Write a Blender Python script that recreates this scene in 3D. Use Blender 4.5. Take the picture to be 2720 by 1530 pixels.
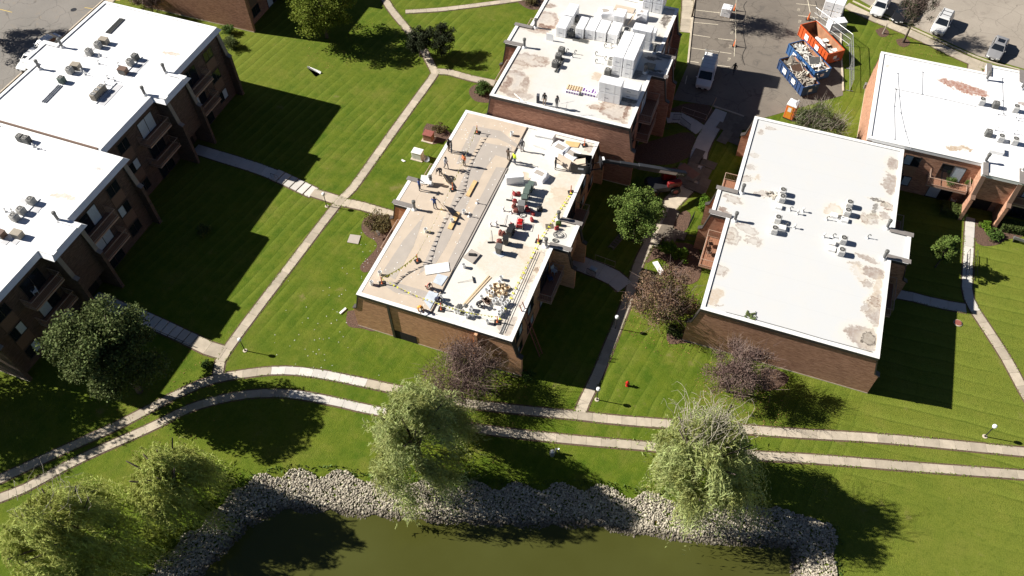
import bpy, math, random
import numpy as np
from mathutils import Vector, Matrix
R = math.radians
random.seed(11)
rng = np.random.default_rng(11)
for o in list(bpy.data.objects):
    bpy.data.objects.remove(o)
scene = bpy.context.scene
col = scene.collection

# ------------------------------------------------------------------ camera, sky, sun, exposure
cd = bpy.data.cameras.new('camera')
cd.sensor_width = 36.0
cd.lens = 36.0 * 2173.43 / 2720
cd.clip_start = 0.5
cd.clip_end = 6000
cam = bpy.data.objects.new('camera', cd)
col.objects.link(cam)
cr, cu, cf = (0.938235, 0.345817, -0.011187), (-0.270965, 0.754493, 0.597761), (-0.215157, 0.557809, -0.801596)
cam.matrix_world = Matrix(((cr[0], cu[0], -cf[0], 0), (cr[1], cu[1], -cf[1], 0), (cr[2], cu[2], -cf[2], 68.0), (0, 0, 0, 1)))
scene.camera = cam

SUN_AZ, SUN_EL = 263.0, 34.8        # where the sun stands, clockwise from +Y
world = bpy.data.worlds.new('World')
scene.world = world
world.use_nodes = True
wn = world.node_tree.nodes
wl = world.node_tree.links
sky = wn.new('ShaderNodeTexSky')
sky.sky_type = 'NISHITA'
sky.sun_disc = False
sky.sun_elevation = R(SUN_EL)
sky.sun_rotation = R(SUN_AZ)
sky.air_density = 0.35
sky.dust_density = 0.2
wn['Background'].inputs[1].default_value = 0.05
wl.new(sky.outputs[0], wn['Background'].inputs[0])
sd = bpy.data.lights.new('sun', 'SUN')
sd.energy = 5.0
sd.angle = R(0.5)
sd.color = (1.0, 0.955, 0.885)
sun = bpy.data.objects.new('sun', sd)
col.objects.link(sun)
sv = Vector((math.sin(R(SUN_AZ)) * math.cos(R(SUN_EL)), math.cos(R(SUN_AZ)) * math.cos(R(SUN_EL)), math.sin(R(SUN_EL))))
sun.rotation_euler = sv.to_track_quat('Z', 'Y').to_euler()
sun.location = (-60, 20, 90)
scene.view_settings.view_transform = 'Standard'
scene.view_settings.look = 'None'
scene.view_settings.exposure = 0.92
scene.view_settings.gamma = 1.0
scene.view_settings.use_curve_mapping = False

# ------------------------------------------------------------------ object helpers
def link(o, parent=None):
    col.objects.link(o)
    if parent is not None:
        o.parent = parent
    return o

def tag(o, label, cat, group=None):
    o['label'] = label
    o['category'] = cat
    if group:
        o['group'] = group
    return o

def struct(o):
    o['kind'] = 'structure'
    return o

def thing(name, label, cat, loc=(0, 0, 0), rz=0.0, group=None):
    o = bpy.data.objects.new(name, None)
    o.empty_display_size = 0.2
    col.objects.link(o)
    o.location = loc
    o.rotation_euler = (0, 0, rz)
    return tag(o, label, cat, group)

def copy_tree(o, parent=None):
    c = o.copy()
    col.objects.link(c)
    c.parent = parent
    for ch in o.children:
        copy_tree(ch, c)
    return c

_proto = {}
def inst(key, maker, loc, rz, label, cat, group=None, s=1.0):
    if key not in _proto:
        r = maker()
        _proto[key] = r
    else:
        r = copy_tree(_proto[key])
    r.location = loc
    r.rotation_euler = (0, 0, rz)
    r.scale = (s, s, s)
    if 'group' in r:
        del r['group']
    return tag(r, label, cat, group)

class MB:
    def __init__(s):
        s.v, s.f, s.m = [], [], []
    def add(s, vs, fs, mi=0):
        o = len(s.v)
        s.v.extend([(float(a[0]), float(a[1]), float(a[2])) for a in vs])
        s.f.extend([tuple(i + o for i in f) for f in fs])
        s.m.extend([mi] * len(fs))
        return s
    BF = [(0, 3, 2, 1), (4, 5, 6, 7), (0, 1, 5, 4), (1, 2, 6, 5), (2, 3, 7, 6), (3, 0, 4, 7)]
    def box(s, x0, x1, y0, y1, z0, z1, mi=0):
        x0, x1 = min(x0, x1), max(x0, x1)
        y0, y1 = min(y0, y1), max(y0, y1)
        return s.add([(x0, y0, z0), (x1, y0, z0), (x1, y1, z0), (x0, y1, z0), (x0, y0, z1), (x1, y0, z1), (x1, y1, z1), (x0, y1, z1)], MB.BF, mi)
    def obox(s, c, size, rz=0.0, mi=0, rx=0.0, ry=0.0):
        m = Matrix.Rotation(rz, 3, 'Z') @ Matrix.Rotation(ry, 3, 'Y') @ Matrix.Rotation(rx, 3, 'X')
        h = [d / 2 for d in size]
        vs = []
        for z in (-1, 1):
            for x, y in ((-1, -1), (1, -1), (1, 1), (-1, 1)):
                vs.append(m @ Vector((x * h[0], y * h[1], z * h[2])) + Vector(c))
        return s.add(vs, MB.BF, mi)
    def cbox(s, x0, x1, y0, y1, z0, z1, b=0.05, mi=0):      # box with chamfered vertical and top edges
        def ring(i, z):
            return [(x0 + i + b, y0 + i, z), (x1 - i - b, y0 + i, z), (x1 - i, y0 + i + b, z), (x1 - i, y1 - i - b, z), (x1 - i - b, y1 - i, z), (x0 + i + b, y1 - i, z), (x0 + i, y1 - i - b, z), (x0 + i, y0 + i + b, z)]
        return s.loft([ring(0, z0), ring(0, z1 - b), ring(b * .8, z1)], mi)
    def loft(s, rings, mi=0, caps=True):
        n = len(rings[0])
        vs = [p for r_ in rings for p in r_]
        fs = []
        for k in range(len(rings) - 1):
            for i in range(n):
                j = (i + 1) % n
                fs.append((k * n + i, k * n + j, (k + 1) * n + j, (k + 1) * n + i))
        if caps:
            fs.append(tuple(range(n - 1, -1, -1)))
            fs.append(tuple((len(rings) - 1) * n + i for i in range(n)))
        return s.add(vs, fs, mi)
    def prism(s, poly, z0, z1, mi=0):
        return s.loft([[(p[0], p[1], z0) for p in poly], [(p[0], p[1], z1) for p in poly]], mi)
    def prof(s, xz, y0, y1, mi=0):
        return s.loft([[(x, y0, z) for x, z in xz], [(x, y1, z) for x, z in xz]], mi)
    def sheet(s, pts, mi=0):
        return s.add(pts, [tuple(range(len(pts)))], mi)
    def cyl(s, x, y, z0, z1, r, r2=None, n=12, mi=0):
        r2 = r if r2 is None else r2
        a = [2 * math.pi * i / n for i in range(n)]
        return s.loft([[(x + r * math.cos(t), y + r * math.sin(t), z0) for t in a], [(x + r2 * math.cos(t), y + r2 * math.sin(t), z1) for t in a]], mi)
    def lathe(s, pr, x=0, y=0, n=12, mi=0):
        a = [2 * math.pi * i / n for i in range(n)]
        return s.loft([[(x + r * math.cos(t), y + r * math.sin(t), z) for t in a] for r, z in pr], mi)
    def ring(s, x, y, z, r0, r1, n=16, mi=0):
        vs, fs = [], []
        for i in range(n):
            t = 2 * math.pi * i / n
            vs += [(x + r0 * math.cos(t), y + r0 * math.sin(t), z), (x + r1 * math.cos(t), y + r1 * math.sin(t), z)]
        for i in range(n):
            j = (i + 1) % n
            fs.append((2 * i, 2 * i + 1, 2 * j + 1, 2 * j))
        return s.add(vs, fs, mi)
    def tube(s, pts, r, r2=None, n=6, mi=0):
        pts = [Vector(p) for p in pts]
        k = len(pts)
        rings = []
        for i, p in enumerate(pts):
            d = (pts[min(i + 1, k - 1)] - pts[max(i - 1, 0)])
            d = d.normalized() if d.length > 1e-6 else Vector((0, 0, 1))
            up = Vector((0, 0, 1)) if abs(d.z) < .9 else Vector((1, 0, 0))
            a = d.cross(up).normalized()
            b = a.cross(d)
            rr = r if r2 is None else r + (r2 - r) * i / (k - 1)
            rings.append([p + a * (rr * math.cos(2 * math.pi * q / n)) + b * (rr * math.sin(2 * math.pi * q / n)) for q in range(n)])
        return s.loft(rings, mi)
    def mesh(s, name, mats):
        me = bpy.data.meshes.new(name)
        me.from_pydata(s.v, [], s.f)
        for m in (mats if isinstance(mats, (list, tuple)) else [mats]):
            me.materials.append(m)
        me.polygons.foreach_set('material_index', s.m)
        me.update()
        return me
    def build(s, name, mats, parent=None, loc=None, rz=None, smooth=False):
        me = s.mesh(name, mats)
        if smooth:
            me.polygons.foreach_set('use_smooth', [True] * len(me.polygons))
        o = bpy.data.objects.new(name, me)
        link(o, parent)
        if loc is not None:
            o.location = loc
        if rz is not None:
            o.rotation_euler = (0, 0, rz)
        return o

def quads_mesh(name, V, m):           # V: (N,4,3) array of separate quads
    n = len(V)
    me = bpy.data.meshes.new(name)
    me.vertices.add(4 * n)
    me.vertices.foreach_set('co', V.reshape(-1).astype(np.float32))
    me.loops.add(4 * n)
    me.loops.foreach_set('vertex_index', np.arange(4 * n, dtype=np.int32))
    me.polygons.add(n)
    me.polygons.foreach_set('loop_start', np.arange(0, 4 * n, 4, dtype=np.int32))
    me.materials.append(m)
    me.update(calc_edges=True)
    me.validate()
    return me

# ------------------------------------------------------------------ materials
def nt(name):
    m = bpy.data.materials.new(name)
    m.use_nodes = True
    t = m.node_tree
    return m, t, t.nodes['Principled BSDF']

def node(t, kind, **kw):
    n = t.nodes.new('ShaderNode' + kind)
    for k, v in kw.items():
        if k.startswith('i_'):
            n.inputs[int(k[2:]) if k[2:].isdigit() else k[2:]].default_value = v
        else:
            setattr(n, k, v)
    return n

def mixc(t, fac, a, b, blend='MIX'):
    n = node(t, 'Mix', data_type='RGBA', blend_type=blend)
    for i, v in ((0, fac), (6, a), (7, b)):
        if isinstance(v, (int, float)):
            n.inputs[i].default_value = v
        elif isinstance(v, tuple):
            n.inputs[i].default_value = (*v[:3], 1)
        else:
            t.links.new(v, n.inputs[i])
    return n.outputs[2]

def mapr(t, v, a, b, c, d, smooth=False):
    n = node(t, 'MapRange')
    if smooth:
        n.interpolation_type = 'SMOOTHSTEP'
    t.links.new(v, n.inputs[0])
    for i, x in zip((1, 2, 3, 4), (a, b, c, d)):
        n.inputs[i].default_value = x
    return n.outputs[0]

def math2(t, op, a, b=None):
    n = node(t, 'Math', operation=op)
    for i, v in ((0, a), (1, b)):
        if v is None:
            continue
        if isinstance(v, (int, float)):
            n.inputs[i].default_value = v
        else:
            t.links.new(v, n.inputs[i])
    return n.outputs[0]

def coords(t, scale=(1, 1, 1), rot=(0, 0, 0)):
    tc = node(t, 'TexCoord')
    mp = node(t, 'Mapping')
    mp.inputs['Scale'].default_value = scale
    mp.inputs['Rotation'].default_value = rot
    t.links.new(tc.outputs['Object'], mp.inputs['Vector'])
    return mp.outputs[0]

def noise(t, vec, scale, detail=4, rough=.55, dist=0.0):
    n = node(t, 'TexNoise')
    n.inputs['Scale'].default_value = scale
    n.inputs['Detail'].default_value = detail
    n.inputs['Roughness'].default_value = rough
    n.inputs['Distortion'].default_value = dist
    t.links.new(vec, n.inputs['Vector'])
    return n.outputs['Fac']

def bump(t, bs, h, strength=.3, dist=.05):
    b = node(t, 'Bump')
    b.inputs['Strength'].default_value = strength
    b.inputs['Distance'].default_value = dist
    t.links.new(h, b.inputs['Height'])
    t.links.new(b.outputs[0], bs.inputs['Normal'])

M = {}
def mat(name, c, rough=.7, var=.12, scale=3.0, metal=0.0, c2=None, island=0.0, per=0.0, bmp=0.0, spec=.4, trans=0.0, stretch=(1, 1, 1)):
    if name in M:
        return M[name]
    m, t, bs = nt(name)
    bs.inputs['Roughness'].default_value = rough
    bs.inputs['Metallic'].default_value = metal
    bs.inputs['Specular IOR Level'].default_value = spec
    v = coords(t, stretch)
    f = noise(t, v, scale)
    f = mapr(t, f, .3, .7, 0, 1)
    a = tuple(x * (1 - var) for x in c)
    b = tuple(min(1, x * (1 + var)) for x in (c2 or c))
    out = mixc(t, f, a, b)
    for amt, src in ((island, 'i'), (per, 'o')):
        if amt:
            rnd = node(t, 'NewGeometry').outputs['Random Per Island'] if src == 'i' else node(t, 'ObjectInfo').outputs['Random']
            hs = node(t, 'HueSaturation')
            t.links.new(out, hs.inputs['Color'])
            t.links.new(mapr(t, rnd, 0, 1, 1 - amt, 1 + amt), hs.inputs['Value'])
            if src == 'i':
                t.links.new(mapr(t, rnd, 0, 1, .485, .515), hs.inputs['Hue'])
            out = hs.outputs[0]
    t.links.new(out, bs.inputs['Base Color'])
    if bmp:
        bump(t, bs, f, bmp)
    if trans:
        tr = node(t, 'BsdfTranslucent')
        t.links.new(out, tr.inputs['Color'])
        ms = node(t, 'MixShader')
        ms.inputs[0].default_value = trans
        t.links.new(bs.outputs[0], ms.inputs[1])
        t.links.new(tr.outputs[0], ms.inputs[2])
        t.links.new(ms.outputs[0], t.nodes['Material Output'].inputs[0])
    M[name] = m
    return m

def grass_mat():
    m, t, bs = nt('lawn_grass')
    v = coords(t)
    big = noise(t, v, .07, 4)
    mid = noise(t, v, .7, 5)
    fine = noise(t, v, 9.0, 5, .7)
    sep = node(t, 'SeparateXYZ')
    t.links.new(v, sep.inputs[0])
    wob = math2(t, 'MULTIPLY', math2(t, 'SUBTRACT', noise(t, v, .12, 2), .5), .9)
    # mown lanes: along the houses north of the paths, across them on the wide east lawn
    def lanes(coord, freq):                     # each pass leaves a dark wheel line and a pale bent strip beside it
        fr = math2(t, 'FRACT', math2(t, 'MULTIPLY', math2(t, 'ADD', coord, wob), freq))
        return fr
    dx = math2(t, 'ADD', sep.outputs[0], math2(t, 'MULTIPLY', sep.outputs[1], -.17))
    dg = math2(t, 'ADD', sep.outputs[1], math2(t, 'MULTIPLY', sep.outputs[0], -0.06))
    sel = mapr(t, sep.outputs[0], 15, 19, 0, 1)
    fade = math2(t, 'MULTIPLY', mapr(t, noise(t, v, .10, 4), .36, .62, .05, 1), mapr(t, sep.outputs[1], 33, 38, .25, 1))
    def tones(fr):
        return (math2(t, 'MULTIPLY', mapr(t, fr, .16, .60, .55, 0), mapr(t, fr, .08, .16, 0, 1)),
                mapr(t, math2(t, 'ABSOLUTE', math2(t, 'SUBTRACT', fr, .07)), .0, .09, .42, 0))
    def mixf(a_, b_):
        n_ = node(t, 'Mix', data_type='FLOAT')
        t.links.new(sel, n_.inputs[0]); t.links.new(a_, n_.inputs[2]); t.links.new(b_, n_.inputs[3])
        return n_.outputs[0]
    (la, da), (lb, db) = tones(lanes(dx, .76)), tones(lanes(dg, .62))
    lite, dark = mixf(la, lb), mixf(da, db)
    c = mixc(t, mapr(t, mid, .32, .68, 0, 1), (.066, .116, .008), (.122, .158, .014))
    c = mixc(t, mapr(t, big, .46, .72, 0, .55), c, (.160, .172, .022))
    patch = noise(t, v, .28, 6, .72)
    c = mixc(t, mapr(t, patch, .50, .70, 0, .55), c, (.185, .178, .036))
    c = mixc(t, mapr(t, patch, .46, .30, 0, .45), c, (.045, .092, .006))
    east = mapr(t, sep.outputs[0], 2, 28, 0, .55)
    c = mixc(t, east, c, (.190, .205, .034))
    c = mixc(t, mapr(t, sep.outputs[0], -50, -70, 0, .5), c, (.170, .180, .026))
    c = mixc(t, math2(t, 'MULTIPLY', lite, fade), c, (.205, .250, .036))
    c = mixc(t, math2(t, 'MULTIPLY', dark, fade), c, (.022, .050, .003))
    clump = noise(t, v, 2.6, 5, .7)
    c = mixc(t, mapr(t, clump, .52, .76, 0, .55), c, (.030, .066, .004))
    c = mixc(t, mapr(t, clump, .46, .28, 0, .40), c, (.175, .200, .040))
    c = mixc(t, mapr(t, fine, .42, .75, 0, .55), c, (.022, .046, .003))
    thin = mapr(t, noise(t, v, .35, 6, .65), .63, .74, 0, .65)
    c = mixc(t, thin, c, (.205, .165, .075))
    t.links.new(c, bs.inputs['Base Color'])
    bs.inputs['Roughness'].default_value = .95
    bs.inputs['Specular IOR Level'].default_value = .1
    bump(t, bs, fine, .6, .12)
    return m

def brick_mat(name, dark, mid, light):
    m, t, bs = nt(name)
    v = coords(t)
    sep = node(t, 'SeparateXYZ')
    t.links.new(v, sep.inputs[0])
    cmb = node(t, 'CombineXYZ')
    t.links.new(math2(t, 'ADD', sep.outputs[0], sep.outputs[1]), cmb.inputs[0])
    t.links.new(sep.outputs[2], cmb.inputs[1])
    bt = node(t, 'TexBrick')
    bt.inputs['Scale'].default_value = 1.0
    bt.inputs['Brick Width'].default_value = .34
    bt.inputs['Row Height'].default_value = .10
    bt.inputs['Mortar Size'].default_value = .012
    bt.inputs['Color1'].default_value = (*mid, 1)
    bt.inputs['Color2'].default_value = (*dark, 1)
    bt.inputs['Mortar'].default_value = (*[x * .8 for x in mid], 1)
    bt.inputs['Bias'].default_value = -.1
    t.links.new(cmb.outputs[0], bt.inputs['Vector'])
    mp = node(t, 'Mapping')
    mp.inputs['Scale'].default_value = (1.0, 1.0, 9.0)
    t.links.new(v, mp.inputs[0])
    stk = noise(t, mp.outputs[0], 1.6, 5, .7)
    c = mixc(t, mapr(t, stk, .52, .72, 0, .85), bt.outputs[0], light)
    c = mixc(t, mapr(t, stk, .46, .30, 0, .8), c, tuple(x * .75 for x in dark))
    big = noise(t, v, .35, 3)
    c = mixc(t, mapr(t, big, .4, .7, 0, .35), c, tuple(x * .7 for x in mid))
    t.links.new(c, bs.inputs['Base Color'])
    bs.inputs['Roughness'].default_value = .85
    bs.inputs['Specular IOR Level'].default_value = .2
    bump(t, bs, math2(t, 'ADD', stk, math2(t, 'MULTIPLY', bt.outputs['Fac'], -.6)), .22, .04)
    return m

def roof_mat(name, base, stains=(), dirt=.06, dcol=(.62, .56, .46)):
    """white roof membrane; stains: (x, y, rx, ry, rot_deg, colour, strength, ring)"""
    m, t, bs = nt(name)
    v = coords(t)
    n1 = noise(t, v, .55, 6, .62)
    n2 = noise(t, v, 3.2, 5, .65)
    c = mixc(t, mapr(t, n1, .40, .78, 0, dirt * 4), base, dcol)
    c = mixc(t, mapr(t, n2, .52, .8, 0, dirt * 2.5), c, tuple(x * .8 for x in dcol))
    sep = node(t, 'SeparateXYZ')
    t.links.new(v, sep.inputs[0])
    seam = math2(t, 'ABSOLUTE', math2(t, 'SUBTRACT', math2(t, 'FRACT', math2(t, 'MULTIPLY', sep.outputs[1], .33)), .5))
    c = mixc(t, mapr(t, seam, .0, .012, .22, 0), c, tuple(x * .72 for x in base))
    def warp(sc, amp, src):
        dv = node(t, 'VectorMath', operation='MULTIPLY_ADD')
        nz = node(t, 'TexNoise')
        nz.inputs['Scale'].default_value = sc
        nz.inputs['Detail'].default_value = 5
        nz.inputs['Roughness'].default_value = .62
        t.links.new(v, nz.inputs['Vector'])
        sb = node(t, 'VectorMath', operation='SUBTRACT')
        t.links.new(nz.outputs['Color'], sb.inputs[0])
        sb.inputs[1].default_value = (.5, .5, .5)
        t.links.new(sb.outputs[0], dv.inputs[0])
        dv.inputs[1].default_value = (amp, amp, 0)
        t.links.new(src, dv.inputs[2])
        return dv.outputs[0]
    wv = warp(3.2, .7, warp(.8, 1.8, v))
    for (x, y, rx, ry, rot, cc, k, ring) in stains:
        mp = node(t, 'Mapping', vector_type='TEXTURE')
        mp.inputs['Location'].default_value = (x, y, 0)
        mp.inputs['Rotation'].default_value = (0, 0, R(rot))
        mp.inputs['Scale'].default_value = (rx, ry, 1000)
        t.links.new(wv, mp.inputs[0])
        ln = node(t, 'VectorMath', operation='LENGTH')
        t.links.new(mp.outputs[0], ln.inputs[0])
        halo = mapr(t, ln.outputs['Value'], 1.7, .9, 0, .45 * k, True)
        c = mixc(t, halo, c, dcol)
        f = mapr(t, ln.outputs['Value'], 1.02, .86, 0, k, True)
        if ring:
            f = math2(t, 'MULTIPLY', f, mapr(t, ln.outputs['Value'], .86, .62, 1, .42, True))
        f = math2(t, 'MULTIPLY', f, mapr(t, n2, .3, .6, .45, 1))
        c = mixc(t, f, c, cc)
    t.links.new(c, bs.inputs['Base Color'])
    bs.inputs['Roughness'].default_value = .55
    bs.inputs['Specular IOR Level'].default_value = .3
    bump(t, bs, n1, .12, .06)
    return m

def concrete_mat(name, c, var=.12, per=.10):
    m, t, bs = nt(name)
    v = coords(t)
    f = noise(t, v, 1.1, 6, .65)
    g = noise(t, v, 14, 4, .6)
    a = mixc(t, mapr(t, f, .3, .7, 0, 1), tuple(x * (1 - var) for x in c), tuple(x * (1 + var) for x in c))
    a = mixc(t, mapr(t, g, .4, .8, 0, .25), a, tuple(x * .62 for x in c))
    hs = node(t, 'HueSaturation')
    t.links.new(a, hs.inputs['Color'])
    t.links.new(mapr(t, node(t, 'ObjectInfo').outputs['Random'], 0, 1, 1 - per, 1 + per), hs.inputs['Value'])
    t.links.new(hs.outputs[0], bs.inputs['Base Color'])
    bs.inputs['Roughness'].default_value = .9
    bs.inputs['Specular IOR Level'].default_value = .2
    bump(t, bs, g, .2, .02)
    return m

def asphalt_mat(name, c, c2, patch):
    m, t, bs = nt(name)
    v = coords(t)
    a = mixc(t, mapr(t, noise(t, v, .16, 6, .6), .35, .68, 0, 1), c, c2)
    a = mixc(t, mapr(t, noise(t, v, .45, 5, .7, 1.5), .56, .68, 0, .7), a, patch)
    a = mixc(t, mapr(t, noise(t, v, 7, 5, .7), .45, .8, 0, .35), a, tuple(x * .55 for x in c))
    vo = node(t, 'TexVoronoi', feature='DISTANCE_TO_EDGE')
    vo.inputs['Scale'].default_value = .22
    dv = node(t, 'VectorMath', operation='ADD')
    nz = node(t, 'TexNoise')
    nz.inputs['Scale'].default_value = .8
    t.links.new(v, nz.inputs['Vector'])
    t.links.new(v, dv.inputs[0]); t.links.new(nz.outputs['Color'], dv.inputs[1])
    t.links.new(dv.outputs[0], vo.inputs['Vector'])
    a = mixc(t, mapr(t, vo.outputs['Distance'], 0, .012, .55, 0), a, tuple(x * .4 for x in c))
    t.links.new(a, bs.inputs['Base Color'])
    bs.inputs['Roughness'].default_value = .9
    bs.inputs['Specular IOR Level'].default_value = .2
    return m

M['grass'] = grass_mat()
M['brick'] = brick_mat('tan_brown_brick', (.38, .19, .095), (.70, .385, .215), (.78, .50, .31))
M['brick_red'] = brick_mat('red_brown_brick', (.19, .090, .060), (.40, .205, .135), (.54, .32, .22))
M['brick_grey'] = brick_mat('grey_brown_brick', (.23, .112, .070), (.48, .262, .168), (.62, .385, .265))
M['brick_shaded'] = brick_mat('shaded_brown_brick', (.060, .042, .033), (.125, .085, .066), (.20, .150, .118))  # darker copy: the shade on the east faces is put into the colour
M['slab'] = concrete_mat('walk_concrete', (.43, .37, .285), .16, .14)
M['slab_new'] = concrete_mat('new_concrete', (.56, .53, .48), .08)
M['asphalt'] = asphalt_mat('lot_asphalt', (.165, .142, .118), (.215, .185, .150), (.095, .085, .076))
M['street'] = asphalt_mat('pale_lot_asphalt', (.30, .262, .215), (.36, .315, .26), (.24, .205, .17))
M['street_dark'] = asphalt_mat('grey_lot_asphalt', (.20, .185, .165), (.245, .225, .20), (.27, .22, .165))
mat('soil', (.105, .068, .042), .95, .35, 5, bmp=.4)
mat('mulch', (.115, .068, .046), .95, .5, 9, bmp=.8)
mat('kerb', (.50, .43, .33), .85, .15, 2)
mat('paint_white', (.62, .55, .42), .7, .25, 3)
mat('paint_yellow', (.55, .40, .10), .7, .2, 3)
mat('white_metal', (.80, .80, .79), .45, .05, 2)
mat('white_trim', (.78, .77, .74), .5, .06, 2)
mat('dark_trim', (.045, .038, .034), .5, .2, 2)
mat('grey_coping', (.21, .19, .175), .5, .12, 2)
mat('tan_siding', (.36, .215, .13), .7, .12, 3, stretch=(6, 6, 1))
mat('brown_siding', (.16, .10, .07), .8, .15, 3, stretch=(6, 6, 1))
mat('glass', (.012, .016, .022), .08, .1, 1, spec=.6)
mat('blind', (.42, .50, .56), .5, .12, 2, stretch=(1, 8, 1))
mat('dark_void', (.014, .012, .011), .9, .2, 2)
mat('deck_wood', (.30, .145, .085), .8, .3, 2.2, stretch=(1, 14, 1))
mat('rail_brown', (.40, .29, .22), .6, .12, 4)
mat('black_iron', (.02, .02, .022), .45, .2, 5)
mat('galv', (.42, .43, .44), .35, .15, 4, metal=.6)
mat('galv_dull', (.20, .20, .195), .55, .18, 4, metal=.1)
mat('flue_grey', (.13, .13, .128), .6, .2, 4)
mat('steel_bright', (.62, .62, .60), .3, .12, 5, metal=.7)
mat('ac_grey', (.38, .37, .34), .5, .12, 5)
mat('ac_dark', (.12, .12, .112), .5, .15, 5)
mat('ac_tan', (.30, .26, .20), .55, .12, 5)
mat('ac_brown', (.14, .085, .058), .55, .12, 5)
mat('ac_white', (.62, .61, .58), .5, .08, 5)
mat('ac_green', (.10, .135, .115), .5, .12, 5)
mat('black_plastic', (.018, .018, .019), .5, .2, 5)
mat('rubber', (.02, .02, .02), .85, .2, 5)
mat('tan_board', (.50, .415, .325), .75, .06, 1.0)
mat('grey_board', (.39, .345, .30), .75, .06, 1.0)
mat('plywood', (.15, .125, .095), .8, .2, 1.5, per=.25)
mat('plywood_bright', (.62, .42, .20), .7, .12, 2)
mat('lumber', (.60, .47, .31), .7, .12, 3, stretch=(1, 8, 1))
mat('foam_wrap', (.80, .80, .80), .35, .04, 2, bmp=.15)
mat('wrap_plastic', (.82, .82, .83), .25, .06, 4, bmp=.3)
mat('print_grey', (.30, .30, .32), .7, .2, 8)
mat('print_purple', (.16, .07, .25), .6, .25, 6)
mat('orange_plastic', (.62, .14, .035), .5, .12, 4)
mat('red_plastic', (.30, .03, .03), .5, .2, 4)
mat('red_dull', (.26, .085, .065), .6, .2, 4)
mat('red_dark', (.16, .010, .010), .4, .12, 3)
mat('red_paint', (.42, .014, .012), .35, .12, 3)
mat('flag_yellow', (.80, .78, .06), .6, .08, 4)
mat('rope_white', (.62, .56, .42), .8, .1, 4)
mat('blue_tarp', (.50, .545, .60), .5, .1, 2)
mat('blue_steel', (.035, .10, .24), .45, .2, 2.5)
mat('navy_steel', (.026, .055, .135), .45, .2, 2.5)
mat('rust_orange', (.50, .085, .02), .5, .18, 2.5)
mat('rust_inside', (.33, .165, .09), .8, .25, 1.5)
mat('debris', (.36, .32, .265), .8, .2, 3, island=.75)
mat('debris_white', (.60, .575, .52), .8, .15, 3, island=.42)
mat('rock', (.34, .295, .225), .9, .2, 5, island=.4, c2=(.37, .33, .26))
mat('bark', (.10, .078, .06), .95, .3, 6, bmp=.6)
mat('bark_pale', (.26, .22, .175), .95, .25, 6, bmp=.6)
mat('twig', (.17, .12, .10), .9, .2, 6, island=.25)
mat('twig_pale', (.36, .32, .24), .9, .2, 6, island=.2)
mat('leaf_deep', (.100, .125, .040), .75, .3, .5, island=.40, trans=.2, spec=.12)
mat('leaf_round', (.120, .170, .036), .75, .3, .5, island=.40, trans=.2, spec=.12)
mat('leaf_yellow', (.15, .185, .024), .75, .3, .5, island=.35, trans=.25, spec=.12)
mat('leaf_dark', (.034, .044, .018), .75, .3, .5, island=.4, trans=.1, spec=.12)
mat('leaf_willow', (.41, .42, .115), .75, .3, .4, island=.32, trans=.4, spec=.12, c2=(.36, .41, .18))
mat('leaf_willow_y', (.41, .43, .10), .75, .3, .4, island=.32, trans=.4, spec=.12, c2=(.36, .40, .12))
mat('leaf_purple', (.15, .098, .082), .75, .3, .6, island=.45, trans=.12, spec=.12)
mat('leaf_crab', (.125, .115, .05), .75, .5, .7, island=.45, trans=.12, spec=.12, c2=(.19, .11, .075))
mat('leaf_olive', (.092, .115, .040), .75, .3, .6, island=.45, trans=.12, spec=.12)
mat('leaf_bush', (.075, .125, .025), .75, .3, 1, island=.4, trans=.15, spec=.12)
mat('leaf_lime', (.115, .20, .020), .75, .3, 1, island=.35, trans=.2, spec=.12)
mat('leaf_rust', (.13, .105, .045), .75, .4, 1, island=.45, trans=.12, spec=.12)
mat('leaf_hedge', (.085, .115, .030), .75, .3, 1, island=.35, trans=.12, spec=.12)

_t = M['rock'].node_tree                        # stones at the waterline are wet and dark
_bs = _t.nodes['Principled BSDF']
_src = _bs.inputs['Base Color'].links[0].from_socket
_sp = node(_t, 'SeparateXYZ')
_t.links.new(node(_t, 'NewGeometry').outputs['Position'], _sp.inputs[0])
_t.links.new(mixc(_t, mapr(_t, _sp.outputs[2], -.66, -.50, .75, 0), _src, (.045, .034, .022)), _bs.inputs['Base Color'])

# ------------------------------------------------------------------ terrain and pond
POND = [p[:2] for p in [(-37.24,3.39,0.00), (-36.70,6.59,0.00), (-36.24,9.36,0.00), (-35.53,12.31,0.00), (-34.71,15.06,0.00), (-34.05,17.59,0.00), (-32.54,19.51,0.00), (-31.81,20.37,0.00), (-29.96,21.58,0.00), (-27.62,22.19,0.00), (-26.00,22.88,0.00), (-23.58,23.29,0.00), (-21.45,24.00,0.00),
        (-16.72,25.19,0.00), (-13.36,26.21,0.00), (-10.77,27.02,0.00), (-6.94,28.41,0.00), (-4.21,29.40,0.00), (-2.38,29.74,0.00), (-0.74,29.88,0.00), (1.47,30.49,0.00), (4.82,31.20,0.00), (8.08,32.19,0.00), (10.59,32.98,0.00), (12.77,33.45,0.00), (15.02,33.39,0.00), (15.96,32.93,0.00), (16.46,31.72,0.00), (16.91,28.74,0.00), (17.48,24.02,0.00), (0.54,13.77,0.00)]]
WATER_Z = -0.74
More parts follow.
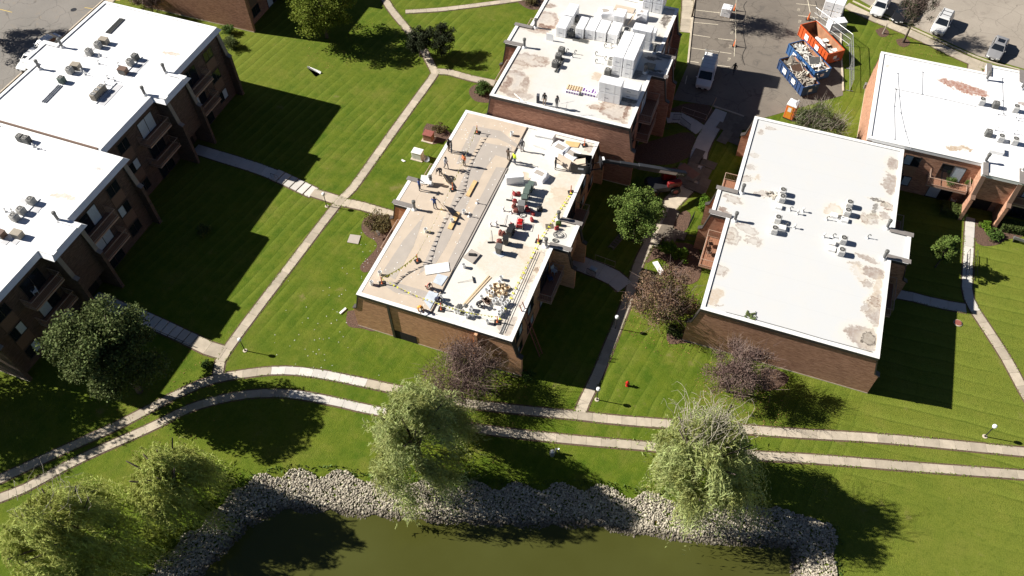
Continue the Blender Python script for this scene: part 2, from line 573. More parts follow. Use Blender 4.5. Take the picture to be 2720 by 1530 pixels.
def poly_dist(X, Y, poly):
    d = np.full(X.shape, 1e9)
    ins = np.zeros(X.shape, bool)
    n = len(poly)
    for i in range(n):
        (x0, y0), (x1, y1) = poly[i], poly[(i + 1) % n]
        dx, dy = x1 - x0, y1 - y0
        tt = np.clip(((X - x0) * dx + (Y - y0) * dy) / (dx * dx + dy * dy + 1e-9), 0, 1)
        d = np.minimum(d, np.hypot(X - x0 - tt * dx, Y - y0 - tt * dy))
        cond = ((y0 > Y) != (y1 > Y))
        with np.errstate(divide='ignore', invalid='ignore'):
            xi = (x1 - x0) * (Y - y0) / (y1 - y0 + 1e-12) + x0
        ins ^= cond & (X < xi)
    return np.where(ins, d, -d)

def ground_z(X, Y):
    d = poly_dist(X, Y, POND)
    return np.where(d > 0, -np.minimum(d * .25, 1.9), 0.0)

def axis(lo, hi, step, far):
    a = list(np.arange(lo, hi + .01, step))
    return np.array([-far, -600, -250] + [lo - 45, lo - 15] + a + [hi + 15, hi + 45] + [250, 600, far])
xs = axis(-62, 36, .7, 3000.0)
ys = axis(-14, 36, .7, 3000.0)
GX, GY = np.meshgrid(xs, ys)
GZ = ground_z(GX, GY)
nx, ny = len(xs), len(ys)
me = bpy.data.meshes.new('ground')
idx = np.arange(nx * ny).reshape(ny, nx)
fq = np.stack([idx[:-1, :-1], idx[:-1, 1:], idx[1:, 1:], idx[1:, :-1]], -1).reshape(-1, 4)
me.from_pydata(np.stack([GX, GY, GZ], -1).reshape(-1, 3).tolist(), [], fq.tolist())
me.materials.append(M['grass'])
struct(link(bpy.data.objects.new('ground', me)))

m, t, bs = nt('pond_water')
v = coords(t)
c = mixc(t, mapr(t, noise(t, v, .10, 3), .35, .65, 0, 1), (.054, .056, .012), (.066, .070, .018))
t.links.new(c, bs.inputs['Base Color'])
bs.inputs['Roughness'].default_value = .07
bs.inputs['IOR'].default_value = 1.33
bs.inputs['Specular IOR Level'].default_value = .35
bump(t, bs, noise(t, coords(t, (1, 2.2, 1)), 2.2, 3), .10, .05)
M['water'] = m
px_ = [p[0] for p in POND]; py_ = [p[1] for p in POND]
struct(MB().sheet([(min(px_) - 1, min(py_) - 1, WATER_Z), (max(px_) + 1, min(py_) - 1, WATER_Z), (max(px_) + 1, max(py_) + 1, WATER_Z), (min(px_) - 1, max(py_) + 1, WATER_Z)]).build('pond_water', M['water']))

# riprap bank: thousands of small stones
ph = (1 + 5 ** .5) / 2
ico = np.array([(-1, ph, 0), (1, ph, 0), (-1, -ph, 0), (1, -ph, 0), (0, -1, ph), (0, 1, ph), (0, -1, -ph), (0, 1, -ph), (ph, 0, -1), (ph, 0, 1), (-ph, 0, -1), (-ph, 0, 1)]) / 1.9
icof = np.array([(0, 11, 5), (0, 5, 1), (0, 1, 7), (0, 7, 10), (0, 10, 11), (1, 5, 9), (5, 11, 4), (11, 10, 2), (10, 7, 6), (7, 1, 8), (3, 9, 4), (3, 4, 2), (3, 2, 6), (3, 6, 8), (3, 8, 9), (4, 9, 5), (2, 4, 11), (6, 2, 10), (8, 6, 7), (9, 8, 1)])
N = 300000
X = rng.uniform(-50, 20, N); Y = rng.uniform(-4, 33, N)
dd = poly_dist(X, Y, POND)
dd = dd + .22 * np.sin(X * 1.7) + .2 * np.sin(Y * 2.3 + X)
keep = (dd > .05) & (dd < 3.6)
X, Y, dd = X[keep], Y[keep], dd[keep]
n = len(X)
S_ = rng.uniform(.05, .105, n) * (1 + .7 * (rng.random(n) < .06)) + np.clip(dd - 2.6, 0, 1.4) * .03
ang = rng.uniform(0, 6.28, n)
sc = np.stack([S_ * rng.uniform(.85, 1.35, n), S_ * rng.uniform(.7, 1.0, n), S_ * rng.uniform(.55, .85, n)], -1)
loc = ico[None] * (1 + rng.uniform(-.18, .18, (n, 12, 1))) * sc[:, None, :]
ca, sa = np.cos(ang)[:, None], np.sin(ang)[:, None]
VX = loc[..., 0] * ca - loc[..., 1] * sa + X[:, None]
VY = loc[..., 0] * sa + loc[..., 1] * ca + Y[:, None]
VZ = loc[..., 2] + (ground_z(X, Y) + .05 + rng.uniform(-.02, .06, n))[:, None]
V = np.stack([VX, VY, VZ], -1).reshape(-1, 3)
F = (icof[None] + 12 * np.arange(n)[:, None, None]).reshape(-1, 3)
me = bpy.data.meshes.new('riprap')
me.vertices.add(len(V)); me.vertices.foreach_set('co', V.reshape(-1).astype(np.float32))
me.loops.add(F.size); me.loops.foreach_set('vertex_index', F.reshape(-1).astype(np.int32))
me.polygons.add(len(F)); me.polygons.foreach_set('loop_start', np.arange(0, F.size, 3, dtype=np.int32))
me.materials.append(M['rock'])
me.update(calc_edges=True)
o = link(bpy.data.objects.new('riprap_stones', me))
o['kind'] = 'stuff'
tag(o, 'band of loose tan and grey stones lining the pond edge', 'stones')

# ------------------------------------------------------------------ walks made of separate concrete slabs
def resample(pts, step):
    P = np.array([p[:2] for p in pts], float)
    P = np.vstack([2 * P[0] - P[1], P, 2 * P[-1] - P[-2]])
    out = []
    for i in range(1, len(P) - 2):
        p0, p1, p2, p3 = P[i - 1:i + 3]
        k = max(4, int(np.hypot(*(p2 - p1)) / .15))
        for s in np.linspace(0, 1, k, endpoint=False):
            out.append(.5 * ((2 * p1) + (-p0 + p2) * s + (2 * p0 - 5 * p1 + 4 * p2 - p3) * s * s + (-p0 + 3 * p1 - 3 * p2 + p3) * s ** 3))
    out.append(P[-2])
    out = np.array(out)
    L = np.concatenate([[0], np.cumsum(np.hypot(*np.diff(out, axis=0).T))])
    k = max(1, int(round(L[-1] / step)))
    s = np.linspace(0, L[-1], k + 1)
    return np.stack([np.interp(s, L, out[:, 0]), np.interp(s, L, out[:, 1])], -1)

_lvl = [0]
EDGE = []
def walkway(name, pts, width, step=1.3, new=(), rise=0.0, gap=.010):
    """a bed with one child slab per joint spacing; new: index ranges of replaced paler slabs"""
    C = resample(pts, step)
    T = np.gradient(C, axis=0)
    T /= np.hypot(T[:, 0], T[:, 1])[:, None] + 1e-9
    Nn = np.stack([-T[:, 1], T[:, 0]], -1)
    _lvl[0] += 1
    top = .034 + .004 * (_lvl[0] % 7)
    bed = MB()
    for i in range(len(C) - 1):
        h = width / 2 + .16
        a, b, c_, d = C[i] - Nn[i] * h, C[i + 1] - Nn[i + 1] * h, C[i + 1] + Nn[i + 1] * h, C[i] + Nn[i] * h
        z = .006 + .0005 * _lvl[0]
        bed.sheet([(*a, z), (*b, z), (*c_, z), (*d, z)])
    for sd_ in (-1, 1):
        for i in range(len(C) - 1):
            EDGE.append((C[i] + sd_ * Nn[i] * (width / 2 + .03), C[i + 1] + sd_ * Nn[i + 1] * (width / 2 + .03)))
    base = struct(bed.build(name, M['soil']))
    for i in range(len(C) - 1):
        h = width / 2 + random.uniform(-.012, .012)
        g = T[i] * gap
        a, b, c_, d = C[i] - Nn[i] * h + g, C[i + 1] - Nn[i + 1] * h - g, C[i + 1] + Nn[i + 1] * h - g, C[i] + Nn[i] * h + g
        isnew = any(p <= i < q for p, q in new)
        zt = top + random.uniform(-.0015, .0015) + rise * (i - len(C) + 2)
        MB().prism([a, b, c_, d], -.02, zt).build('slab', M['slab_new' if isnew else 'slab'], base)
    return base

walkway('walkway', [(-55.08,10.49,0.00), (-53.79,12.03,0.00), (-51.18,15.22,0.00), (-47.08,20.18,0.00), (-44.20,24.25,0.00), (-41.96,26.90,0.00), (-39.81,28.42,0.00), (-36.10,30.33,0.00), (-32.30,31.32,0.00), (-26.30,32.09,0.00), (-18.86,32.96,0.00), (-12.94,34.20,0.00), (-7.53,35.50,0.00), (-3.58,36.40,0.00), (4.83,38.67,0.00), (11.75,40.54,0.00), (19.93,42.87,0.00), (31.22,45.63,0.00), (34.66,46.51,0.00)], .86, 1.35, new=[(20, 27), (84, 93)])
walkway('walkway', [(-53.83,9.09,0.00), (-52.58,10.62,0.00), (-51.15,12.00,0.00), (-48.33,16.04,0.00), (-44.12,20.95,0.00), (-42.05,23.67,0.00), (-39.50,25.81,0.00), (-36.60,27.45,0.00), (-33.35,28.53,0.00), (-29.04,29.18,0.00), (-25.49,29.57,0.00), (-15.71,31.11,0.00), (-8.53,32.68,0.00), (-0.85,34.63,0.00), (8.07,36.91,0.00), (13.80,38.58,0.00), (22.14,40.80,0.00), (31.21,43.29,0.00), (34.59,44.12,0.00)], .82, 1.35, new=[(21, 28), (76, 83)])
walkway('walkway', [(-41.38,27.95,0.00), (-42.00,29.49,0.00), (-42.00,31.95,0.00), (-41.85,35.49,0.00), (-41.41,42.91,0.00), (-40.83,51.83,0.00), (-40.31,54.76,0.00), (-39.94,65.78,0.00), (-39.56,74.93,0.00), (-39.56,76.61,0.00)], .95, 1.5)
walkway('walkway', [(-39.43,76.32,0.00), (-42.38,79.68,0.00), (-46.32,83.27,0.00), (-50.74,86.97,0.00), (-54.18,90.28,0.00), (-59.37,93.72,0.00)], .95, 1.5)
walkway('walkway', [(-48.72,87.19,0.00), (-46.22,88.36,0.00), (-43.26,89.88,0.00), (-35.08,94.93,0.00), (-32.29,97.11,0.00)], .8, 1.5)
walkway('walkway', [(-39.53,76.79,0.00), (-37.91,77.19,0.00), (-35.07,77.02,0.00), (-31.55,77.10,0.00)], 1.05, 1.5)
walkway('walkway', [(-41.05,52.07,0.00), (-38.60,52.37,0.00), (-36.12,52.36,0.00), (-33.54,52.28,0.00)], 1.15, 1.5)
walkway('walkway', [(-61.11,53.99,0.00), (-57.15,53.83,0.00), (-52.73,53.66,0.00), (-49.90,53.36,0.00)], 1.5, 1.7, new=[(0, 9)])
walkway('concrete_steps', [(-49.90,53.36,0.00), (-48.17,53.09,0.00), (-44.13,52.34,0.00)], 1.6, .95, new=[(0, 9)], rise=-.03, gap=.07)
walkway('walkway', [(-44.37,52.39,0.00), (-43.02,52.34,0.00), (-41.05,52.26,0.00)], 1.2, 1.4)
walkway('walkway', [(-58.59,31.55,0.00), (-56.82,31.43,0.00), (-54.07,31.15,0.00)], 1.5, 1.2, new=[(0, 9)])
walkway('concrete_steps', [(-54.86,31.30,0.00), (-50.02,30.88,0.00), (-45.73,30.44,0.00)], 1.45, .92, new=[(0, 30)], rise=-.02, gap=.05)
walkway('walkway', [(-45.73,30.44,0.00), (-44.06,30.22,0.00), (-42.17,30.26,0.00)], 1.45, 1.5)
walkway('walkway', [(-7.31,35.67,0.00), (-7.22,37.62,0.00), (-6.96,40.00,0.00), (-6.78,44.15,0.00), (-6.64,48.00,0.00), (-6.59,50.56,0.00), (-6.75,54.76,0.00), (-6.45,57.95,0.00)], .98, 1.5)
walkway('walkway', [(-6.43,57.84,0.00), (-6.04,60.32,0.00), (-5.79,63.82,0.00), (-4.21,68.33,0.00), (-4.18,71.39,0.00), (-4.36,73.98,0.00), (-4.09,76.90,0.00), (-3.67,79.26,0.00), (-3.22,81.58,0.00)], 1.9, 2.0, new=[(6, 30)])
walkway('walkway', [(-13.39,52.91,0.00), (-11.21,52.61,0.00), (-9.07,52.31,0.00), (-7.29,51.39,0.00)], 2.0, 1.6, new=[(0, 9)])
walkway('walkway', [(-9.47,78.10,0.00), (-8.43,78.65,0.00), (-6.94,78.28,0.00), (-4.96,77.21,0.00)], 1.9, 1.5, new=[(0, 9)])
walkway('walkway', [(32.40,50.17,0.00), (31.24,52.19,0.00), (29.60,55.56,0.00), (27.53,59.01,0.00), (26.27,61.15,0.00), (25.83,62.85,0.00), (25.78,64.47,0.00), (25.78,69.02,0.00), (25.81,73.36,0.00)], .95, 1.5, new=[(8, 30)])
walkway('walkway', [(18.96,59.90,0.00), (20.82,60.09,0.00), (23.14,60.07,0.00), (25.80,60.40,0.00)], 1.1, 1.6, new=[(0, 9)])
walkway('walkway', [(8.44,108.83,0.00), (12.35,106.99,0.00), (17.67,105.07,0.00), (25.29,101.62,0.00), (31.39,100.55,0.00), (37.05,99.44,0.00)], 1.45, 1.6)
walkway('walkway', [(25.61,101.74,0.00), (25.52,100.29,0.00), (25.68,98.13,0.00)], 1.7, 1.5)
walkway('walkway', [(-12.72,104.09,0.00), (-11.70,98.87,0.00), (-11.14,95.47,0.00)], 1.5, 1.5)
walkway('walkway', [(-89.5, 110, 0), (-89.5, 85, 0), (-89.5, 60, 0), (-89.5, 30, 0)], 1.3, 1.8)

# ------------------------------------------------------------------ parking lots
def sheet(name, pts, z, m):
    return struct(MB().sheet([(p[0], p[1], z) for p in pts]).build(name, M[m]))
LOT = [(-13.07,111.49,0.00), (-11.56,103.16,0.00), (-9.27,88.97,0.00), (-9.49,81.59,0.00), (-4.62,82.08,0.00), (0.78,81.17,0.00), (10.28,89.45,0.00), (9.70,93.59,0.00), (8.65,100.75,0.00), (7.99,109.00,0.00), (7.30,118.74,0.00)]
lot = sheet('parking_lot', LOT, .022, 'asphalt')
sheet('parking_lot', [(-90.4, -20, 0), (-90.4, 140, 0), (-190, 140, 0), (-190, -20, 0)], .022, 'street_dark')
sheet('parking_lot', [(9.05,111.36,0.00), (13.24,108.73,0.00), (18.07,106.65,0.00), (25.73,103.22,0.00), (31.39,102.36,0.00), (41.66,101.07,0.00), (150, 190, 0), (5, 190, 0)], .026, 'street')
def kerb(pts, w=.16, h=.13, m='kerb'):
    b = MB()
    C = resample(pts, 1.5)
    for i in range(len(C) - 1):
        d = C[i + 1] - C[i]
        L = np.hypot(*d)
        mid = (C[i] + C[i + 1]) / 2
        b.obox((mid[0], mid[1], h / 2), (L - .006, w, h), math.atan2(d[1], d[0]))
    return struct(b.build('kerb', M[m]))
kerb([(-12.31,106.50,0.00), (-11.59,103.15,0.00), (-10.49,96.25,0.00), (-9.30,88.96,0.00)], .22, .14)
kerb([(7.54,116.68,0.00), (7.99,109.00,0.00), (8.65,100.75,0.00), (9.70,93.59,0.00), (10.19,90.22,0.00)], .2, .14)
kerb([(-4.49,82.03,0.00), (-1.84,81.62,0.00), (0.79,81.14,0.00)], .2, .12)
kerb([(-90.35, 120, 0), (-90.35, 60, 0), (-90.35, 20, 0)], .2, .14)
kerb([(9.19,110.08,0.00), (13.30,108.02,0.00), (18.12,106.02,0.00), (25.91,102.70,0.00), (31.39,101.80,0.00), (37.09,100.80,0.00)], .18, .13)

def line(a, b, w=.10, m='paint_white', z=.030, par=None):
    a, b = np.array(a[:2]), np.array(b[:2])
    d = b - a
    L = np.hypot(*d)
    bb = MB()
    n_ = np.array([-d[1], d[0]]) / L * w / 2
    bb.sheet([(*(a - n_), z), (*(b - n_), z), (*(b + n_), z), (*(a + n_), z)])
    return bb.build('stall_line', M[m], par)
for a, b in (((-10.97,100.85,0.00), (-7.69,101.31,0.00)), ((-10.50,98.03,0.00), (-7.33,98.62,0.00)), ((-10.05,95.31,0.00), (-7.77,95.51,0.00)), ((-6.70,95.57,0.00), (-4.78,95.89,0.00)), ((-9.63,92.44,0.00), (-4.43,93.02,0.00)), ((-9.28,89.68,0.00), (-8.03,89.77,0.00)), ((-6.10,89.99,0.00), (-4.01,90.27,0.00)),
             ((1.90,106.90,0.00), (4.66,107.37,0.00)), ((2.55,104.25,0.00), (5.15,104.65,0.00)), ((2.99,101.48,0.00), (3.45,101.56,0.00)), ((4.75,87.87,0.00), (5.37,87.99,0.00)), ((-8.73,85.00,0.00), (-8.88,86.71,0.00))):
    line(a, b, .10, 'paint_white', .030, lot)
lot_r = bpy.data.objects['parking_lot.002']
line((11.47,108.76,0.00), (12.67,112.96,0.00), .12, 'paint_white', .034, lot_r)
lot_l = bpy.data.objects['parking_lot.001']
line((-102.91,68.83,0.00), (-100.78,68.83,0.00), .12, 'paint_yellow', .030, lot_l)
line((-91.81,73.14,0.00), (-90.04,73.34,0.00), .12, 'paint_yellow', .030, lot_l)
line((-89.17,76.01,0.00), (-88.02,76.17,0.00), .12, 'paint_yellow', .030, lot_l)

def text_mesh(name, s, size, m, parent, loc, rot, depth=0.0, align='CENTER'):
    cu_ = bpy.data.curves.new(name, 'FONT')
    cu_.body = s
    cu_.size = size
    cu_.extrude = depth
    cu_.align_x = align
    cu_.align_y = 'CENTER'
    tmp = bpy.data.objects.new('tmp', cu_)
    col.objects.link(tmp)
    bpy.context.view_layer.update()
    me_ = bpy.data.meshes.new_from_object(tmp.evaluated_get(bpy.context.evaluated_depsgraph_get()))
    me_.name = name
    bpy.data.objects.remove(tmp)
    me_.materials.clear()
    me_.materials.append(M[m])
    o_ = link(bpy.data.objects.new(name, me_), parent)
    o_.location = loc
    o_.rotation_euler = rot
    return o_
for s, p in (('118', (-4.45,91.69,0.00)), ('117', (-4.80,94.42,0.00)), ('116', (-5.24,97.43,0.00)), ('115', (-5.79,100.06,0.00)), ('131', (2.41,105.60,0.00)), ('130', (2.97,102.91,0.00))):
    text_mesh('stall_number', s, .52, 'paint_white', lot, (p[0], p[1], .031), (0, 0, R(90)))

# ------------------------------------------------------------------ plant beds (bark mulch)
def bed(pts, z=.018):
    C = resample(list(pts) + [pts[0]], .5)[:-1]
    return struct(MB().sheet([(p[0], p[1], z) for p in C]).build('mulch_bed', M['mulch']))
bed([(-36.72,67.37,0.00), (-34.76,67.32,0.00), (-33.24,66.61,0.00), (-33.25,65.39,0.00), (-34.62,64.17,0.00), (-35.80,64.48,0.00), (-36.67,66.14,0.00)])
bed([(-33.27,76.71,0.00), (-34.18,75.35,0.00), (-33.86,74.11,0.00), (-32.76,73.17,0.00), (-31.53,73.21,0.00), (-30.57,73.94,0.00), (-31.66,76.78,0.00)])
bed([(-36.40,51.65,0.00), (-37.00,50.71,0.00), (-36.71,49.47,0.00), (-35.71,48.61,0.00), (-34.43,48.27,0.00), (-33.88,47.48,0.00), (-34.12,46.03,0.00), (-34.42,44.58,0.00), (-33.90,44.01,0.00), (-33.24,44.24,0.00), (-33.10,47.17,0.00), (-33.31,51.30,0.00), (-34.33,51.76,0.00)], .016)
bed([(-33.00,38.88,0.00), (-32.53,37.67,0.00), (-31.85,37.23,0.00), (-30.65,37.49,0.00), (-29.26,37.65,0.00), (-31.85,39.30,0.00)], .017)
bed([(-5.75,57.94,0.00), (-5.92,56.32,0.00), (-6.04,55.13,0.00), (-5.03,56.26,0.00), (-3.80,55.93,0.00), (-3.40,55.14,0.00), (-1.59,53.75,0.00), (-0.27,55.33,0.00), (-1.39,59.11,0.00), (-4.23,58.88,0.00)], .018)
bed([(-1.84,47.36,0.00), (-1.72,46.57,0.00), (-1.14,46.12,0.00), (0.05,46.71,0.00), (1.15,47.10,0.00), (0.06,48.38,0.00)], .017)
bed([(26.47,73.18,0.00), (26.34,70.81,0.00), (26.63,69.73,0.00), (27.57,69.68,0.00), (28.76,70.40,0.00), (29.54,71.37,0.00), (31.30,72.59,0.00), (31.31,74.40,0.00), (28.17,73.69,0.00)], .017)
bed([(12.77,104.33,0.00), (13.40,103.17,0.00), (14.23,103.38,0.00), (14.56,104.50,0.00), (13.71,105.43,0.00)], .018)
bed([(15.52,103.17,0.00), (15.96,101.97,0.00), (16.88,102.00,0.00), (17.38,103.22,0.00), (16.57,103.89,0.00)], .018)
bed([(7.64,46.08,0.00), (8.35,44.03,0.00), (9.93,45.14,0.00), (10.27,46.36,0.00), (8.79,46.71,0.00)], .016)
bed([(-51.36,90.24,0.00), (-32.72,93.28,0.00), (-30.79,94.45,0.00), (-30.42,98.58,0.00)], .018) if False else None
bed([(-35.14,94.67,0.00), (-33.05,93.53,0.00), (-31.50,93.84,0.00), (-30.94,95.43,0.00), (-31.39,97.17,0.00), (-35.28,95.81,0.00)], .018)

bed([(-9.40,79.76,0.00), (-7.67,81.48,0.00), (-4.95,81.98,0.00), (-4.21,80.41,0.00), (-4.25,78.96,0.00), (-6.13,78.56,0.00), (-8.27,78.98,0.00)], .019)
bed([(-7.23,76.05,0.00), (-5.93,76.42,0.00), (-4.91,75.15,0.00), (-4.83,73.56,0.00), (-5.51,72.07,0.00), (-7.42,70.24,0.00), (-10.89,69.50,0.00), (-11.79,71.77,0.00)], .0195)
bed([(-4.14,63.61,0.00), (-4.75,61.92,0.00), (-4.27,60.79,0.00), (-3.16,60.97,0.00), (-3.03,63.12,0.00), (-3.54,63.97,0.00)], .0198)

# ------------------------------------------------------------------ brick apartment blocks
_mc = {}
def cached(key, fn):
    if key not in _mc:
        _mc[key] = fn()
    return _mc[key]

def mobj(name, me_, parent, loc=(0, 0, 0), rz=0.0):
    o_ = bpy.data.objects.new(name, me_)
    link(o_, parent)
    o_.location = loc
    o_.rotation_euler = (0, 0, rz)
    return o_

def rect_offset(poly, d):                   # offset of a counter-clockwise right-angled outline
    n_ = len(poly)
    out = []
    for i in range(n_):
        p, q, r_ = poly[i - 1], poly[i], poly[(i + 1) % n_]
        a = (q[0] - p[0], q[1] - p[1]); b = (r_[0] - q[0], r_[1] - q[1])
        la, lb = math.hypot(*a), math.hypot(*b)
        out.append((q[0] + d * (a[1] / la + b[1] / lb), q[1] - d * (a[0] / la + b[0] / lb)))
    return out

def ring_mesh(b, poly, dout, din, z0, z1, mi=0):
    A, B = rect_offset(poly, dout), rect_offset(poly, -din)
    n_ = len(poly)
    vs = [(*p, z0) for p in A] + [(*p, z1) for p in A] + [(*p, z1) for p in B] + [(*p, z0) for p in B]
    fs = []
    for i in range(n_):
        j = (i + 1) % n_
        for k in range(4):
            a, c_ = k * n_, ((k + 1) % 4) * n_
            fs.append((a + i, a + j, c_ + j, c_ + i))
    b.add(vs, fs, mi)

def window_mesh(w, h):
    b = MB()
    b.box(0, .06, -w / 2, w / 2, h / 2 - .07, h / 2)
    b.box(0, .09, -w / 2 - .05, w / 2 + .05, -h / 2 - .03, -h / 2 + .05)
    b.box(0, .06, -w / 2, -w / 2 + .06, -h / 2 + .05, h / 2 - .07)
    b.box(0, .06, w / 2 - .06, w / 2, -h / 2 + .05, h / 2 - .07)
    b.box(0, .055, -.03, .03, -h / 2 + .05, h / 2 - .07)
    return b.mesh('window', M['dark_trim'])

def pane_mesh(w, h, m):
    return MB().box(.012, .03, -w / 4 + .045, w / 4 - .035, -h / 2 + .05, h / 2 - .07).mesh('pane', M[m])

def put_window(root, x, y, z, w, h, rz, name='window'):
    f = mobj(name, cached(('w', w, h), lambda: window_mesh(w, h)), root, (x, y, z), rz)
    for k in (-1, 1):
        m_ = random.choice(['glass', 'glass', 'blind'])
        p = mobj('pane', cached(('p', w, h, m_), lambda: pane_mesh(w, h, m_)), f, (0, k * (w / 4 - .002), 0))
    return f

def balcony_meshes(w, dp):
    d = MB()
    d.box(.0, dp, -w / 2, w / 2, -.20, -.03, 1)
    nb = max(4, int(dp / .2))
    for i in range(nb):
        x0 = dp * i / nb
        d.box(x0 + .008, x0 + dp / nb - .008, -w / 2 + .01, w / 2 - .01, -.028, .0)
    dm = d.mesh('balcony', [M['deck_wood'], M['rail_brown']])
    r_ = MB()
    for z in (.12, 1.02):
        r_.box(dp - .07, dp - .01, -w / 2, w / 2, z, z + .05)
        for s in (-1, 1):
            y0 = s * (w / 2 - .03)
            r_.box(.0, dp - .07, y0 - .025, y0 + .025, z, z + .05)
    k = int(w / .17)
    for i in range(k + 1):
        y = -w / 2 + .03 + (w - .06) * i / k
        r_.box(dp - .045, dp - .03, y - .008, y + .008, .0, 1.02)
    k = int(dp / .17)
    for i in range(k):
        x = .03 + (dp - .1) * i / k
        for s in (-1, 1):
            y0 = s * (w / 2 - .03)
            r_.box(x - .008, x + .008, y0 - .008, y0 + .008, .0, 1.02)
    return dm, r_.mesh('railing', M['rail_brown'])

def building(name, label, cx, cy, w, L, h, n, roofm, rz=0.0, trim='dark_trim', top='white_trim', brick='brick', wing=True, cop='dark_trim', detail=True, notch=None):
    root = thing(name, label, 'building', (cx, cy, 0), rz)
    hw, hl = w / 2, L / 2
    zk = h * (.55 if n == 2 else .62)
    bk = M[brick]
    e = .4
    MB().box(-hw, hw, -hl + e, hl - e, -.3, h - .25).build('wall', bk, root)
    for s in (-1, 1):                                                # end walls flare out in two steps towards the ground
        pr = [(-hw - .95, -.3), (hw + .95, -.3), (hw + .95, zk - .1), (hw + .5, zk + .15), (hw + .003, h - .26), (-hw - .003, h - .26), (-hw - .5, zk + .15), (-hw - .95, zk - .1)]
        y0, y1 = (-hl, -hl + e) if s < 0 else (hl - e, hl)
        MB().prof(pr, y0, y1).build('end_wall', bk, root)
        for q in (-1, 1):
            b = MB()
            edge = [(hw + .003, h - .26), (hw + .5, zk + .15), (hw + .95, zk - .1)]
            for (xa, za), (xb, zb) in zip(edge[:-1], edge[1:]):
                b.prof([(q * xa, za + .004), (q * xb, zb + .004), (q * (xb + .10), zb + .07), (q * (xa + .10), za + .07)][::q], y0 - .06, y1 + .06)
            b.build('coping', M[cop], root)
        MB().box(-hw - .97, hw + .97, y0 - .02 if s < 0 else y1 - .01, y0 + .01 if s < 0 else y1 + .02, 0, .12).build('foundation', M['kerb'], root)
    by, bd = 1.95, 1.6
    for s in (-1, 1):
        MB().box(s * hw, s * (hw + bd - .05), -by + .35, by - .35, 2.75, h - .25).build('bay_wall', bk, root)
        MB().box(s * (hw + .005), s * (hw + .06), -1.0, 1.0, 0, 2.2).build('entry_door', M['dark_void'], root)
        for q in (-1, 1):
            pr = [(hw - .1, -.3), (hw + 2.5, -.3), (hw + 2.5, zk - .1), (hw + 2.05, zk + .15), (hw + bd, h - .26), (hw - .1, h - .26)]
            pr = [(s * x, z) for x, z in pr][::s]
            ya, yb = (q * (by - .35), q * by)
            ya, yb = min(ya, yb), max(ya, yb)
            pier = MB().prof(pr, ya, yb).build('pier', bk, root)
            b = MB()
            edge = [(hw + bd, h - .26), (hw + 2.05, zk + .15), (hw + 2.5, zk - .1)]
            for (xa, za), (xb, zb) in zip(edge[:-1], edge[1:]):
                b.prof([(s * xa, za + .004), (s * xb, zb + .004), (s * (xb + .10), zb + .07), (s * (xa + .10), za + .07)][::s], ya - .05, yb + .05)
            b.build('coping', M[cop], pier)
            b = MB()
            b.box(s * (hw - .35), s * (hw + bd + .32), ya - .09, yb + .09, h + .135, h + .20)
            b.build('bay_coping', M['grey_coping' if top != 'white_metal' else 'white_metal'], root)
    foot = [(-hw, -hl), (hw, -hl), (hw, -by), (hw + bd, -by), (hw + bd, by), (hw, by), (hw, hl), (-hw, hl), (-hw, by), (-hw - bd, by), (-hw - bd, -by), (-hw, -by)]
    rf = MB().prism(rect_offset(foot, -.05), h - .24, h + .02).build('roof', roofm, root)
    b = MB()
    ring_mesh(b, foot, .10, .12, h - .30, h + .08, 0)
    b.build('fascia', M[trim], root)
    if trim == 'white_metal':                                      # sloping metal edge flashing
        A_, B_ = rect_offset(foot, .46), rect_offset(foot, .102)
        n4 = len(foot)
        b = MB()
        b.add([(*p, h - .34) for p in A_] + [(*p, h + .075) for p in B_] + [(*p, h - .34) for p in B_], [(i, (i + 1) % n4, n4 + (i + 1) % n4, n4 + i) for i in range(n4)] + [(i, 2 * n4 + i, 2 * n4 + (i + 1) % n4, (i + 1) % n4) for i in range(n4)])
        b.build('edge_flashing', M['white_metal'], root)
    b = MB()
    ring_mesh(b, foot, .12, .26, h + .083, h + .13, 0)
    b.build('roof_edge', M[top], root)
    if not detail:
        return root
    sh = (h - .3) / n
    Lh = hl - by
    for s in (-1, 1):
        ang_ = 0.0 if s > 0 else math.pi
        for q in (-1, 1):
            bw = min(4.1, Lh * .44)
            yc = q * (by + .35 + bw / 2)
            for k in range(n):
                z0 = k * sh
                put_window(root, s * (hw + .002), yc, z0 + 1.12, 2.5, 2.1, ang_, 'sliding_door')
                if k > 0:
                    dm, rm = cached(('b', bw), lambda: balcony_meshes(bw, 1.45))
                    bo = mobj('balcony', dm, root, (s * (hw + .002), yc, z0 + .02), ang_)
                    mobj('railing', rm, bo)
                ylist = [by + Lh * .70] if n == 3 else [by + Lh * .56, by + Lh * .83]
                for yw in ylist:
                    put_window(root, s * (hw + .002), q * yw, z0 + 1.55, 1.7, 1.35, ang_)
                    if k > 0:
                        MB().box(s * (hw + .0), s * (hw + .035), q * yw - .85, q * yw + .85, z0 - .55 + .04, z0 + .82).build('infill_panel', M['tan_siding' if n == 2 else 'brown_siding'], root)
    return root

BR = (.17, .09, .062); GY = (.27, .205, .17); TN = (.46, .36, .26); DK = (.045, .032, .026)
def rel(cx, cy, items, rot0=0.0):
    ca_, sa_ = math.cos(-rot0), math.sin(-rot0)
    out = []
    for (p, rx, ry, rot, cc, k, ring) in items:
        dx, dy = p[0] - cx, p[1] - cy
        out.append((dx * ca_ - dy * sa_, dx * sa_ + dy * ca_, rx, ry, rot - math.degrees(rot0), cc, k, ring))
    return out

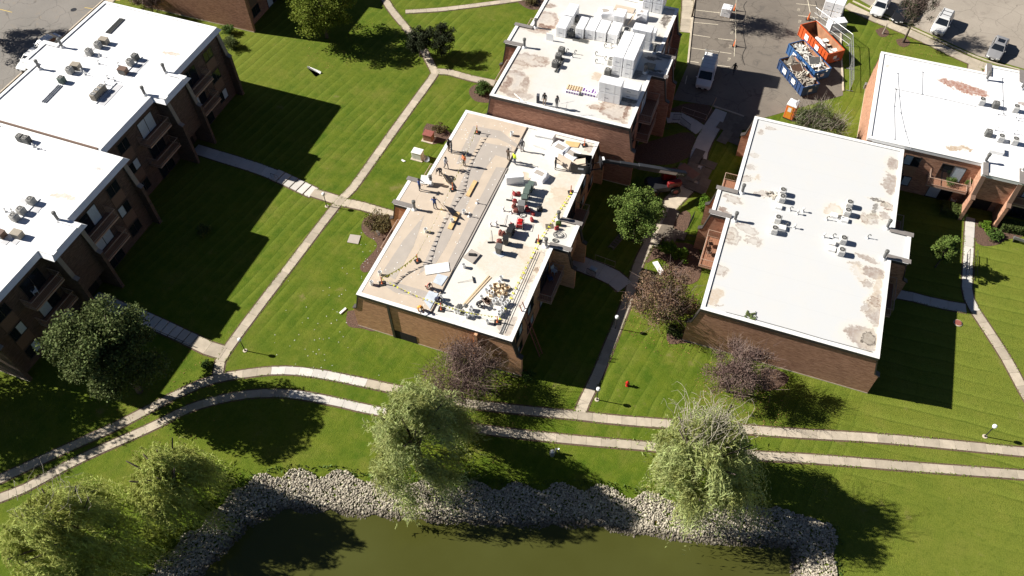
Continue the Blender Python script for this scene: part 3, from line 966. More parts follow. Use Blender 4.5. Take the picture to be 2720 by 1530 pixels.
white = (.80, .80, .80)
roof_A = roof_mat('roof_membrane_snow', white, rel(-69.55, 53.9, [((-64.00,58.92,9.45), 1.0, .3, 10, TN, .8, 0)]), .012)
roof_A2 = roof_mat('roof_membrane_snow_low', white, rel(-66.75, 31.95, [((-61.32,36.40,9.30), 1.5, .35, 10, TN, .7, 0), ((-60.08,40.97,9.30), .5, .15, 0, GY, .6, 0)]), .012)
roof_B = roof_mat('roof_membrane_old', (.64, .62, .575), rel(-22.45, 51.35, [((-15.52,46.69,5.70), .8, 2.4, -5, GY, .75, 1), ((-15.40,46.06,5.70), .35, .3, 0, BR, .9, 0), ((-15.62,47.52,5.70), .3, .8, 0, BR, .5, 1), ((-15.56,43.30,5.70), .6, 2.0, 0, GY, .45, 1), ((-16.81,47.85,5.70), 1.2, 1.0, 0, TN, .5, 1), ((-15.08,39.14,5.70), 1.5, 1.2, 0, GY, .6, 0),
                  ((-15.07,64.00,5.70), .9, .7, 0, GY, .6, 0), ((-16.29,56.60,5.70), 1.1, .7, 0, TN, .7, 1), ((-15.84,53.70,5.70), 2.0, 2.5, 0, TN, .45, 0), ((-15.70,57.95,5.70), 2.0, 3.0, 0, TN, .4, 0), ((-18.81,46.63,5.70), 3.0, 3.0, 0, TN, .35, 0)]), .09, (.66, .57, .42))
roof_C = roof_mat('roof_membrane_worn', (.58, .575, .55), rel(-19.45, 76.5, [((-25.39,72.57,8.50), 2.6, 1.3, 8, BR, .75, 1), ((-24.17,73.00,8.50), .9, .5, 0, BR, .6, 1), ((-26.32,71.35,8.50), 1.3, 1.0, 0, BR, .55, 1), ((-25.65,68.27,8.50), 2.0, 2.2, 0, BR, .7, 1), ((-26.33,67.69,8.50), .6, 1.5, 0, BR, .8, 0), ((-24.42,68.88,8.50), .6, 1.0, 0, GY, .8, 0), ((-24.60,66.62,8.50), 2.0, .7, 0, GY, .6, 0),
                  ((-25.91,80.09,8.50), 1.8, 2.2, 0, BR, .75, 1), ((-25.48,79.17,8.50), 1.0, .5, 0, BR, .95, 0), ((-26.51,83.29,8.50), .7, .6, 0, BR, .7, 0), ((-26.37,77.99,8.50), 2.2, .35, 0, BR, .45, 0), ((-15.76,67.37,8.50), .8, .35, 0, BR, .95, 0), ((-13.92,67.61,8.50), 1.9, 1.3, -20, BR, .85, 1), ((-12.64,67.91,8.50), .35, 1.3, 0, BR, .9, 0), ((-14.66,68.32,8.50), .9, .5, 30, BR, .6, 1),
                  ((-12.39,66.25,8.50), .4, .3, 0, BR, .5, 0), ((-21.37,78.41,8.50), 1.3, .5, 0, DK, .85, 0), ((-12.94,69.75,8.50), 1.4, .5, 0, DK, .8, 0), ((-12.49,84.99,8.50), .5, 1.3, 0, DK, .9, 0), ((-12.51,80.96,8.50), .6, 1.1, 0, DK, .6, 1), ((-13.09,74.25,8.50), .8, .7, 0, DK, .7, 0), ((-11.12,75.47,8.50), .8, .3, 0, DK, .9, 0), ((-12.08,77.52,8.50), 1.0, .35, 0, DK, .85, 0), ((-17.03,72.34,8.50), .8, .8, 0, TN, .8, 0)]), .10, (.62, .53, .42))
roof_D = roof_mat('roof_membrane_stained', (.555, .56, .555), rel(8.6, 60.9, [((15.62,72.42,5.75), .75, 1.1, 0, GY, .85, 0), ((15.69,69.37,5.75), .7, 1.7, 0, GY, .8, 0), ((15.60,66.04,5.75), .65, .6, 0, BR, .95, 1), ((15.51,66.01,5.75), .35, .3, 0, DK, .8, 1), ((14.63,66.46,5.75), .9, .25, -5, DK, .9, 0), ((14.48,65.16,5.75), .22, .9, 0, DK, .75, 0), ((14.49,64.08,5.75), .5, .45, 0, DK, .95, 1),
                  ((14.08,63.54,5.75), 1.2, .9, 0, GY, .75, 1), ((13.64,63.38,5.75), .6, .6, 20, BR, .7, 1), ((15.56,64.47,5.75), .5, .7, 0, GY, .7, 0), ((14.37,58.35,5.75), 1.2, .35, -15, GY, .8, 0), ((15.24,56.70,5.75), 1.2, .8, -10, GY, .9, 0), ((13.44,57.15,5.75), .6, .25, 0, GY, .7, 0), ((13.90,56.10,5.75), .5, 1.2, 25, TN, .5, 1), ((14.77,55.22,5.75), .45, .4, 0, GY, .75, 0), ((15.86,52.47,5.75), .8, 2.3, 0, GY, .8, 0),
                  ((15.71,53.22,5.75), .5, .75, 0, BR, .95, 1), ((15.04,52.18,5.75), .5, .6, 0, GY, .6, 0), ((15.05,48.86,5.75), 1.7, 1.3, 0, GY, .85, 0), ((15.54,48.93,5.75), .75, .85, 0, DK, .9, 1), ((15.92,47.58,5.75), .8, .25, 0, GY, .6, 0), ((15.69,55.19,5.75), .4, 1.2, 0, TN, .6, 0), ((1.47,56.65,5.75), 1.1, 1.3, 0, GY, .8, 1), ((1.47,56.65,5.75), .5, .7, 0, BR, .6, 1), ((2.86,58.20,5.75), 1.2, .5, -10, GY, .75, 1),
                  ((3.68,56.80,5.75), .8, .7, 0, GY, .75, 1), ((1.37,52.09,5.75), .8, .8, 0, GY, .85, 1), ((1.51,48.81,5.75), .7, 1.1, 0, TN, .8, 0), ((0.77,61.65,5.75), 1.1, .55, -15, GY, .8, 1), ((3.63,63.51,5.75), 1.3, .4, 15, GY, .85, 1), ((1.38,65.14,5.75), .6, .7, 0, GY, .8, 1), ((1.44,66.93,5.75), .6, .5, 0, GY, .5, 0), ((1.61,68.80,5.75), .6, .35, 0, GY, .65, 1), ((1.57,72.69,5.75), .45, .5, 0, GY, .7, 0), ((2.65,73.63,5.75), .5, .25, 0, BR, .7, 1), ((2.44,65.52,5.75), .4, .5, 0, TN, .7, 0),
                  ((0.09,59.75,5.75), .6, .4, 0, BR, .8, 0), ((10.75,63.56,5.75), 1.1, .9, 0, TN, .8, 1), ((2.15,47.88,5.75), .5, .15, 0, GY, .7, 0)]), .035, (.66, .60, .48))
roof_E = roof_mat('roof_membrane_bright', white, rel(26.45, 82.85, [((22.04,87.22,6.20), 3.0, .85, -12, (.30, .125, .075), .95, 0), ((21.48,76.43,6.20), 1.0, .45, 8, (.36, .24, .13), .85, 0), ((22.79,76.97,6.20), .75, .38, 0, (.36, .24, .13), .85, 0), ((13.65,88.37,6.20), .35, .5, 0, TN, .6, 0), ((28.45,86.42,6.20), .4, .4, 0, BR, .7, 0)], math.pi / 2), .012)

building('apartment_block', 'three-storey brown brick block with snow white roof, shaded balconies facing the lawn steps', -69.55, 53.9, 15.65, 21.6, 9.45, 3, roof_A, trim='white_metal', top='white_metal', cop='grey_coping', brick='brick_shaded')
MB().box(-7.6, 7.6, -10.98, -10.80, 9.40, 9.64).build('edge_coping', M['brown_siding'], bpy.data.objects['apartment_block'])
building('apartment_block', 'three-storey brick block behind the big leafy tree, its white roof slightly lower than its neighbour', -66.75, 31.95, 15.6, 21.75, 9.3, 3, roof_A2, trim='white_metal', top='white_metal', cop='grey_coping', brick='brick_shaded')
bB = building('apartment_block', 'two-storey brick block being re-roofed, half tan boards and half old white membrane', -22.45, 51.35, 15.5, 27.3, 5.7, 2, roof_B, top='white_trim')
building('apartment_block', 'three-storey brick block with worn white roof stacked with white wrapped insulation bundles', -19.45, 76.5, 15.7, 22.2, 8.5, 3, roof_C, brick='brick_red')
building('apartment_block', 'two-storey brick block with white roof marked by brown puddle stains along its edges', 8.6, 60.9, 15.8, 27.8, 5.75, 2, roof_D, brick='brick_grey')
building('apartment_block', 'brick block with bright white roof, two long rust stains and a sunny planted balcony', 26.45, 82.85, 15.5, 27.4, 6.2, 2, roof_E, rz=math.pi / 2, trim='white_trim', cop='brown_siding', brick='brick_grey')
fp = (-66.18,76.11,0.00)
building('apartment_block', 'brick block with shrub against its wide blank red brown end wall near the street', fp[0] - .95 - 7.85, fp[1] + 11, 15.7, 22, 9.0, 3, roof_A, brick='brick_red')

# re-roofing boards on the west half of the block being re-roofed
RZ = 5.72
def roof_poly(pts, name, m, z0, z1, parent):
    return MB().prism([(p[0] + 22.45, p[1] - 51.35) for p in pts], z0, z1).build(name, M[m], parent)
tb = roof_poly([(-29.95, 37.95), (-22.85, 37.95), (-22.85, 64.75), (-29.95, 64.75)], 'tan_board_layer', 'tan_board', RZ - .01, RZ + .08, bB)
roof_poly([(-31.55, 49.75), (-29.96, 49.75), (-29.96, 53.0), (-31.55, 53.0)], 'tan_board_layer', 'tan_board', RZ - .01, RZ + .079, bB)
for k, pts in enumerate([
    [(-28.52,62.99,5.80), (-28.31,58.75,5.80), (-28.03,56.78,5.80), (-26.87,57.37,5.80), (-27.10,61.56,5.80), (-25.25,61.96,5.80), (-21.70,61.10,5.80), (-25.33,63.21,5.80)],
    [(-26.52,60.88,5.80), (-26.68,56.36,5.80), (-26.31,50.94,5.80), (-25.87,44.39,5.80), (-25.73,41.82,5.80), (-24.69,43.61,5.80), (-24.58,45.87,5.80), (-24.71,51.51,5.80), (-24.87,57.01,5.80), (-24.57,59.47,5.80), (-22.99,59.42,5.80), (-23.28,61.16,5.80)],
    [(-23.84,57.79,5.80), (-23.83,51.82,5.80), (-23.70,46.18,5.80), (-23.66,43.24,5.80), (-22.73,43.38,5.80), (-22.60,46.83,5.80), (-22.60,52.26,5.80), (-22.63,58.10,5.80)],
    [(-28.28,48.92,5.80), (-28.91,45.09,5.80), (-29.14,40.83,5.80), (-27.59,40.42,5.80), (-27.62,44.78,5.80)],
    [(-28.74,39.58,5.80), (-26.94,39.04,5.80), (-23.35,39.44,5.80), (-22.67,40.10,5.80), (-24.41,40.18,5.80), (-27.85,40.14,5.80)]]):
    roof_poly(pts, 'grey_strip', 'grey_board', RZ + .06, RZ + .0835 + .0006 * k, bB)
roof_poly([(-22.84, 37.95), (-22.74, 37.95), (-22.74, 64.75), (-22.84, 64.75)], 'edge_strip', 'dark_trim', RZ - .01, RZ + .09, bB)
b = MB()
for i in range(150):
    x, y = random.uniform(-29.7, -23.1), random.uniform(38.2, 64.4)
    b.cyl(x + 22.45, y - 51.35, RZ + .082, RZ + .096, .055, n=6)
o = b.build('fastener_plates', M['white_trim'], bB)
o['kind'] = 'stuff'
# brick recess in the lower south wall of that block
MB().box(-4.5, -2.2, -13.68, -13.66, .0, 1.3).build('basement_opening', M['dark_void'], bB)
MB().box(-4.78, -4.52, -13.75, -13.62, 0, 5.4).build('buttress', M['dark_trim'], bB)
MB().box(4.2, 4.5, -14.0, -13.62, 0, 5.4).build('buttress', M['brick'], bB)

# ------------------------------------------------------------------ trees and plants
def leaf_quads(P, size, aspect, up=.5, along=None):
    n_ = len(P)
    nrm = rng.normal(size=(n_, 3)); nrm[:, 2] += up * 2
    nrm /= np.linalg.norm(nrm, axis=1)[:, None]
    tn = rng.normal(size=(n_, 3)) if along is None else along + rng.normal(size=(n_, 3)) * .25
    tn -= nrm * (tn * nrm).sum(1)[:, None]
    tn /= np.linalg.norm(tn, axis=1)[:, None] + 1e-9
    bt = np.cross(nrm, tn)
    s_ = size * rng.uniform(.7, 1.3, n_)[:, None]
    a, b_ = tn * s_ * .5, bt * s_ * aspect * .5
    return np.stack([P - a, P - b_ * 1.0 + a * .1, P + a, P + b_ * 1.0 + a * .1], 1)

def crown_points(h, r, z0, n_, clumps, flat=.7, cr=.26, shell=2.4, squash=1.0):
    cz, hz = (h + z0) / 2, (h - z0) / 2
    d = rng.normal(size=(clumps, 3))
    d /= np.linalg.norm(d, axis=1)[:, None]
    rad = rng.random(clumps) ** (1 / shell) * rng.uniform(.78, 1.08, clumps)
    C = d * rad[:, None] * np.array([r * (1 - cr * .6), r * (1 - cr * .6), hz * (1 - cr * .5)]) + np.array([0, 0, cz])
    k = rng.integers(0, clumps, n_)
    off = rng.normal(size=(n_, 3))
    off /= np.linalg.norm(off, axis=1)[:, None]
    off *= (rng.random(n_) ** .5)[:, None] * (r * cr * rng.uniform(.7, 1.25, clumps)[k])[:, None] * np.array([1, 1, flat])
    return C, C[k] + off

def limbs(b, h, r, z0, tr, C, count, mi=0):
    top = z0 + (h - z0) * .55
    b.tube([(0, 0, -.2), (.03, .02, z0 * .6), (0.05, -.02, z0 + .2), (0, .05, top)], tr, tr * .45, 8, mi)
    for i in range(count):
        c_ = C[i % len(C)]
        s0 = random.uniform(.25, .95)
        st = Vector((0, 0, z0 * .7 + (top - z0 * .7) * s0))
        e = Vector(c_)
        mid = st.lerp(e, .5) + Vector((random.uniform(-.2, .2), random.uniform(-.2, .2), random.uniform(.0, .4)))
        b.tube([st, mid, e], tr * .4, tr * .09, 5, mi)

def twigs(n_, C, r, length, w):
    P, Q = [], []
    k = rng.integers(0, len(C), n_)
    st = C[k] + rng.normal(size=(n_, 3)) * r * .12
    d = st / (np.linalg.norm(st, axis=1)[:, None] + 1e-9) + rng.normal(size=(n_, 3)) * .7
    d /= np.linalg.norm(d, axis=1)[:, None]
    L = length * rng.uniform(.4, 1.2, n_)[:, None]
    side = np.cross(d, rng.normal(size=(n_, 3)))
    side /= np.linalg.norm(side, axis=1)[:, None]
    return np.stack([st - side * w, st + side * w, st + d * L + side * w * .3, st + d * L - side * w * .3], 1)

def tree(name, label, base, h, r, z0, leaf, n_=7000, clumps=70, lsize=.26, tr=.2, bark='bark', cat='tree', group=None, flat=.7, cr=.26, shell=2.4, tw=0, twm='twig', up=.5, aspect=.7, lean=(0, 0), limbn=14):
    n_, lsize = int(n_ * 1.7), lsize * .74
    root = thing(name, label, cat, base, 0, group)
    C, P = crown_points(h, r, z0, n_, clumps, flat, cr, shell)
    sh_ = lambda A: A + np.stack([A[:, 2] * lean[0], A[:, 2] * lean[1], np.zeros(len(A))], -1)
    C, P = sh_(C), sh_(P)
    b = MB()
    limbs(b, h, r, z0, tr, C, limbn)
    tk = b.build('trunk', M[bark], root, smooth=True)
    if lean != (0, 0):
        for v_ in tk.data.vertices:
            if v_.co.z < z0:
                v_.co.x += v_.co.z * lean[0]; v_.co.y += v_.co.z * lean[1]
    link(bpy.data.objects.new('crown', quads_mesh('crown', leaf_quads(P, lsize, aspect, up), M[leaf])), root)
    if tw:
        link(bpy.data.objects.new('twigs', quads_mesh('twigs', twigs(tw, C, r, r * .38, .018), M[twm])), root)['kind'] = 'stuff'
    return root

def willow(label, base, h, r, leaf, tufts=90, strands=13, nl=17, wind=(.5, .4), sy=1.0, group='weeping willows by the pond', bare=0):
    root = thing('willow_tree', label, 'tree', base, 0, group)
    b = MB()
    tops = []
    b.tube([(0, 0, -.6), (.1, 0, h * .2), (.0, .1, h * .42)], .42, .26, 8)
    for i in range(9):
        a = i * .7 + random.uniform(-.2, .2)
        rr = r * random.uniform(.35, .8)
        e = Vector((math.cos(a) * rr, math.sin(a) * rr, h * random.uniform(.72, .97)))
        b.tube([(0, 0, h * .3), (math.cos(a) * rr * .35, math.sin(a) * rr * .35, h * .62), e], .2, .05, 6)
    b.build('trunk', M['bark'], root, smooth=True)
    quads = []
    for i in range(int(tufts * .5)):
        a = random.uniform(0, 6.283)
        q = math.sqrt(random.random())
        rr = q * r * random.uniform(.72, .95)
        zt = h * (1 - .45 * q ** 2.0) * random.uniform(.84, 1.03)
        if random.random() < .25:
            zt *= random.uniform(.5, .8)
        cx_, cy_ = math.cos(a) * rr / sy ** .5, math.sin(a) * rr * sy
        ln = random.uniform(.34, .80) * h * (.5 + .5 * q)
        outw = np.array([math.cos(a), math.sin(a), 0])
        wnd = np.array([wind[0], wind[1], 0]) * random.uniform(.1, 1.3)
        tdir = outw * random.uniform(.05, .40) + wnd * .8 + rng.normal(size=3) * np.array([.12, .12, 0])
        spread = random.uniform(.28, .5)
        for k in range(int(strands * 2.3)):
            p0 = np.array([cx_, cy_, zt]) + rng.normal(size=3) * np.array([spread, spread, spread * .45])
            L = ln * random.uniform(.45, 1.1)
            tt = np.linspace(0, 1, nl)
            o_ = (tdir + rng.normal(size=3) * np.array([.10, .10, 0])) * L * .6
            path = p0 + np.outer(tt, o_) + np.outer(.16 * np.sin(tt * math.pi) - tt ** 1.5 * .90, [0, 0, L])
            path[:, 2] = np.maximum(path[:, 2], .12 + rng.random() * .2)
            dr = np.gradient(path, axis=0)
            quads.append((path + rng.normal(size=path.shape) * .03, dr / (np.linalg.norm(dr, axis=1)[:, None] + 1e-9)))
    P = np.concatenate([q_[0] for q_ in quads]); T = np.concatenate([q_[1] for q_ in quads])
    link(bpy.data.objects.new('crown', quads_mesh('crown', leaf_quads(P, .46, .15, .25, T), M[leaf])), root)
    if bare:
        b = MB()
        for i in range(bare):
            a = random.uniform(0, 6.28)
            rr = r * random.uniform(.2, 1.0)
            st = Vector((math.cos(a) * rr * .75, .9 + math.sin(a) * rr * .5, h * random.uniform(.78, .93)))
            e = st + Vector((random.uniform(-.9, .9), random.uniform(-.1, 1.3), random.uniform(.3, 1.4)))
            f = e + Vector((random.uniform(-.9, .9), random.uniform(-.3, 1.0), random.uniform(-.4, .4)))
            g2 = f + Vector((random.uniform(-.5, .7), random.uniform(-.3, .7), -random.uniform(.3, 1.0)))
            b.tube([st, st.lerp(e, .5) + Vector((random.uniform(-.2, .2), 0, .1)), e, e.lerp(f, .5) + Vector((0, 0, .18)), f, g2], .022, .006, 4)
        b.build('bare_branches', M['twig_pale'], root)
    return root

willow('large weeping willow over the path between two brick blocks, swept by wind', (-18.96,25.68,0.00), 12.0, 3.7, 'leaf_willow', 150, 15, sy=1.32, wind=(.32, .4))
willow('weeping willow with bare twigs on top, trailing strands over the pond stones', (3.78,31.64,0.00), 11.8, 4.1, 'leaf_willow', 138, 14, bare=150, wind=(.35, .25))
willow('small weeping willow standing on the grass bank at the stone corner', (-36.50,15.70,0.00), 9.4, 3.1, 'leaf_willow_y', 100, 14, wind=(.4, .2))
willow('ragged weeping willow with dead broken limbs at the pond path end', (-40.31,8.71,0.00), 12.4, 4.4, 'leaf_willow_y', 150, 14, wind=(.35, .25), bare=40)

tree('shade_tree', 'big leafy green tree hiding the corner of the three-storey block', (-47.37,23.79,0.00), 13.2, 5.0, 1.6, 'leaf_deep', 21000, 85, .32, .34, cr=.27, shell=2.6)
tree('shade_tree', 'round bright green tree beside the telehandler in the shaded court', (-8.15,57.69,0.00), 7.4, 3.2, 1.6, 'leaf_round', 9000, 80, .25, .2, cr=.25, shell=3.5)
tree('shade_tree', 'small round tree beside the straight walk and its stair rail', (22.57,64.88,0.00), 4.9, 1.55, 1.0, 'leaf_round', 4200, 45, .2, .1, cr=.3, shell=3.2)
tree('shade_tree', 'tall yellow green tree at the lawn corner by the forking walk', (-56.32,78.37,0.00), 9.5, 4.8, .8, 'leaf_yellow', 11000, 90, .32, .26, cr=.25, shell=3.2)
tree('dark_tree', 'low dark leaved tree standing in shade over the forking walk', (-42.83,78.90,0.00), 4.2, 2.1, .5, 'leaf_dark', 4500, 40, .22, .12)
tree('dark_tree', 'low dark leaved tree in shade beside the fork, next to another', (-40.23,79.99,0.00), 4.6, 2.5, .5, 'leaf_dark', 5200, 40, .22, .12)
tree('crab_tree', 'purple brown leaved crab tree against the wall of the re-roofed block', (-18.34,34.87,0.00), 5.8, 4.4, 1.2, 'leaf_purple', 10500, 90, .17, .16, flat=.6, cr=.2, shell=2.0, tw=1500, aspect=.6)
tree('crab_tree', 'purple brown leaved crab tree against the wall of the stained-roof block', (5.04,42.73,0.00), 6.6, 3.3, 1.0, 'leaf_purple', 10500, 90, .17, .16, flat=.6, cr=.22, shell=2.0, tw=1500, aspect=.6, lean=(.1, .1))
tree('crab_tree', 'spreading reddish green crab tree between the walk and balcony', (-3.30,48.94,0.00), 6.2, 3.8, 1.0, 'leaf_crab', 9000, 90, .2, .17, flat=.65, cr=.24, shell=2.6, tw=700)
tree('parking_tree', 'wide sparse olive tree over the kerb beside the orange toilet', (7.55,78.82,0.00), 5.2, 3.8, 1.6, 'leaf_olive', 9500, 80, .2, .18, flat=.5, cr=.2, shell=2.2, tw=1400, twm='bark_pale')
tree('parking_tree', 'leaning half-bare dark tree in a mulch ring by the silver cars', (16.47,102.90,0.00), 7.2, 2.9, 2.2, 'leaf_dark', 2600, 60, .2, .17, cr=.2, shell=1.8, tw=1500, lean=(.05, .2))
tree('crab_tree', 'bare brown shrub tree in front of the blank end wall', (-81.41,74.85,0.00), 4.6, 2.6, .6, 'leaf_purple', 3000, 60, .18, .1, cr=.22, shell=2.0, tw=1200)
tree('street_tree', 'thin bare street tree at the kerb of the dumpster lot', (-11.06,99.10,0.00), 10.0, 3.4, 2.6, 'leaf_olive', 2600, 60, .22, .14, cr=.2, shell=1.8, tw=900)
tree('street_tree', 'half-bare street tree shading the white cars in the lot', (-101.04,62.94,0.00), 10.5, 5.2, 2.2, 'leaf_olive', 10000, 70, .28, .24, cr=.22, tw=900)
tree('shade_tree', 'big leafy tree beyond the far end of the pond walk', (-69.98,14.47,0.00), 15.0, 6.0, 1.8, 'leaf_deep', 12000, 110, .36, .36, cr=.23, shell=3.2)
tree('shade_tree', 'tall leafy tree left of the pond walk, shading it in patches', (-63.70,16.97,0.00), 13.0, 5.0, 1.8, 'leaf_deep', 9000, 90, .34, .3, cr=.23, shell=3.0)

def shrub(label, base, r, h, leaf, n_=1500, lsize=.16, name='shrub', cat='shrub', group=None, clumps=26):
    root = thing(name, label, cat, base, 0, group)
    C, P = crown_points(h, r, .0, n_, clumps, .8, .32, 2.6)
    P[:, 2] = np.maximum(P[:, 2], .03)
    b = MB()
    for i in range(6):
        c_ = C[i]
        b.tube([(0, 0, -.05), (c_[0] * .4, c_[1] * .4, abs(c_[2]) * .6), (c_[0], c_[1], max(.1, c_[2]))], .03, .01, 5)
    b.build('stem', M['bark'], root)
    link(bpy.data.objects.new('foliage', quads_mesh('foliage', leaf_quads(P, lsize, .6, .5), M[leaf])), root)
    return root
shrub('lush green shrub in a mulch bed by the bundle-stacked block', (-32.47,75.14,0.00), 1.5, 1.2, 'leaf_bush', 2600)
shrub('thin brown shrub in the small bed behind the brick planter', (-34.83,66.67,0.00), 1.0, .9, 'leaf_rust', 900)
shrub('rust and green shrub in the curved bed beside the re-roofed block', (-34.93,50.31,0.00), 1.9, 1.3, 'leaf_rust', 3200)
shrub('lime green perennial clump beside the curving walk', (-4.41,57.83,0.00), 1.1, .8, 'leaf_lime', 1800)
shrub('bright green perennial clump in the bed below the wooden balcony', (-2.83,57.24,0.00), 1.2, .8, 'leaf_lime', 2000)
shrub('small green shrub growing at the foot of a flaring brick corner by the walk', (-1.11,47.37,0.00), .95, 1.2, 'leaf_hedge', 1600)
shrub('small pale shrub beside the shaded ladder corner', (-13.06,37.82,0.00), .75, .8, 'leaf_bush', 900)
shrub('tuft of green at the shaded walk junction below the steps', (-42.96,28.44,0.00), .6, .6, 'leaf_bush', 700)
shrub('lime ornamental grass clump in the bed across from the stair rail', (27.38,72.39,0.00), .9, .7, 'leaf_lime', 1500)
shrub('green ornamental grass clump at the bed tip near the bench', (28.21,71.28,0.00), 1.0, .7, 'leaf_bush', 1500)
shrub('green shrub at the court edge in front of a wooden balcony', (-2.08,64.57,0.00), .8, 1.2, 'leaf_lime', 1200)
shrub('low green bush growing at the right of the shaded play railing', (-2.17,65.97,0.00), .8, .9, 'leaf_lime', 1000)
shrub('dark bush in the shade of the shaded lawn below the block', (-52.66,42.95,0.00), 1.1, 1.0, 'leaf_hedge', 1200)
shrub('brown bush in the mulch corner above the bundle-stacked block', (-33.00,94.95,0.00), 1.3, .9, 'leaf_rust', 1300)
shrub('dark green bush against the shaded block by the lawn corner', (-67.43,72.34,0.00), 1.6, 1.6, 'leaf_deep', 2200)
shrub('green bush beside the bare shrub tree at the block end', (-69.28,74.72,0.00), 1.2, 1.2, 'leaf_bush', 1600)

def hedge(label, a, b_, w, h):
    a, b_ = Vector(a), Vector(b_)
    d = b_ - a
    root = thing('hedge', label, 'hedge', (a + b_) / 2, math.atan2(d.y, d.x))
    L = d.length
    n_ = int(1500 * L)
    P = np.stack([rng.uniform(-L / 2, L / 2, n_), rng.uniform(-w / 2, w / 2, n_), rng.uniform(.05, h, n_)], -1)
    face = rng.integers(0, 3, n_)
    P[face == 0, 2] = h + rng.normal(size=(face == 0).sum()) * .05
    P[face == 1, 1] = np.sign(P[face == 1, 1]) * w / 2 + rng.normal(size=(face == 1).sum()) * .04
    MB().box(-L / 2 + .1, L / 2 - .1, -.08, .08, -.02, h * .6).build('stem', M['bark'], root)
    link(bpy.data.objects.new('foliage', quads_mesh('foliage', leaf_quads(P, .13, .6, .5), M['leaf_hedge'])), root)
hedge('clipped green hedge block facing the sunny balcony', (22.53,73.33,0.00), (25.16,73.43,0.00), 1.5, 1.0)
hedge('clipped dark hedge behind the park bench', (28.72,72.97,0.00), (31.94,73.22,0.00), 1.2, .9)

# tufts of longer grass along the top of the stone bank
n_ = 9000
X = rng.uniform(-46, 18, n_ * 6); Y = rng.uniform(-2, 33, n_ * 6)
dd = poly_dist(X, Y, POND)
k = (dd > -.55) & (dd < .12)
X, Y = X[k], Y[k]
P = np.stack([X, Y, np.full(len(X), .10)], -1)
o = link(bpy.data.objects.new('bank_grass', quads_mesh('bank_grass', leaf_quads(P, .34, .3, -.2), mat('leaf_bank', (.062, .105, .012), .7, .3, 1, island=.4, trans=.2))))
o['kind'] = 'stuff'
tag(o, 'fringe of longer green grass along the top of the stones', 'grass')

# grass creeping over the walk edges, in uneven runs
pts = []
for a, c_ in EDGE:
    n__ = int(np.hypot(*(c_ - a)) * random.choice([0, 2, 5, 9, 14]))
    u = rng.random(n__)[:, None]
    pts.append(a + (c_ - a) * u + rng.normal(size=(n__, 2)) * .07)
P2 = np.concatenate(pts)
P = np.stack([P2[:, 0], P2[:, 1], np.full(len(P2), .062)], -1)
o = link(bpy.data.objects.new('edge_grass', quads_mesh('edge_grass', leaf_quads(P, .13, .5, 1.6), mat('leaf_edge', (.13, .18, .02), .8, .3, 1, island=.4, spec=.1))))
o['kind'] = 'stuff'
tag(o, 'uneven grass blades creeping over the edges of the walks', 'grass')
# fallen leaves under the crab trees and shade trees
pts = []
for (cx_, cy_, _z), rr, n__ in (((-18.34,34.87,0.00), 5.0, 500), ((5.04,42.73,0.00), 4.5, 500), ((-3.30,48.94,0.00), 4.5, 400), ((-56.32,78.37,0.00), 6.0, 300), ((-18.96,25.68,0.00), 5.5, 250), ((3.78,31.64,0.00), 5.5, 250), ((16.47,102.90,0.00), 4.0, 250), ((7.55,78.82,0.00), 4.5, 250), ((-47.37,23.79,0.00), 6.5, 300)):
    a = rng.uniform(0, 6.283, n__); q = np.sqrt(rng.random(n__)) * rr
    pts.append(np.stack([cx_ + np.cos(a) * q + rr * .3, cy_ + np.sin(a) * q, np.full(n__, .045)], -1))
P = np.concatenate(pts)
P[:, 2] += ground_z(P[:, 0], P[:, 1])
o = link(bpy.data.objects.new('fallen_leaves', quads_mesh('fallen_leaves', leaf_quads(P, .11, .7, 1.5), mat('leaf_fallen', (.26, .15, .06), .9, .4, 1, island=.5, spec=.1))))
o['kind'] = 'stuff'
tag(o, 'brown and yellow fallen leaves scattered under the trees', 'leaves')

# ------------------------------------------------------------------ roof equipment
def make_ac(body, ringm='ac_grey', w=.78, h=.85):
    def f():
        r_ = bpy.data.objects.new('condenser_unit', None); col.objects.link(r_)
        b = MB()
        b.cbox(-w / 2, w / 2, -w / 2, w / 2, .08, h, .07)
        b.build('cabinet', M[body], r_)
        b = MB()
        for s in (-1, 1):
            for k in range(7):
                z = .2 + k * .085
                b.box(s * (w / 2 + .002), s * (w / 2 + .018), -w / 2 + .1, w / 2 - .1, z, z + .035)
                b.box(-w / 2 + .1, w / 2 - .1, s * (w / 2 + .002), s * (w / 2 + .018), z, z + .035)
        b.build('louvre', M[body], r_)
        b = MB()
        b.cyl(0, 0, h + .001, h + .02, w * .40, n=16)
        g = b.build('fan_grille', M['black_plastic'], r_)
        b = MB()
        b.ring(0, 0, h + .026, w * .37, w * .43, 18)
        b.ring(0, 0, h + .026, w * .06, w * .15, 12)
        for k in range(8):
            a = k * math.pi / 4
            b.obox((math.cos(a) * w * .26, math.sin(a) * w * .26, h + .027), (w * .24, .018, .006), a)
        b.build('grille_ring', M[ringm], g)
        b = MB()
        for s in (-1, 1):
            b.box(-w / 2 - .05, w / 2 + .05, s * w * .32 - .04, s * w * .32 + .04, .0, .08)
        b.build('sleeper', M['galv_dull'], r_)
        return r_
    return f

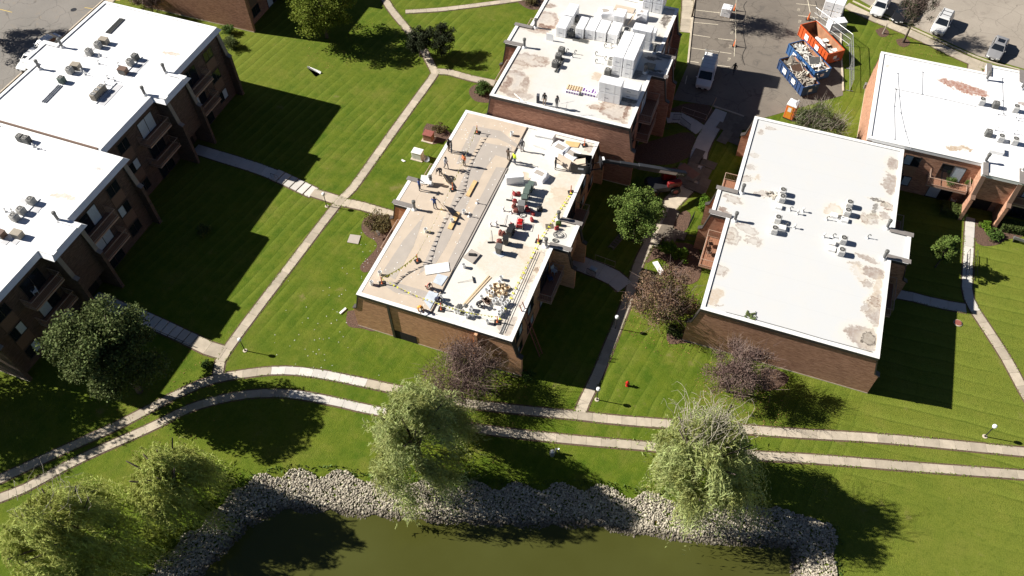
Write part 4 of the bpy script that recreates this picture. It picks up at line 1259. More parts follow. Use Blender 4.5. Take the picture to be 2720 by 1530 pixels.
def make_box_unit(body):
    def f():
        r_ = bpy.data.objects.new('package_unit', None); col.objects.link(r_)
        MB().cbox(-.55, .55, -.4, .4, .1, .78, .03).build('cabinet', M[body], r_)
        b = MB()
        for k in range(9):
            b.box(-.5 + k * .115, -.42 + k * .115, -.415, -.402, .18, .7)
        b.build('louvre', M['ac_dark'], r_)
        MB().box(-.57, .57, -.42, .42, .782, .80).build('lid', M[body], r_)
        b = MB()
        for s in (-1, 1):
            b.box(-.5, .5, s * .3 - .04, s * .3 + .04, 0, .1)
        b.build('sleeper', M['galv_dull'], r_)
        return r_
    return f

def make_flue(m_='flue_grey', base='white_trim'):
    def f():
        r_ = bpy.data.objects.new('flue_pipe', None); col.objects.link(r_)
        MB().lathe([(.17, 0), (.17, 1.25)], n=14).build('pipe', M[m_], r_, smooth=False)
        MB().lathe([(.20, 1.12), (.225, 1.14), (.225, 1.40), (.18, 1.44), (.03, 1.46)], n=14).build('cap', M['ac_dark'], r_)
        MB().lathe([(.34, 0), (.33, .05), (.2, .22), (.165, .3)], n=14).build('flashing', M[base], r_)
        return r_
    return f

def make_vent(m_='white_trim'):
    def f():
        r_ = bpy.data.objects.new('vent_pipe', None); col.objects.link(r_)
        b = MB()
        b.tube([(0, 0, 0), (0, 0, .5), (.05, .0, .62), (.16, 0, .66), (.24, 0, .58), (.25, 0, .5)], .055, n=8)
        b.build('gooseneck', M[m_], r_)
        MB().lathe([(.2, 0), (.19, .04), (.08, .16)], n=10).build('flashing', M['white_trim'], r_)
        return r_
    return f

def make_mushroom():
    r_ = bpy.data.objects.new('vent_pipe', None); col.objects.link(r_)
    MB().lathe([(.06, 0), (.06, .55)], n=10).build('pipe', M['galv_dull'], r_)
    MB().lathe([(.13, .5), (.14, .55), (.13, .64), (.04, .68)], n=10).build('cap', M['white_trim'], r_)
    MB().lathe([(.18, 0), (.17, .04), (.07, .14)], n=10).build('flashing', M['white_trim'], r_)
    return r_

def place_all(kind, key, maker, pts, label, cat, group=None, rz=0.0, dz=0.0, s=.88, jit=.06):
    for p in pts:
        inst(key, maker, (p[0], p[1], p[2] + dz), rz + random.uniform(-jit, jit), label, cat, group, s)

AC_ = 'air conditioner'
# snow white roof by the street
g = 'condensers on the snow white roof by the street'
place_all('', 'ac_grey', make_ac('ac_grey'), [(-72.47,57.10,9.47), (-72.63,55.68,9.47), (-67.04,55.68,9.47), (-72.60,52.23,9.47)], 'grey boxy condenser on the snow white roof by the street', AC_, g)
place_all('', 'ac_dark', make_ac('ac_dark'), [(-67.05,56.66,9.47)], 'dark tall condenser beside grey ones on the snow white street-side roof', AC_, g)
place_all('', 'ac_green', make_ac('ac_green'), [(-72.39,50.59,9.47)], 'dark green condenser at the end of rails on the snow white roof', AC_, g)
place_all('', 'ac_olive', make_ac('ac_tan', 'ac_white'), [(-67.23,50.90,9.47), (-67.24,50.18,9.47), (-67.20,49.47,9.47)], 'one of three touching tan condensers beside a grey pad', AC_, 'row of three tan condensers')
place_all('', 'box_tan', make_box_unit('ac_tan'), [(-72.29,57.96,9.47), (-72.39,53.06,9.47)], 'tan louvred box unit on the snow white roof by the street', AC_, 'tan box units on the snow white roof', rz=.1)
place_all('', 'box_brown', make_box_unit('ac_brown'), [(-66.91,54.19,9.47)], 'brown louvred box unit at the end of a conduit rail', AC_, None, rz=.1)
place_all('', 'flue', make_flue(), [(-76.51,55.68,9.47), (-76.33,51.61,9.47), (-62.52,55.79,9.47), (-62.39,51.78,9.47)], 'grey capped flue pipe at a bay corner of the street-side white roof', 'flue', 'flues on the snow white roof by the street')
place_all('', 'vent', make_vent(), [(-70.64,54.59,9.47), (-68.30,55.06,9.47), (-68.08,52.79,9.47), (-67.13,52.70,9.47), (-70.89,52.49,9.47), (-71.39,55.75,9.47), (-71.50,52.71,9.47), (-67.68,51.83,9.47)], 'small white gooseneck vent on the snow white roof by the street', 'vent', 'goosenecks on the snow white roof by the street')
def pads(pts, z, label, group):
    m_ = mat('pad_grey', (.50, .50, .51), .8, .06, 2)
    return tag(MB().prism([p[:2] for p in pts], z, z + .03).build('walkway_pad', m_), label, 'pad', group)
for q in ([(-73.38,55.05,9.47), (-72.71,55.11,9.47), (-72.94,58.51,9.47), (-73.47,58.51,9.47)], [(-66.19,53.72,9.47), (-65.64,53.83,9.47), (-65.62,57.07,9.47), (-66.08,56.91,9.47)], [(-66.35,48.83,9.47), (-65.57,48.87,9.47), (-65.70,52.36,9.47), (-66.44,52.35,9.47)], [(-73.29,52.86,9.47), (-72.68,52.90,9.47), (-72.76,53.66,9.47), (-73.38,53.62,9.47)]):
    pads(q, 9.472, 'grey walkway pad laid beside condensers on the street-side white roof', 'walkway pads on the snow white roof')
def rod_bundle(label, a, b_, n_, r=.045, gap=.2, m_='steel_bright', name='pipe_rack', cat='pipes', group=None):
    a, b_ = Vector(a), Vector(b_)
    d = (b_ - a); L = d.length
    root = thing(name, label, cat, a, math.atan2(d.y, d.x), group)
    for i in range(n_):
        MB().tube([(0, (i - n_ / 2) * gap, r + .004), (L, (i - n_ / 2) * gap, r + .004)], r, n=6).build('pipe', M[m_], root)
    b = MB()
    for k in (.1, .5, .9):
        b.box(L * k - .04, L * k + .04, -n_ / 2 * gap - .1, n_ / 2 * gap, 0, .012)
    b.build('support', M['galv_dull'], root)
    return root
rod_bundle('bundle of dark and bright rails lying near the street-side roof corner', (-73.25,59.63,9.47), (-73.37,62.58,9.47), 4, .06, .2, 'ac_dark')
rod_bundle('bundle of bright rails lying below the dark green condenser', (-72.26,47.06,9.47), (-72.42,50.07,9.47), 3, .05, .24, 'galv')
for a, b_ in (((-66.64,48.81,9.47), (-66.69,52.52,9.47)), ((-66.74,53.78,9.47), (-66.74,57.30,9.47)), ((-72.23,50.22,9.47), (-72.00,50.90,9.47))):
    rod_bundle('thin conduit rail running past condensers on the street-side white roof', a, b_, 1, .04, .1, 'galv', 'conduit', 'conduit', 'conduit rails on the snow white roof')

# lower white roof behind the big tree
g = 'condensers on the white roof behind the big tree'
place_all('', 'ac_grey', make_ac('ac_grey'), [(-63.43,34.69,9.32), (-63.46,33.31,9.32), (-63.51,32.39,9.32)], 'grey condenser in a row beside square pads on the roof behind the big tree', AC_, g)
place_all('', 'ac_dark', make_ac('ac_dark'), [(-70.52,41.58,9.32), (-69.74,41.59,9.32)], 'dark condenser beside the raised roof edge', AC_, 'two dark condensers by the roof step')
place_all('', 'box_brown', make_box_unit('ac_brown'), [(-63.37,30.24,9.32)], 'brown box unit on the white roof behind the big tree', AC_)
place_all('', 'box_tan', make_box_unit('ac_tan'), [(-61.76,30.75,9.32)], 'tan box unit on the white roof behind the big tree', AC_)
place_all('', 'flue', make_flue(), [(-59.53,33.68,9.32)], 'grey capped flue pipe at the bay of the roof behind the big tree', 'flue')
place_all('', 'vent', make_vent(), [(-65.19,32.88,9.32), (-64.54,33.05,9.32), (-68.66,41.15,9.32), (-68.10,41.06,9.32)], 'small white gooseneck vent on the roof behind the big tree', 'vent', 'goosenecks on the roof behind the big tree')
for q in ([(-65.00,34.93,9.32), (-64.74,34.36,9.32), (-63.87,34.27,9.32), (-64.21,34.94,9.32)], [(-63.00,34.45,9.32), (-62.76,33.75,9.32), (-62.12,33.79,9.32), (-62.22,34.60,9.32)], [(-62.04,29.85,9.32), (-61.34,29.79,9.32), (-61.36,30.34,9.32), (-62.02,30.34,9.32)], [(-62.97,29.52,9.32), (-62.22,29.42,9.32), (-62.20,30.04,9.32), (-62.87,30.04,9.32)]):
    pads(q, 9.322, 'square grey pad on the white roof behind the big tree', 'pads on the roof behind the big tree')
rod_bundle('thin conduit rail past the row of condensers behind the big tree', (-63.15,32.20,9.32), (-63.15,35.39,9.32), 1, .04, .1, 'galv', 'conduit', 'conduit')

# stained roof
g = 'condensers on the stained white roof'
place_all('', 'ac_white', make_ac('ac_white', 'ac_grey'), [(5.32,64.03,5.77), (5.43,63.08,5.77), (5.48,60.11,5.77), (5.39,58.56,5.77), (11.93,64.58,5.77), (11.88,63.40,5.77), (11.93,59.54,5.77), (11.93,57.96,5.77)], 'pale condenser standing in a pair on the stained white roof', AC_, g)
place_all('', 'flue', make_flue(), [(1.43,62.85,5.77), (1.47,58.81,5.77), (15.86,62.89,5.77), (15.91,58.76,5.77)], 'grey capped flue pipe at a bay corner of the stained white roof', 'flue', 'flues on the stained white roof')
place_all('', 'mush', make_mushroom, [(7.72,62.32,5.77), (7.24,61.81,5.77), (7.26,59.82,5.77), (10.13,59.60,5.77)], 'white capped vent with long shadow on the stained white roof', 'vent', 'capped vents on the stained white roof')
place_all('', 'vent_d', make_vent('ac_dark'), [(6.44,62.07,5.77), (6.39,59.70,5.77), (11.15,62.54,5.77), (10.96,59.90,5.77), (14.19,60.93,5.77), (10.10,62.03,5.77)], 'short dark gooseneck vent on the stained white roof', 'vent', 'dark goosenecks on the stained white roof')
for q in ((5.30,62.07,5.77), (11.80,62.50,5.77), (6.12,59.34,5.77), (10.98,59.01,5.77), (11.08,58.22,5.77), (10.75,62.73,5.77)):
    tag(MB().cbox(-.35, .35, -.3, .3, 0, .3, .03).build('junction_box', M['white_trim'], None, q), 'low white junction box between condensers on the stained roof', 'box', 'junction boxes on the stained roof')
b = MB()
b.tube([(2.86,47.36,5.80), (5.71,47.44,5.80), (8.95,47.45,5.80), (11.81,47.39,5.80), (15.99,47.47,5.80)], .03, n=5)
tag(b.build('cable', M['galv_dull']), 'thin cable along the front edge of the stained white roof', 'cable')
def rag(label, p, n_, s, m_):
    b = MB()
    for i in range(n_):
        b.obox((random.uniform(-s, s), random.uniform(-s, s), .03 + random.uniform(0, .06)), (random.uniform(.1, .5), random.uniform(.04, .2), .03), random.uniform(0, 3), 0, random.uniform(-.3, .3))
    o_ = b.build('scrap_heap', M[m_], None, p)
    o_['kind'] = 'stuff'
    tag(o_, label, 'scrap')
rag('scatter of torn grey scraps beside a stain near the condensers', (4.32,63.66,5.78), 14, .5, 'debris')
rag('scatter of dark leaves on the front edge of the stained roof', (5.14,47.75,5.78), 16, .5, 'leaf_olive')

# bright roof with rust stains
g = 'condensers on the rust-stained bright roof'
place_all('', 'ac_white', make_ac('ac_white', 'ac_grey'), [(23.91,84.87,6.22), (27.46,84.88,6.22), (25.96,79.31,6.22), (27.38,79.35,6.22)], 'pale condenser on the bright roof with rust stains', AC_, g)
place_all('', 'ac_dark', make_ac('ac_dark'), [(25.42,84.82,6.22), (24.76,79.74,6.22)], 'dark condenser on the bright roof with rust stains', AC_, 'dark condensers on the bright rust-stained roof', s=.85)
place_all('', 'flue', make_flue(), [(24.43,89.44,6.22), (28.20,89.11,6.22), (24.60,75.34,6.22), (28.32,75.19,6.22)], 'grey capped flue pipe on the bright roof with rust stains', 'flue', 'flues on the rust-stained bright roof')
place_all('', 'vent', make_vent(), [(25.46,80.86,6.22), (27.38,80.98,6.22), (25.71,83.68,6.22), (27.76,83.35,6.22), (27.56,83.77,6.22)], 'small white gooseneck vent on the bright roof with rust stains', 'vent', 'goosenecks on the rust-stained bright roof')
tag(MB().cbox(-.75, .75, -.5, .5, 0, .45, .03).build('roof_hatch', M['white_trim'], None, (25.61,77.42,6.22)), 'white roof hatch box on the bright rust-stained roof', 'hatch')
for pts, lab in (([(14.83,87.27,6.25), (15.31,83.23,6.25), (15.73,80.36,6.25), (16.40,77.45,6.25), (17.18,74.77,6.25)], 'bent thin conduit running to the front edge of the bright roof'),
                 ([(14.86,84.36,6.25), (14.94,81.24,6.25), (15.45,75.78,6.25)], 'straight thin conduit along the brick parapet end of the bright roof'),
                 ([(17.52,88.48,6.25), (17.73,84.43,6.25)], 'short thin conduit with a T top on the bright roof'),
                 ([(26.16,90.37,6.25), (26.28,86.26,6.25), (26.38,83.97,6.25)], 'thin conduit beside the flue on the bright roof'),
                 ([(14.86,84.36,6.25), (20.21,84.37,6.25), (23.42,84.24,6.25)], 'long faint conduit crossing the bright roof towards a condenser')):
    b = MB()
    b.tube(pts, .025, n=5)
    for p in pts:
        b.obox((p[0], p[1], p[2] - .01), (.2, .12, .05))
    tag(b.build('conduit', M['galv']), lab, 'conduit')

# worn roof with bundles
g = 'condensers on the bundle-stacked roof'
place_all('', 'ac_dark', make_ac('ac_dark'), [(-22.28,74.99,8.52), (-22.27,73.82,8.52), (-22.22,72.50,8.52), (-16.22,73.12,8.52), (-16.25,78.68,8.52), (-22.23,78.55,8.52), (-22.55,81.34,8.52)], 'dark condenser on the worn roof among wrapped bundles', AC_, g)
place_all('', 'ac_grey', make_ac('ac_grey'), [(-16.27,79.98,8.52), (-16.17,80.97,8.52), (-16.38,75.00,8.52)], 'grey condenser squeezed between bundles on the worn roof', AC_, 'grey condensers between wrapped bundles')
place_all('', 'flue', make_flue(), [(-26.66,74.58,8.50), (-26.68,78.55,8.50), (-12.24,78.56,8.50), (-12.34,74.78,8.50)], 'grey capped flue pipe on the worn bundle-stacked roof', 'flue', 'flues on the bundle-stacked roof')
place_all('', 'vent_d', make_vent('ac_dark'), [(-21.75,75.30,8.50), (-20.88,74.70,8.50), (-20.80,75.36,8.50), (-18.49,75.90,8.50), (-18.09,74.60,8.50), (-17.23,75.44,8.50), (-17.21,77.91,8.50), (-17.93,77.65,8.50)], 'short dark vent pipe on the worn bundle-stacked roof', 'vent', 'dark vents on the bundle-stacked roof')
rod_bundle('dark duct rail leading away from three condensers on the worn roof', (-21.90,71.47,8.52), (-21.89,74.13,8.52), 2, .08, .2, 'ac_dark')
def bundle(p, w, d, tiers, label, h=1.24, group='wrapped insulation bundles on the worn roof', zb=0.0, rz=0.0):
    for k in range(tiers):
        lab = label if tiers == 1 else label + (', lower of two' if k == 0 else ', on top of another')
        root = thing('insulation_bundle', lab, 'bundle', (p[0], p[1], p[2] + zb + k * (h + .03)), rz, group)
        b = MB()
        b.cbox(.01, w - .01, .01, d - .01, .03, h, .035)
        for q in (.3, .7):
            b.box(w * q - .012, w * q + .012, -.004, .004, .05, h - .05, 1)
        b.build('wrap', [M['foam_wrap'], M['white_trim']], root)
        MB().box(w * .3, w * .3 + .42, -.008, .006, h * .42, h * .42 + .07).build('print_label', M['print_grey'], root)
        b = MB()
        for q in (.1, .5, .9):
            b.box(w * q - .1, w * q + .1, .05, d - .05, 0, .03)
        b.build('skid', M['lumber'], root)
WB = 'white wrapped bundle '
bundle((-16.07,68.58,8.52), 2.5, 1.25, 2, WB + 'nearest the roof front edge')
bundle((-13.73,69.90,8.52), 1.85, 1.5, 2, WB + 'low and shaded beside the front stack', h=.62)
for i in range(2):
    for j in range(2):
        p = (-15.87,73.25,8.52)
        bundle((p[0] + i * 1.24, p[1] + j * 2.45, 8.52), 1.2, 2.42, 2, WB + 'in the square block of eight')
bundle((-15.13,78.70,8.52), 2.25, 1.3, 2, WB + 'in the tall stack behind the square block')
bundle(((-14.91,79.34,8.52)[0], (-14.91,79.34,8.52)[1] + 1.25, 8.52), 2.2, .95, 1, WB + 'single, behind the tall stack', h=1.2)
for p, lab in (((-20.59,78.50,8.52), 'first of three side by side'), ((-19.31,78.54,8.52), 'middle of three side by side'), ((-17.94,78.64,8.52), 'last of three side by side')):
    bundle(p, 1.22, 2.42, 1, WB + lab, h=1.3)
bundle((-21.72,78.35,8.52), 1.0, 2.42, 1, WB + 'tucked left of the three side by side', h=1.3)
bundle((-23.92,77.77,8.52), 1.22, 2.42, 1, WB + 'beside the rusty patch, in front of another', h=1.3)
bundle(((-23.92,77.77,8.52)[0] + .1, (-23.92,77.77,8.52)[1] + 2.6, 8.52), 1.22, 2.42, 1, WB + 'behind the one beside the rusty patch', h=1.3)
bundle((-18.18,82.15,8.52), 1.25, 1.6, 1, WB + 'standing alone next to leaning board', h=1.3)
for i in range(2):
    p = (-15.72,86.02,8.52)
    bundle((p[0] + i * 1.27, p[1], 8.52), 1.22, 2.42, 2, WB + 'in the stack at the back corner')
def torn(label, p, w, d, h, m_='wrap_plastic', rz=0.0):
    root = thing('opened_bundle', label, 'bundle', p, rz)
    b = MB()
    k = 7
    rings = []
    for z, q in ((0, 1.08), (h * .5, 1.0), (h * .92, .97), (h, .8)):
        rings.append([((w / 2) * q * (1 + random.uniform(-.08, .08)) * x, (d / 2) * q * (1 + random.uniform(-.08, .08)) * y, z * (1 + random.uniform(-.06, .06))) for x, y in ((-1, -1), (0, -1.06), (1, -1), (1.06, 0), (1, 1), (0, 1.06), (-1, 1), (-1.06, 0))])
    b.loft(rings)
    b.build('plastic_wrap', M[m_], root)
    MB().box(-w * .3, w * .3, -d * .22, d * .22, h * .9, h * 1.03).build('board', M['grey_board'], root)
    return root
torn('opened white bundle with a tan board lying on its top', (-19.35,83.25,8.52), 1.7, 1.5, 1.0, rz=.5)
torn('crumpled white wrap over a small bundle at the back corner stack', (-15.20,84.51,8.52), 1.2, 1.0, .9)
tag(MB().obox((0, 0, .55), (.06, 1.3, 1.3), 0, 0, 0, .5).build('leaning_board', M['tan_board'], None, (-16.26,83.25,8.52)), 'tan board leaning among the bundles at the back', 'board')
tag(MB().box(-1.2, 1.2, -.5, .5, 0, .1).build('board_stack', M['tan_board'], None, (-17.70,85.53,8.52), .0), 'flat pale boards lying behind the leaning board', 'boards')
tag(MB().box(-.42, .42, -.06, .06, 0, .95).build('upright_box', M['white_metal'], None, (-24.31,76.78,8.52)), 'white upright panel box standing near the bay of the worn roof', 'box')
# printed foam packages and egg-crate sheet
def package(label, a, w, d, h, m1, m2):
    root = thing('printed_package', label, 'package', a, 0)
    MB().cbox(0, w, 0, d, 0, h, .03).build('film', M[m1], root)
    b = MB()
    for i in range(5):
        x0 = w * (.06 + .19 * i)
        MB().box(x0, x0 + w * .12, -.006, .004, h * .2, h * .8).build('print', M[m2], root)
        MB().box(x0, x0 + w * random.uniform(.08, .14), d * .15, d * random.uniform(.4, .8), h + .001, h + .006).build('print', M[m2], root)
package('purple and white printed foam package beside the egg-crate sheet', (-19.73,68.56,8.52), 1.55, .8, .35, 'foam_wrap', 'print_purple')
package('long purple and white printed foam package against the front bundles', (-18.03,68.83,8.52), 1.75, 1.2, .4, 'foam_wrap', 'print_purple')
root = thing('egg_crate_sheet', 'tan bumpy egg-crate cardboard lying on printed packages', 'cardboard', ((-19.73,68.56,8.52)[0] + .0, (-19.73,68.56,8.52)[1] + .2, 8.88), .05)
MB().box(0, 1.75, 0, .75, 0, .05).build('tray', M['lumber'], root)
for i in range(6):
    for j in range(3):
        MB().lathe([(.13, .05), (.08, .14), (.03, .16)], .16 + i * .28, .13 + j * .25, 8).build('bump', M['lumber'], root)
rod_bundle('dark rubble of rails beside the bundle by the rusty bay', (-21.83,78.03,8.52), (-19.98,78.02,8.52), 4, .05, .16, 'ac_dark')
# antenna poles on the front edge of the worn roof
def antenna(label, p, h, rz):
    root = thing('antenna', label, 'antenna', p, rz)
    MB().tube([(0, 0, 0), (.1, 0, h)], .025, n=5).build('mast', M['galv'], root)
    b = MB()
    b.tube([(-.6, 0, h * .9), (.9, 0, h * .95)], .015, n=4)
    for i in range(6):
        x = -.5 + i * .25
        b.tube([(x, -.35 + .03 * i, h * .91), (x, .35 - .03 * i, h * .91)], .008, n=4)
    b.build('boom', M['galv'], root)
antenna('thin television antenna leaning over the front edge of the worn roof', (-18.63,65.33,8.55), 1.6, .6)
antenna('small television antenna lying low at the worn roof front near two workers', (-23.91,65.31,8.55), .7, 2.6)
tag(MB().box(-.5, .5, -.4, .4, 0, .35).build('grille_box', M['ac_tan'], None, (-11.98,75.84,8.52)), 'low tan slatted box in the shade of the bundle stacks', 'box')

# ------------------------------------------------------------------ work site on the roof being redone
BZ = 5.725
def P_(p, dz=0.0):
    return (p[0], p[1], (5.81 if p[0] < -22.8 else 5.725) + dz)
def make_stand():
    r_ = bpy.data.objects.new('warning_stand', None); col.objects.link(r_)
    MB().cbox(-.3, .3, -.3, .3, 0, .07, .02).build('base', M['rubber'], r_)
    MB().lathe([(.12, .07), (.06, .12), (.045, .95), (.06, 1.0), (.02, 1.05)], n=8).build('post', M['orange_plastic'], r_)
    return r_
STANDS = [(-27.72,62.08,5.80), (-26.92,53.20,5.80), (-15.98,64.19,5.73), (-15.24,57.01,5.73), (-26.46,43.24,5.80), (-28.52,39.57,5.80), (-22.04,38.75,5.73), (-16.61,39.18,5.73), (-16.25,49.62,5.73)]
for p in STANDS:
    inst('stand', make_stand, P_(p), random.uniform(0, 1), 'orange warning-line post on a square base on the roof being redone', 'post', 'warning line posts on the re-roofed block')
def flagline(label, pts, name='flag_line', hz=.95):
    root = thing(name, label, 'flag line', (0, 0, 0))
    pts = [Vector((p[0], p[1], P_(p)[2] + hz)) for p in pts]
    path = []
    for a, b_ in zip(pts[:-1], pts[1:]):
        for k in range(9):
            s = k / 8
            q = a.lerp(b_, s); q.z -= .35 * hz * math.sin(s * math.pi)
            path.append(q)
    MB().tube(path, .014, n=4).build('rope', M['rope_white'], root)
    for i, (a, b_) in enumerate(zip(path[:-1], path[1:])):
        if (b_ - a).length < .05:
            continue
        for s in (.25, .75):
            q = a.lerp(b_, s)
            d = (b_ - a).normalized() * .13
            e = Vector((random.uniform(-.1, .1) + (.25 if hz < .5 else 0), random.uniform(-.1, .1), -.30 if hz > .5 else -.05))
            b = MB()
            b.add([q - d, q + d, q + e, q - d + Vector((.012, .012, 0)), q + d + Vector((.012, .012, 0)), q + e + Vector((.012, .012, 0))], [(0, 1, 2), (5, 4, 3), (0, 3, 4, 1), (1, 4, 5, 2), (2, 5, 3, 0)])
            b.build('flag', M['flag_yellow'], root)
    return root
flagline('yellow pennant line along the tan boards of the roof being redone', [STANDS[0], STANDS[1], STANDS[4], STANDS[5]])
flagline('yellow pennant line along the front edge of the roof being redone', [STANDS[5], STANDS[6], STANDS[7]])
flagline('slack yellow pennant line along the ladder side of the roof being redone', [STANDS[7], STANDS[8], STANDS[3]], hz=.16)

def make_bucket():
    r_ = bpy.data.objects.new('bucket', None); col.objects.link(r_)
    b = MB()
    n_ = 14
    A = [2 * math.pi * i / n_ for i in range(n_)]
    rings = [[(r2 * math.cos(t_), r2 * math.sin(t_), z) for t_ in A] for r2, z in ((.13, 0), (.165, .42), (.155, .42), (.125, .06))]
    b.loft(rings)
    b.build('pail', M['white_metal'], r_)
    b = MB()
    b.ring(0, 0, .425, .15, .175, 14)
    b.build('rim', M['white_metal'], r_)
    b = MB()
    b.tube([(-.165, 0, .38), (-.1, .12, .3), (0, .16, .26), (.1, .12, .3), (.165, 0, .38)], .006, n=4)
    b.build('handle', M['galv'], r_)
    return r_
for p, grp in ([(q, 'a') for q in ((-23.97,62.96,5.80), (-27.23,46.93,5.80), (-29.17,40.48,5.80), (-29.40,39.14,5.80), (-21.95,44.11,5.73), (-24.56,50.49,5.80), (-25.22,48.97,5.80), (-22.53,39.89,5.73))]):
    inst('bucket', make_bucket, P_(p), random.uniform(0, 6), 'white pail standing alone on the roof being redone', 'bucket', 'single white pails on the re-roofed block', 1.15)
cl = [(-19.39,39.70,5.73), (-19.36,39.37,5.73), (-19.34,38.98,5.73), (-19.46,38.71,5.73), (-19.03,39.03,5.73), (-20.34,38.90,5.73), (-20.63,38.91,5.73), (-17.43,38.77,5.73), (-16.63,40.58,5.73), (-16.56,40.26,5.73), (-16.73,40.09,5.73), (-16.67,39.83,5.73), (-16.46,41.50,5.73), (-16.55,41.23,5.73), (-17.11,41.72,5.73), (-17.55,41.39,5.73), (-17.66,41.06,5.73), (-18.59,42.60,5.73), (-17.97,43.36,5.73), (-18.04,43.93,5.73), (-18.80,42.05,5.73), (-18.94,41.18,5.73), (-18.45,42.00,5.73), (-18.18,41.92,5.73), (-17.12,41.37,5.73), (-16.70,41.01,5.73)]
for p in cl:
    inst('bucket', make_bucket, P_(p), random.uniform(0, 6), 'white pail in the cluster of tools by the ladder edge', 'bucket', 'white pails in the tool cluster', 1.1)

def make_crate(m_):
    def f():
        r_ = bpy.data.objects.new('carton', None); col.objects.link(r_)
        b = MB()
        b.box(-.24, .24, -.18, .18, 0, .02)
        for s in (-1, 1):
            b.box(s * .22, s * .24, -.18, .18, .02, .3)
            b.box(-.22, .22, s * .16, s * .18, .02, .3)
        b.build('box', M[m_], r_)
        for s in (-1, 1):
            MB().obox((s * .30, 0, .33), (.16, .34, .012), 0, 0, 0, s * .5).build('flap', M[m_], r_)
        return r_
    return f
for i in range(12):
    p = (-18.29,42.83,5.73)
    inst('carton', make_crate('lumber'), (p[0] + random.uniform(-.1, 1.25), p[1] + random.uniform(-1.1, .35), BZ), random.uniform(0, 3), 'brown open carton in the heap by the ladder edge', 'carton', 'brown cartons in the heap', random.uniform(.75, 1.1))
for p in ((-18.53,41.10,5.73), (-18.18,40.94,5.73)):
    inst('carton_d', make_crate('ac_brown'), P_(p), random.uniform(0, 3), 'dark open carton beside the crouching black-clad worker', 'carton', 'dark cartons by the crouching worker', .9)
rag('heap of dark grey hose and wire near the front flag line', (-20.34,39.46,5.74), 26, .45, 'ac_dark')
# old bins / condensers in two rows with red cans
def make_bin(m_):
    def f():
        r_ = bpy.data.objects.new('wheeled_bin', None); col.objects.link(r_)
        b = MB()
        rings = []
        for q, z in ((.24, .1), (.30, .95), (.31, 1.0)):
            rings.append([(x * q * 1.0, y * q * 1.05, z) for x, y in ((-1, -.8), (-.8, -1), (.8, -1), (1, -.8), (1, .8), (.8, 1), (-.8, 1), (-1, .8))])
        b.loft(rings)
        b.build('body', M[m_], r_)
        MB().obox((0, 0, 1.03), (.62, .66, .05), 0, 0, .06).build('lid', M[m_], r_)
        b = MB()
        for s in (-1, 1):
            b.tube([(s * .28, .22, .1), (s * .34, .22, .1)], .1, n=10)
        b.build('wheel', M['rubber'], r_)
        MB().tube([(-.25, .32, .95), (-.2, .4, .97), (.2, .4, .97), (.25, .32, .95)], .02, n=5).build('handle', M['black_plastic'], r_)
        return r_
    return f
for i, p in enumerate(((-19.27,55.93,5.73), (-19.39,55.39,5.73), (-19.35,54.70,5.73), (-19.29,53.96,5.73))):
    inst('bin_g', make_bin('ac_green'), P_(p), .1 * i, 'grey green wheeled bin in the row behind the red cans', 'bin', 'row of wheeled bins on the roof being redone')
inst('bin_l', make_bin('galv_dull'), P_((-19.21,52.88,5.73)), .2, 'tall light grey bin at the near end of the row of bins', 'bin', None, 1.15)
for i, p in enumerate(((-19.16,49.29,5.73), (-19.17,48.25,5.73), (-19.11,49.83,5.73))):
    inst('bin_b', make_bin('black_plastic'), P_(p), .3 * i, 'black wheeled bin beside the red generator', 'bin', 'black bins beside the generator', .95)
inst('bin_s', make_bin('ac_dark'), P_((-19.42,46.95,5.73)), .0, 'dark slate bin standing alone on a pale pad', 'bin', None, 1.0)
tag(MB().prism([p[:2] for p in ((-20.05,46.79,5.73), (-19.04,46.46,5.73), (-18.54,46.95,5.73), (-19.51,47.17,5.73))], BZ, BZ + .03).build('walkway_pad', M['blue_tarp']), 'pale pad beneath the lone slate bin', 'pad')
def make_can(m_):
    def f():
        r_ = bpy.data.objects.new('fuel_can', None); col.objects.link(r_)
        MB().cbox(-.2, .2, -.13, .13, 0, .34, .06).build('body', M[m_], r_)
        MB().tube([(-.12, 0, .33), (-.1, 0, .43), (.08, 0, .43), (.1, 0, .33)], .025, n=5).build('handle', M[m_], r_)
        MB().tube([(.14, 0, .32), (.26, 0, .44)], .03, .02, 6).build('spout', M['black_plastic'], r_)
        return r_
    return f
for p in ((-20.65,54.73,5.73), (-20.24,54.88,5.73), (-17.77,51.97,5.73), (-15.04,51.75,5.73), (-18.55,53.05,5.73), (-17.95,52.78,5.73), (-20.27,53.81,5.73), (-19.39,50.59,5.73), (-18.75,53.32,5.73)):
    inst('can_r', make_can('red_plastic'), P_(p), random.uniform(0, 6), 'red plastic can among the tools on the roof being redone', 'can', 'red cans on the re-roofed block', 1.15)
for p in ((-20.11,53.11,5.73), (-20.15,49.26,5.73), (-19.84,49.24,5.73), (-19.85,48.20,5.73), (-19.71,52.57,5.73)):
    inst('can_d', make_can('red_dull'), P_(p), random.uniform(0, 6), 'faded rusty red can beside the bins on the roof being redone', 'can', 'faded red cans on the re-roofed block', 1.3)
inst('can_g', make_can('leaf_bush'), P_((-15.06,52.34,5.73)), .2, 'green toolbox beside a red can near the bay flue', 'toolbox', None, 1.4)
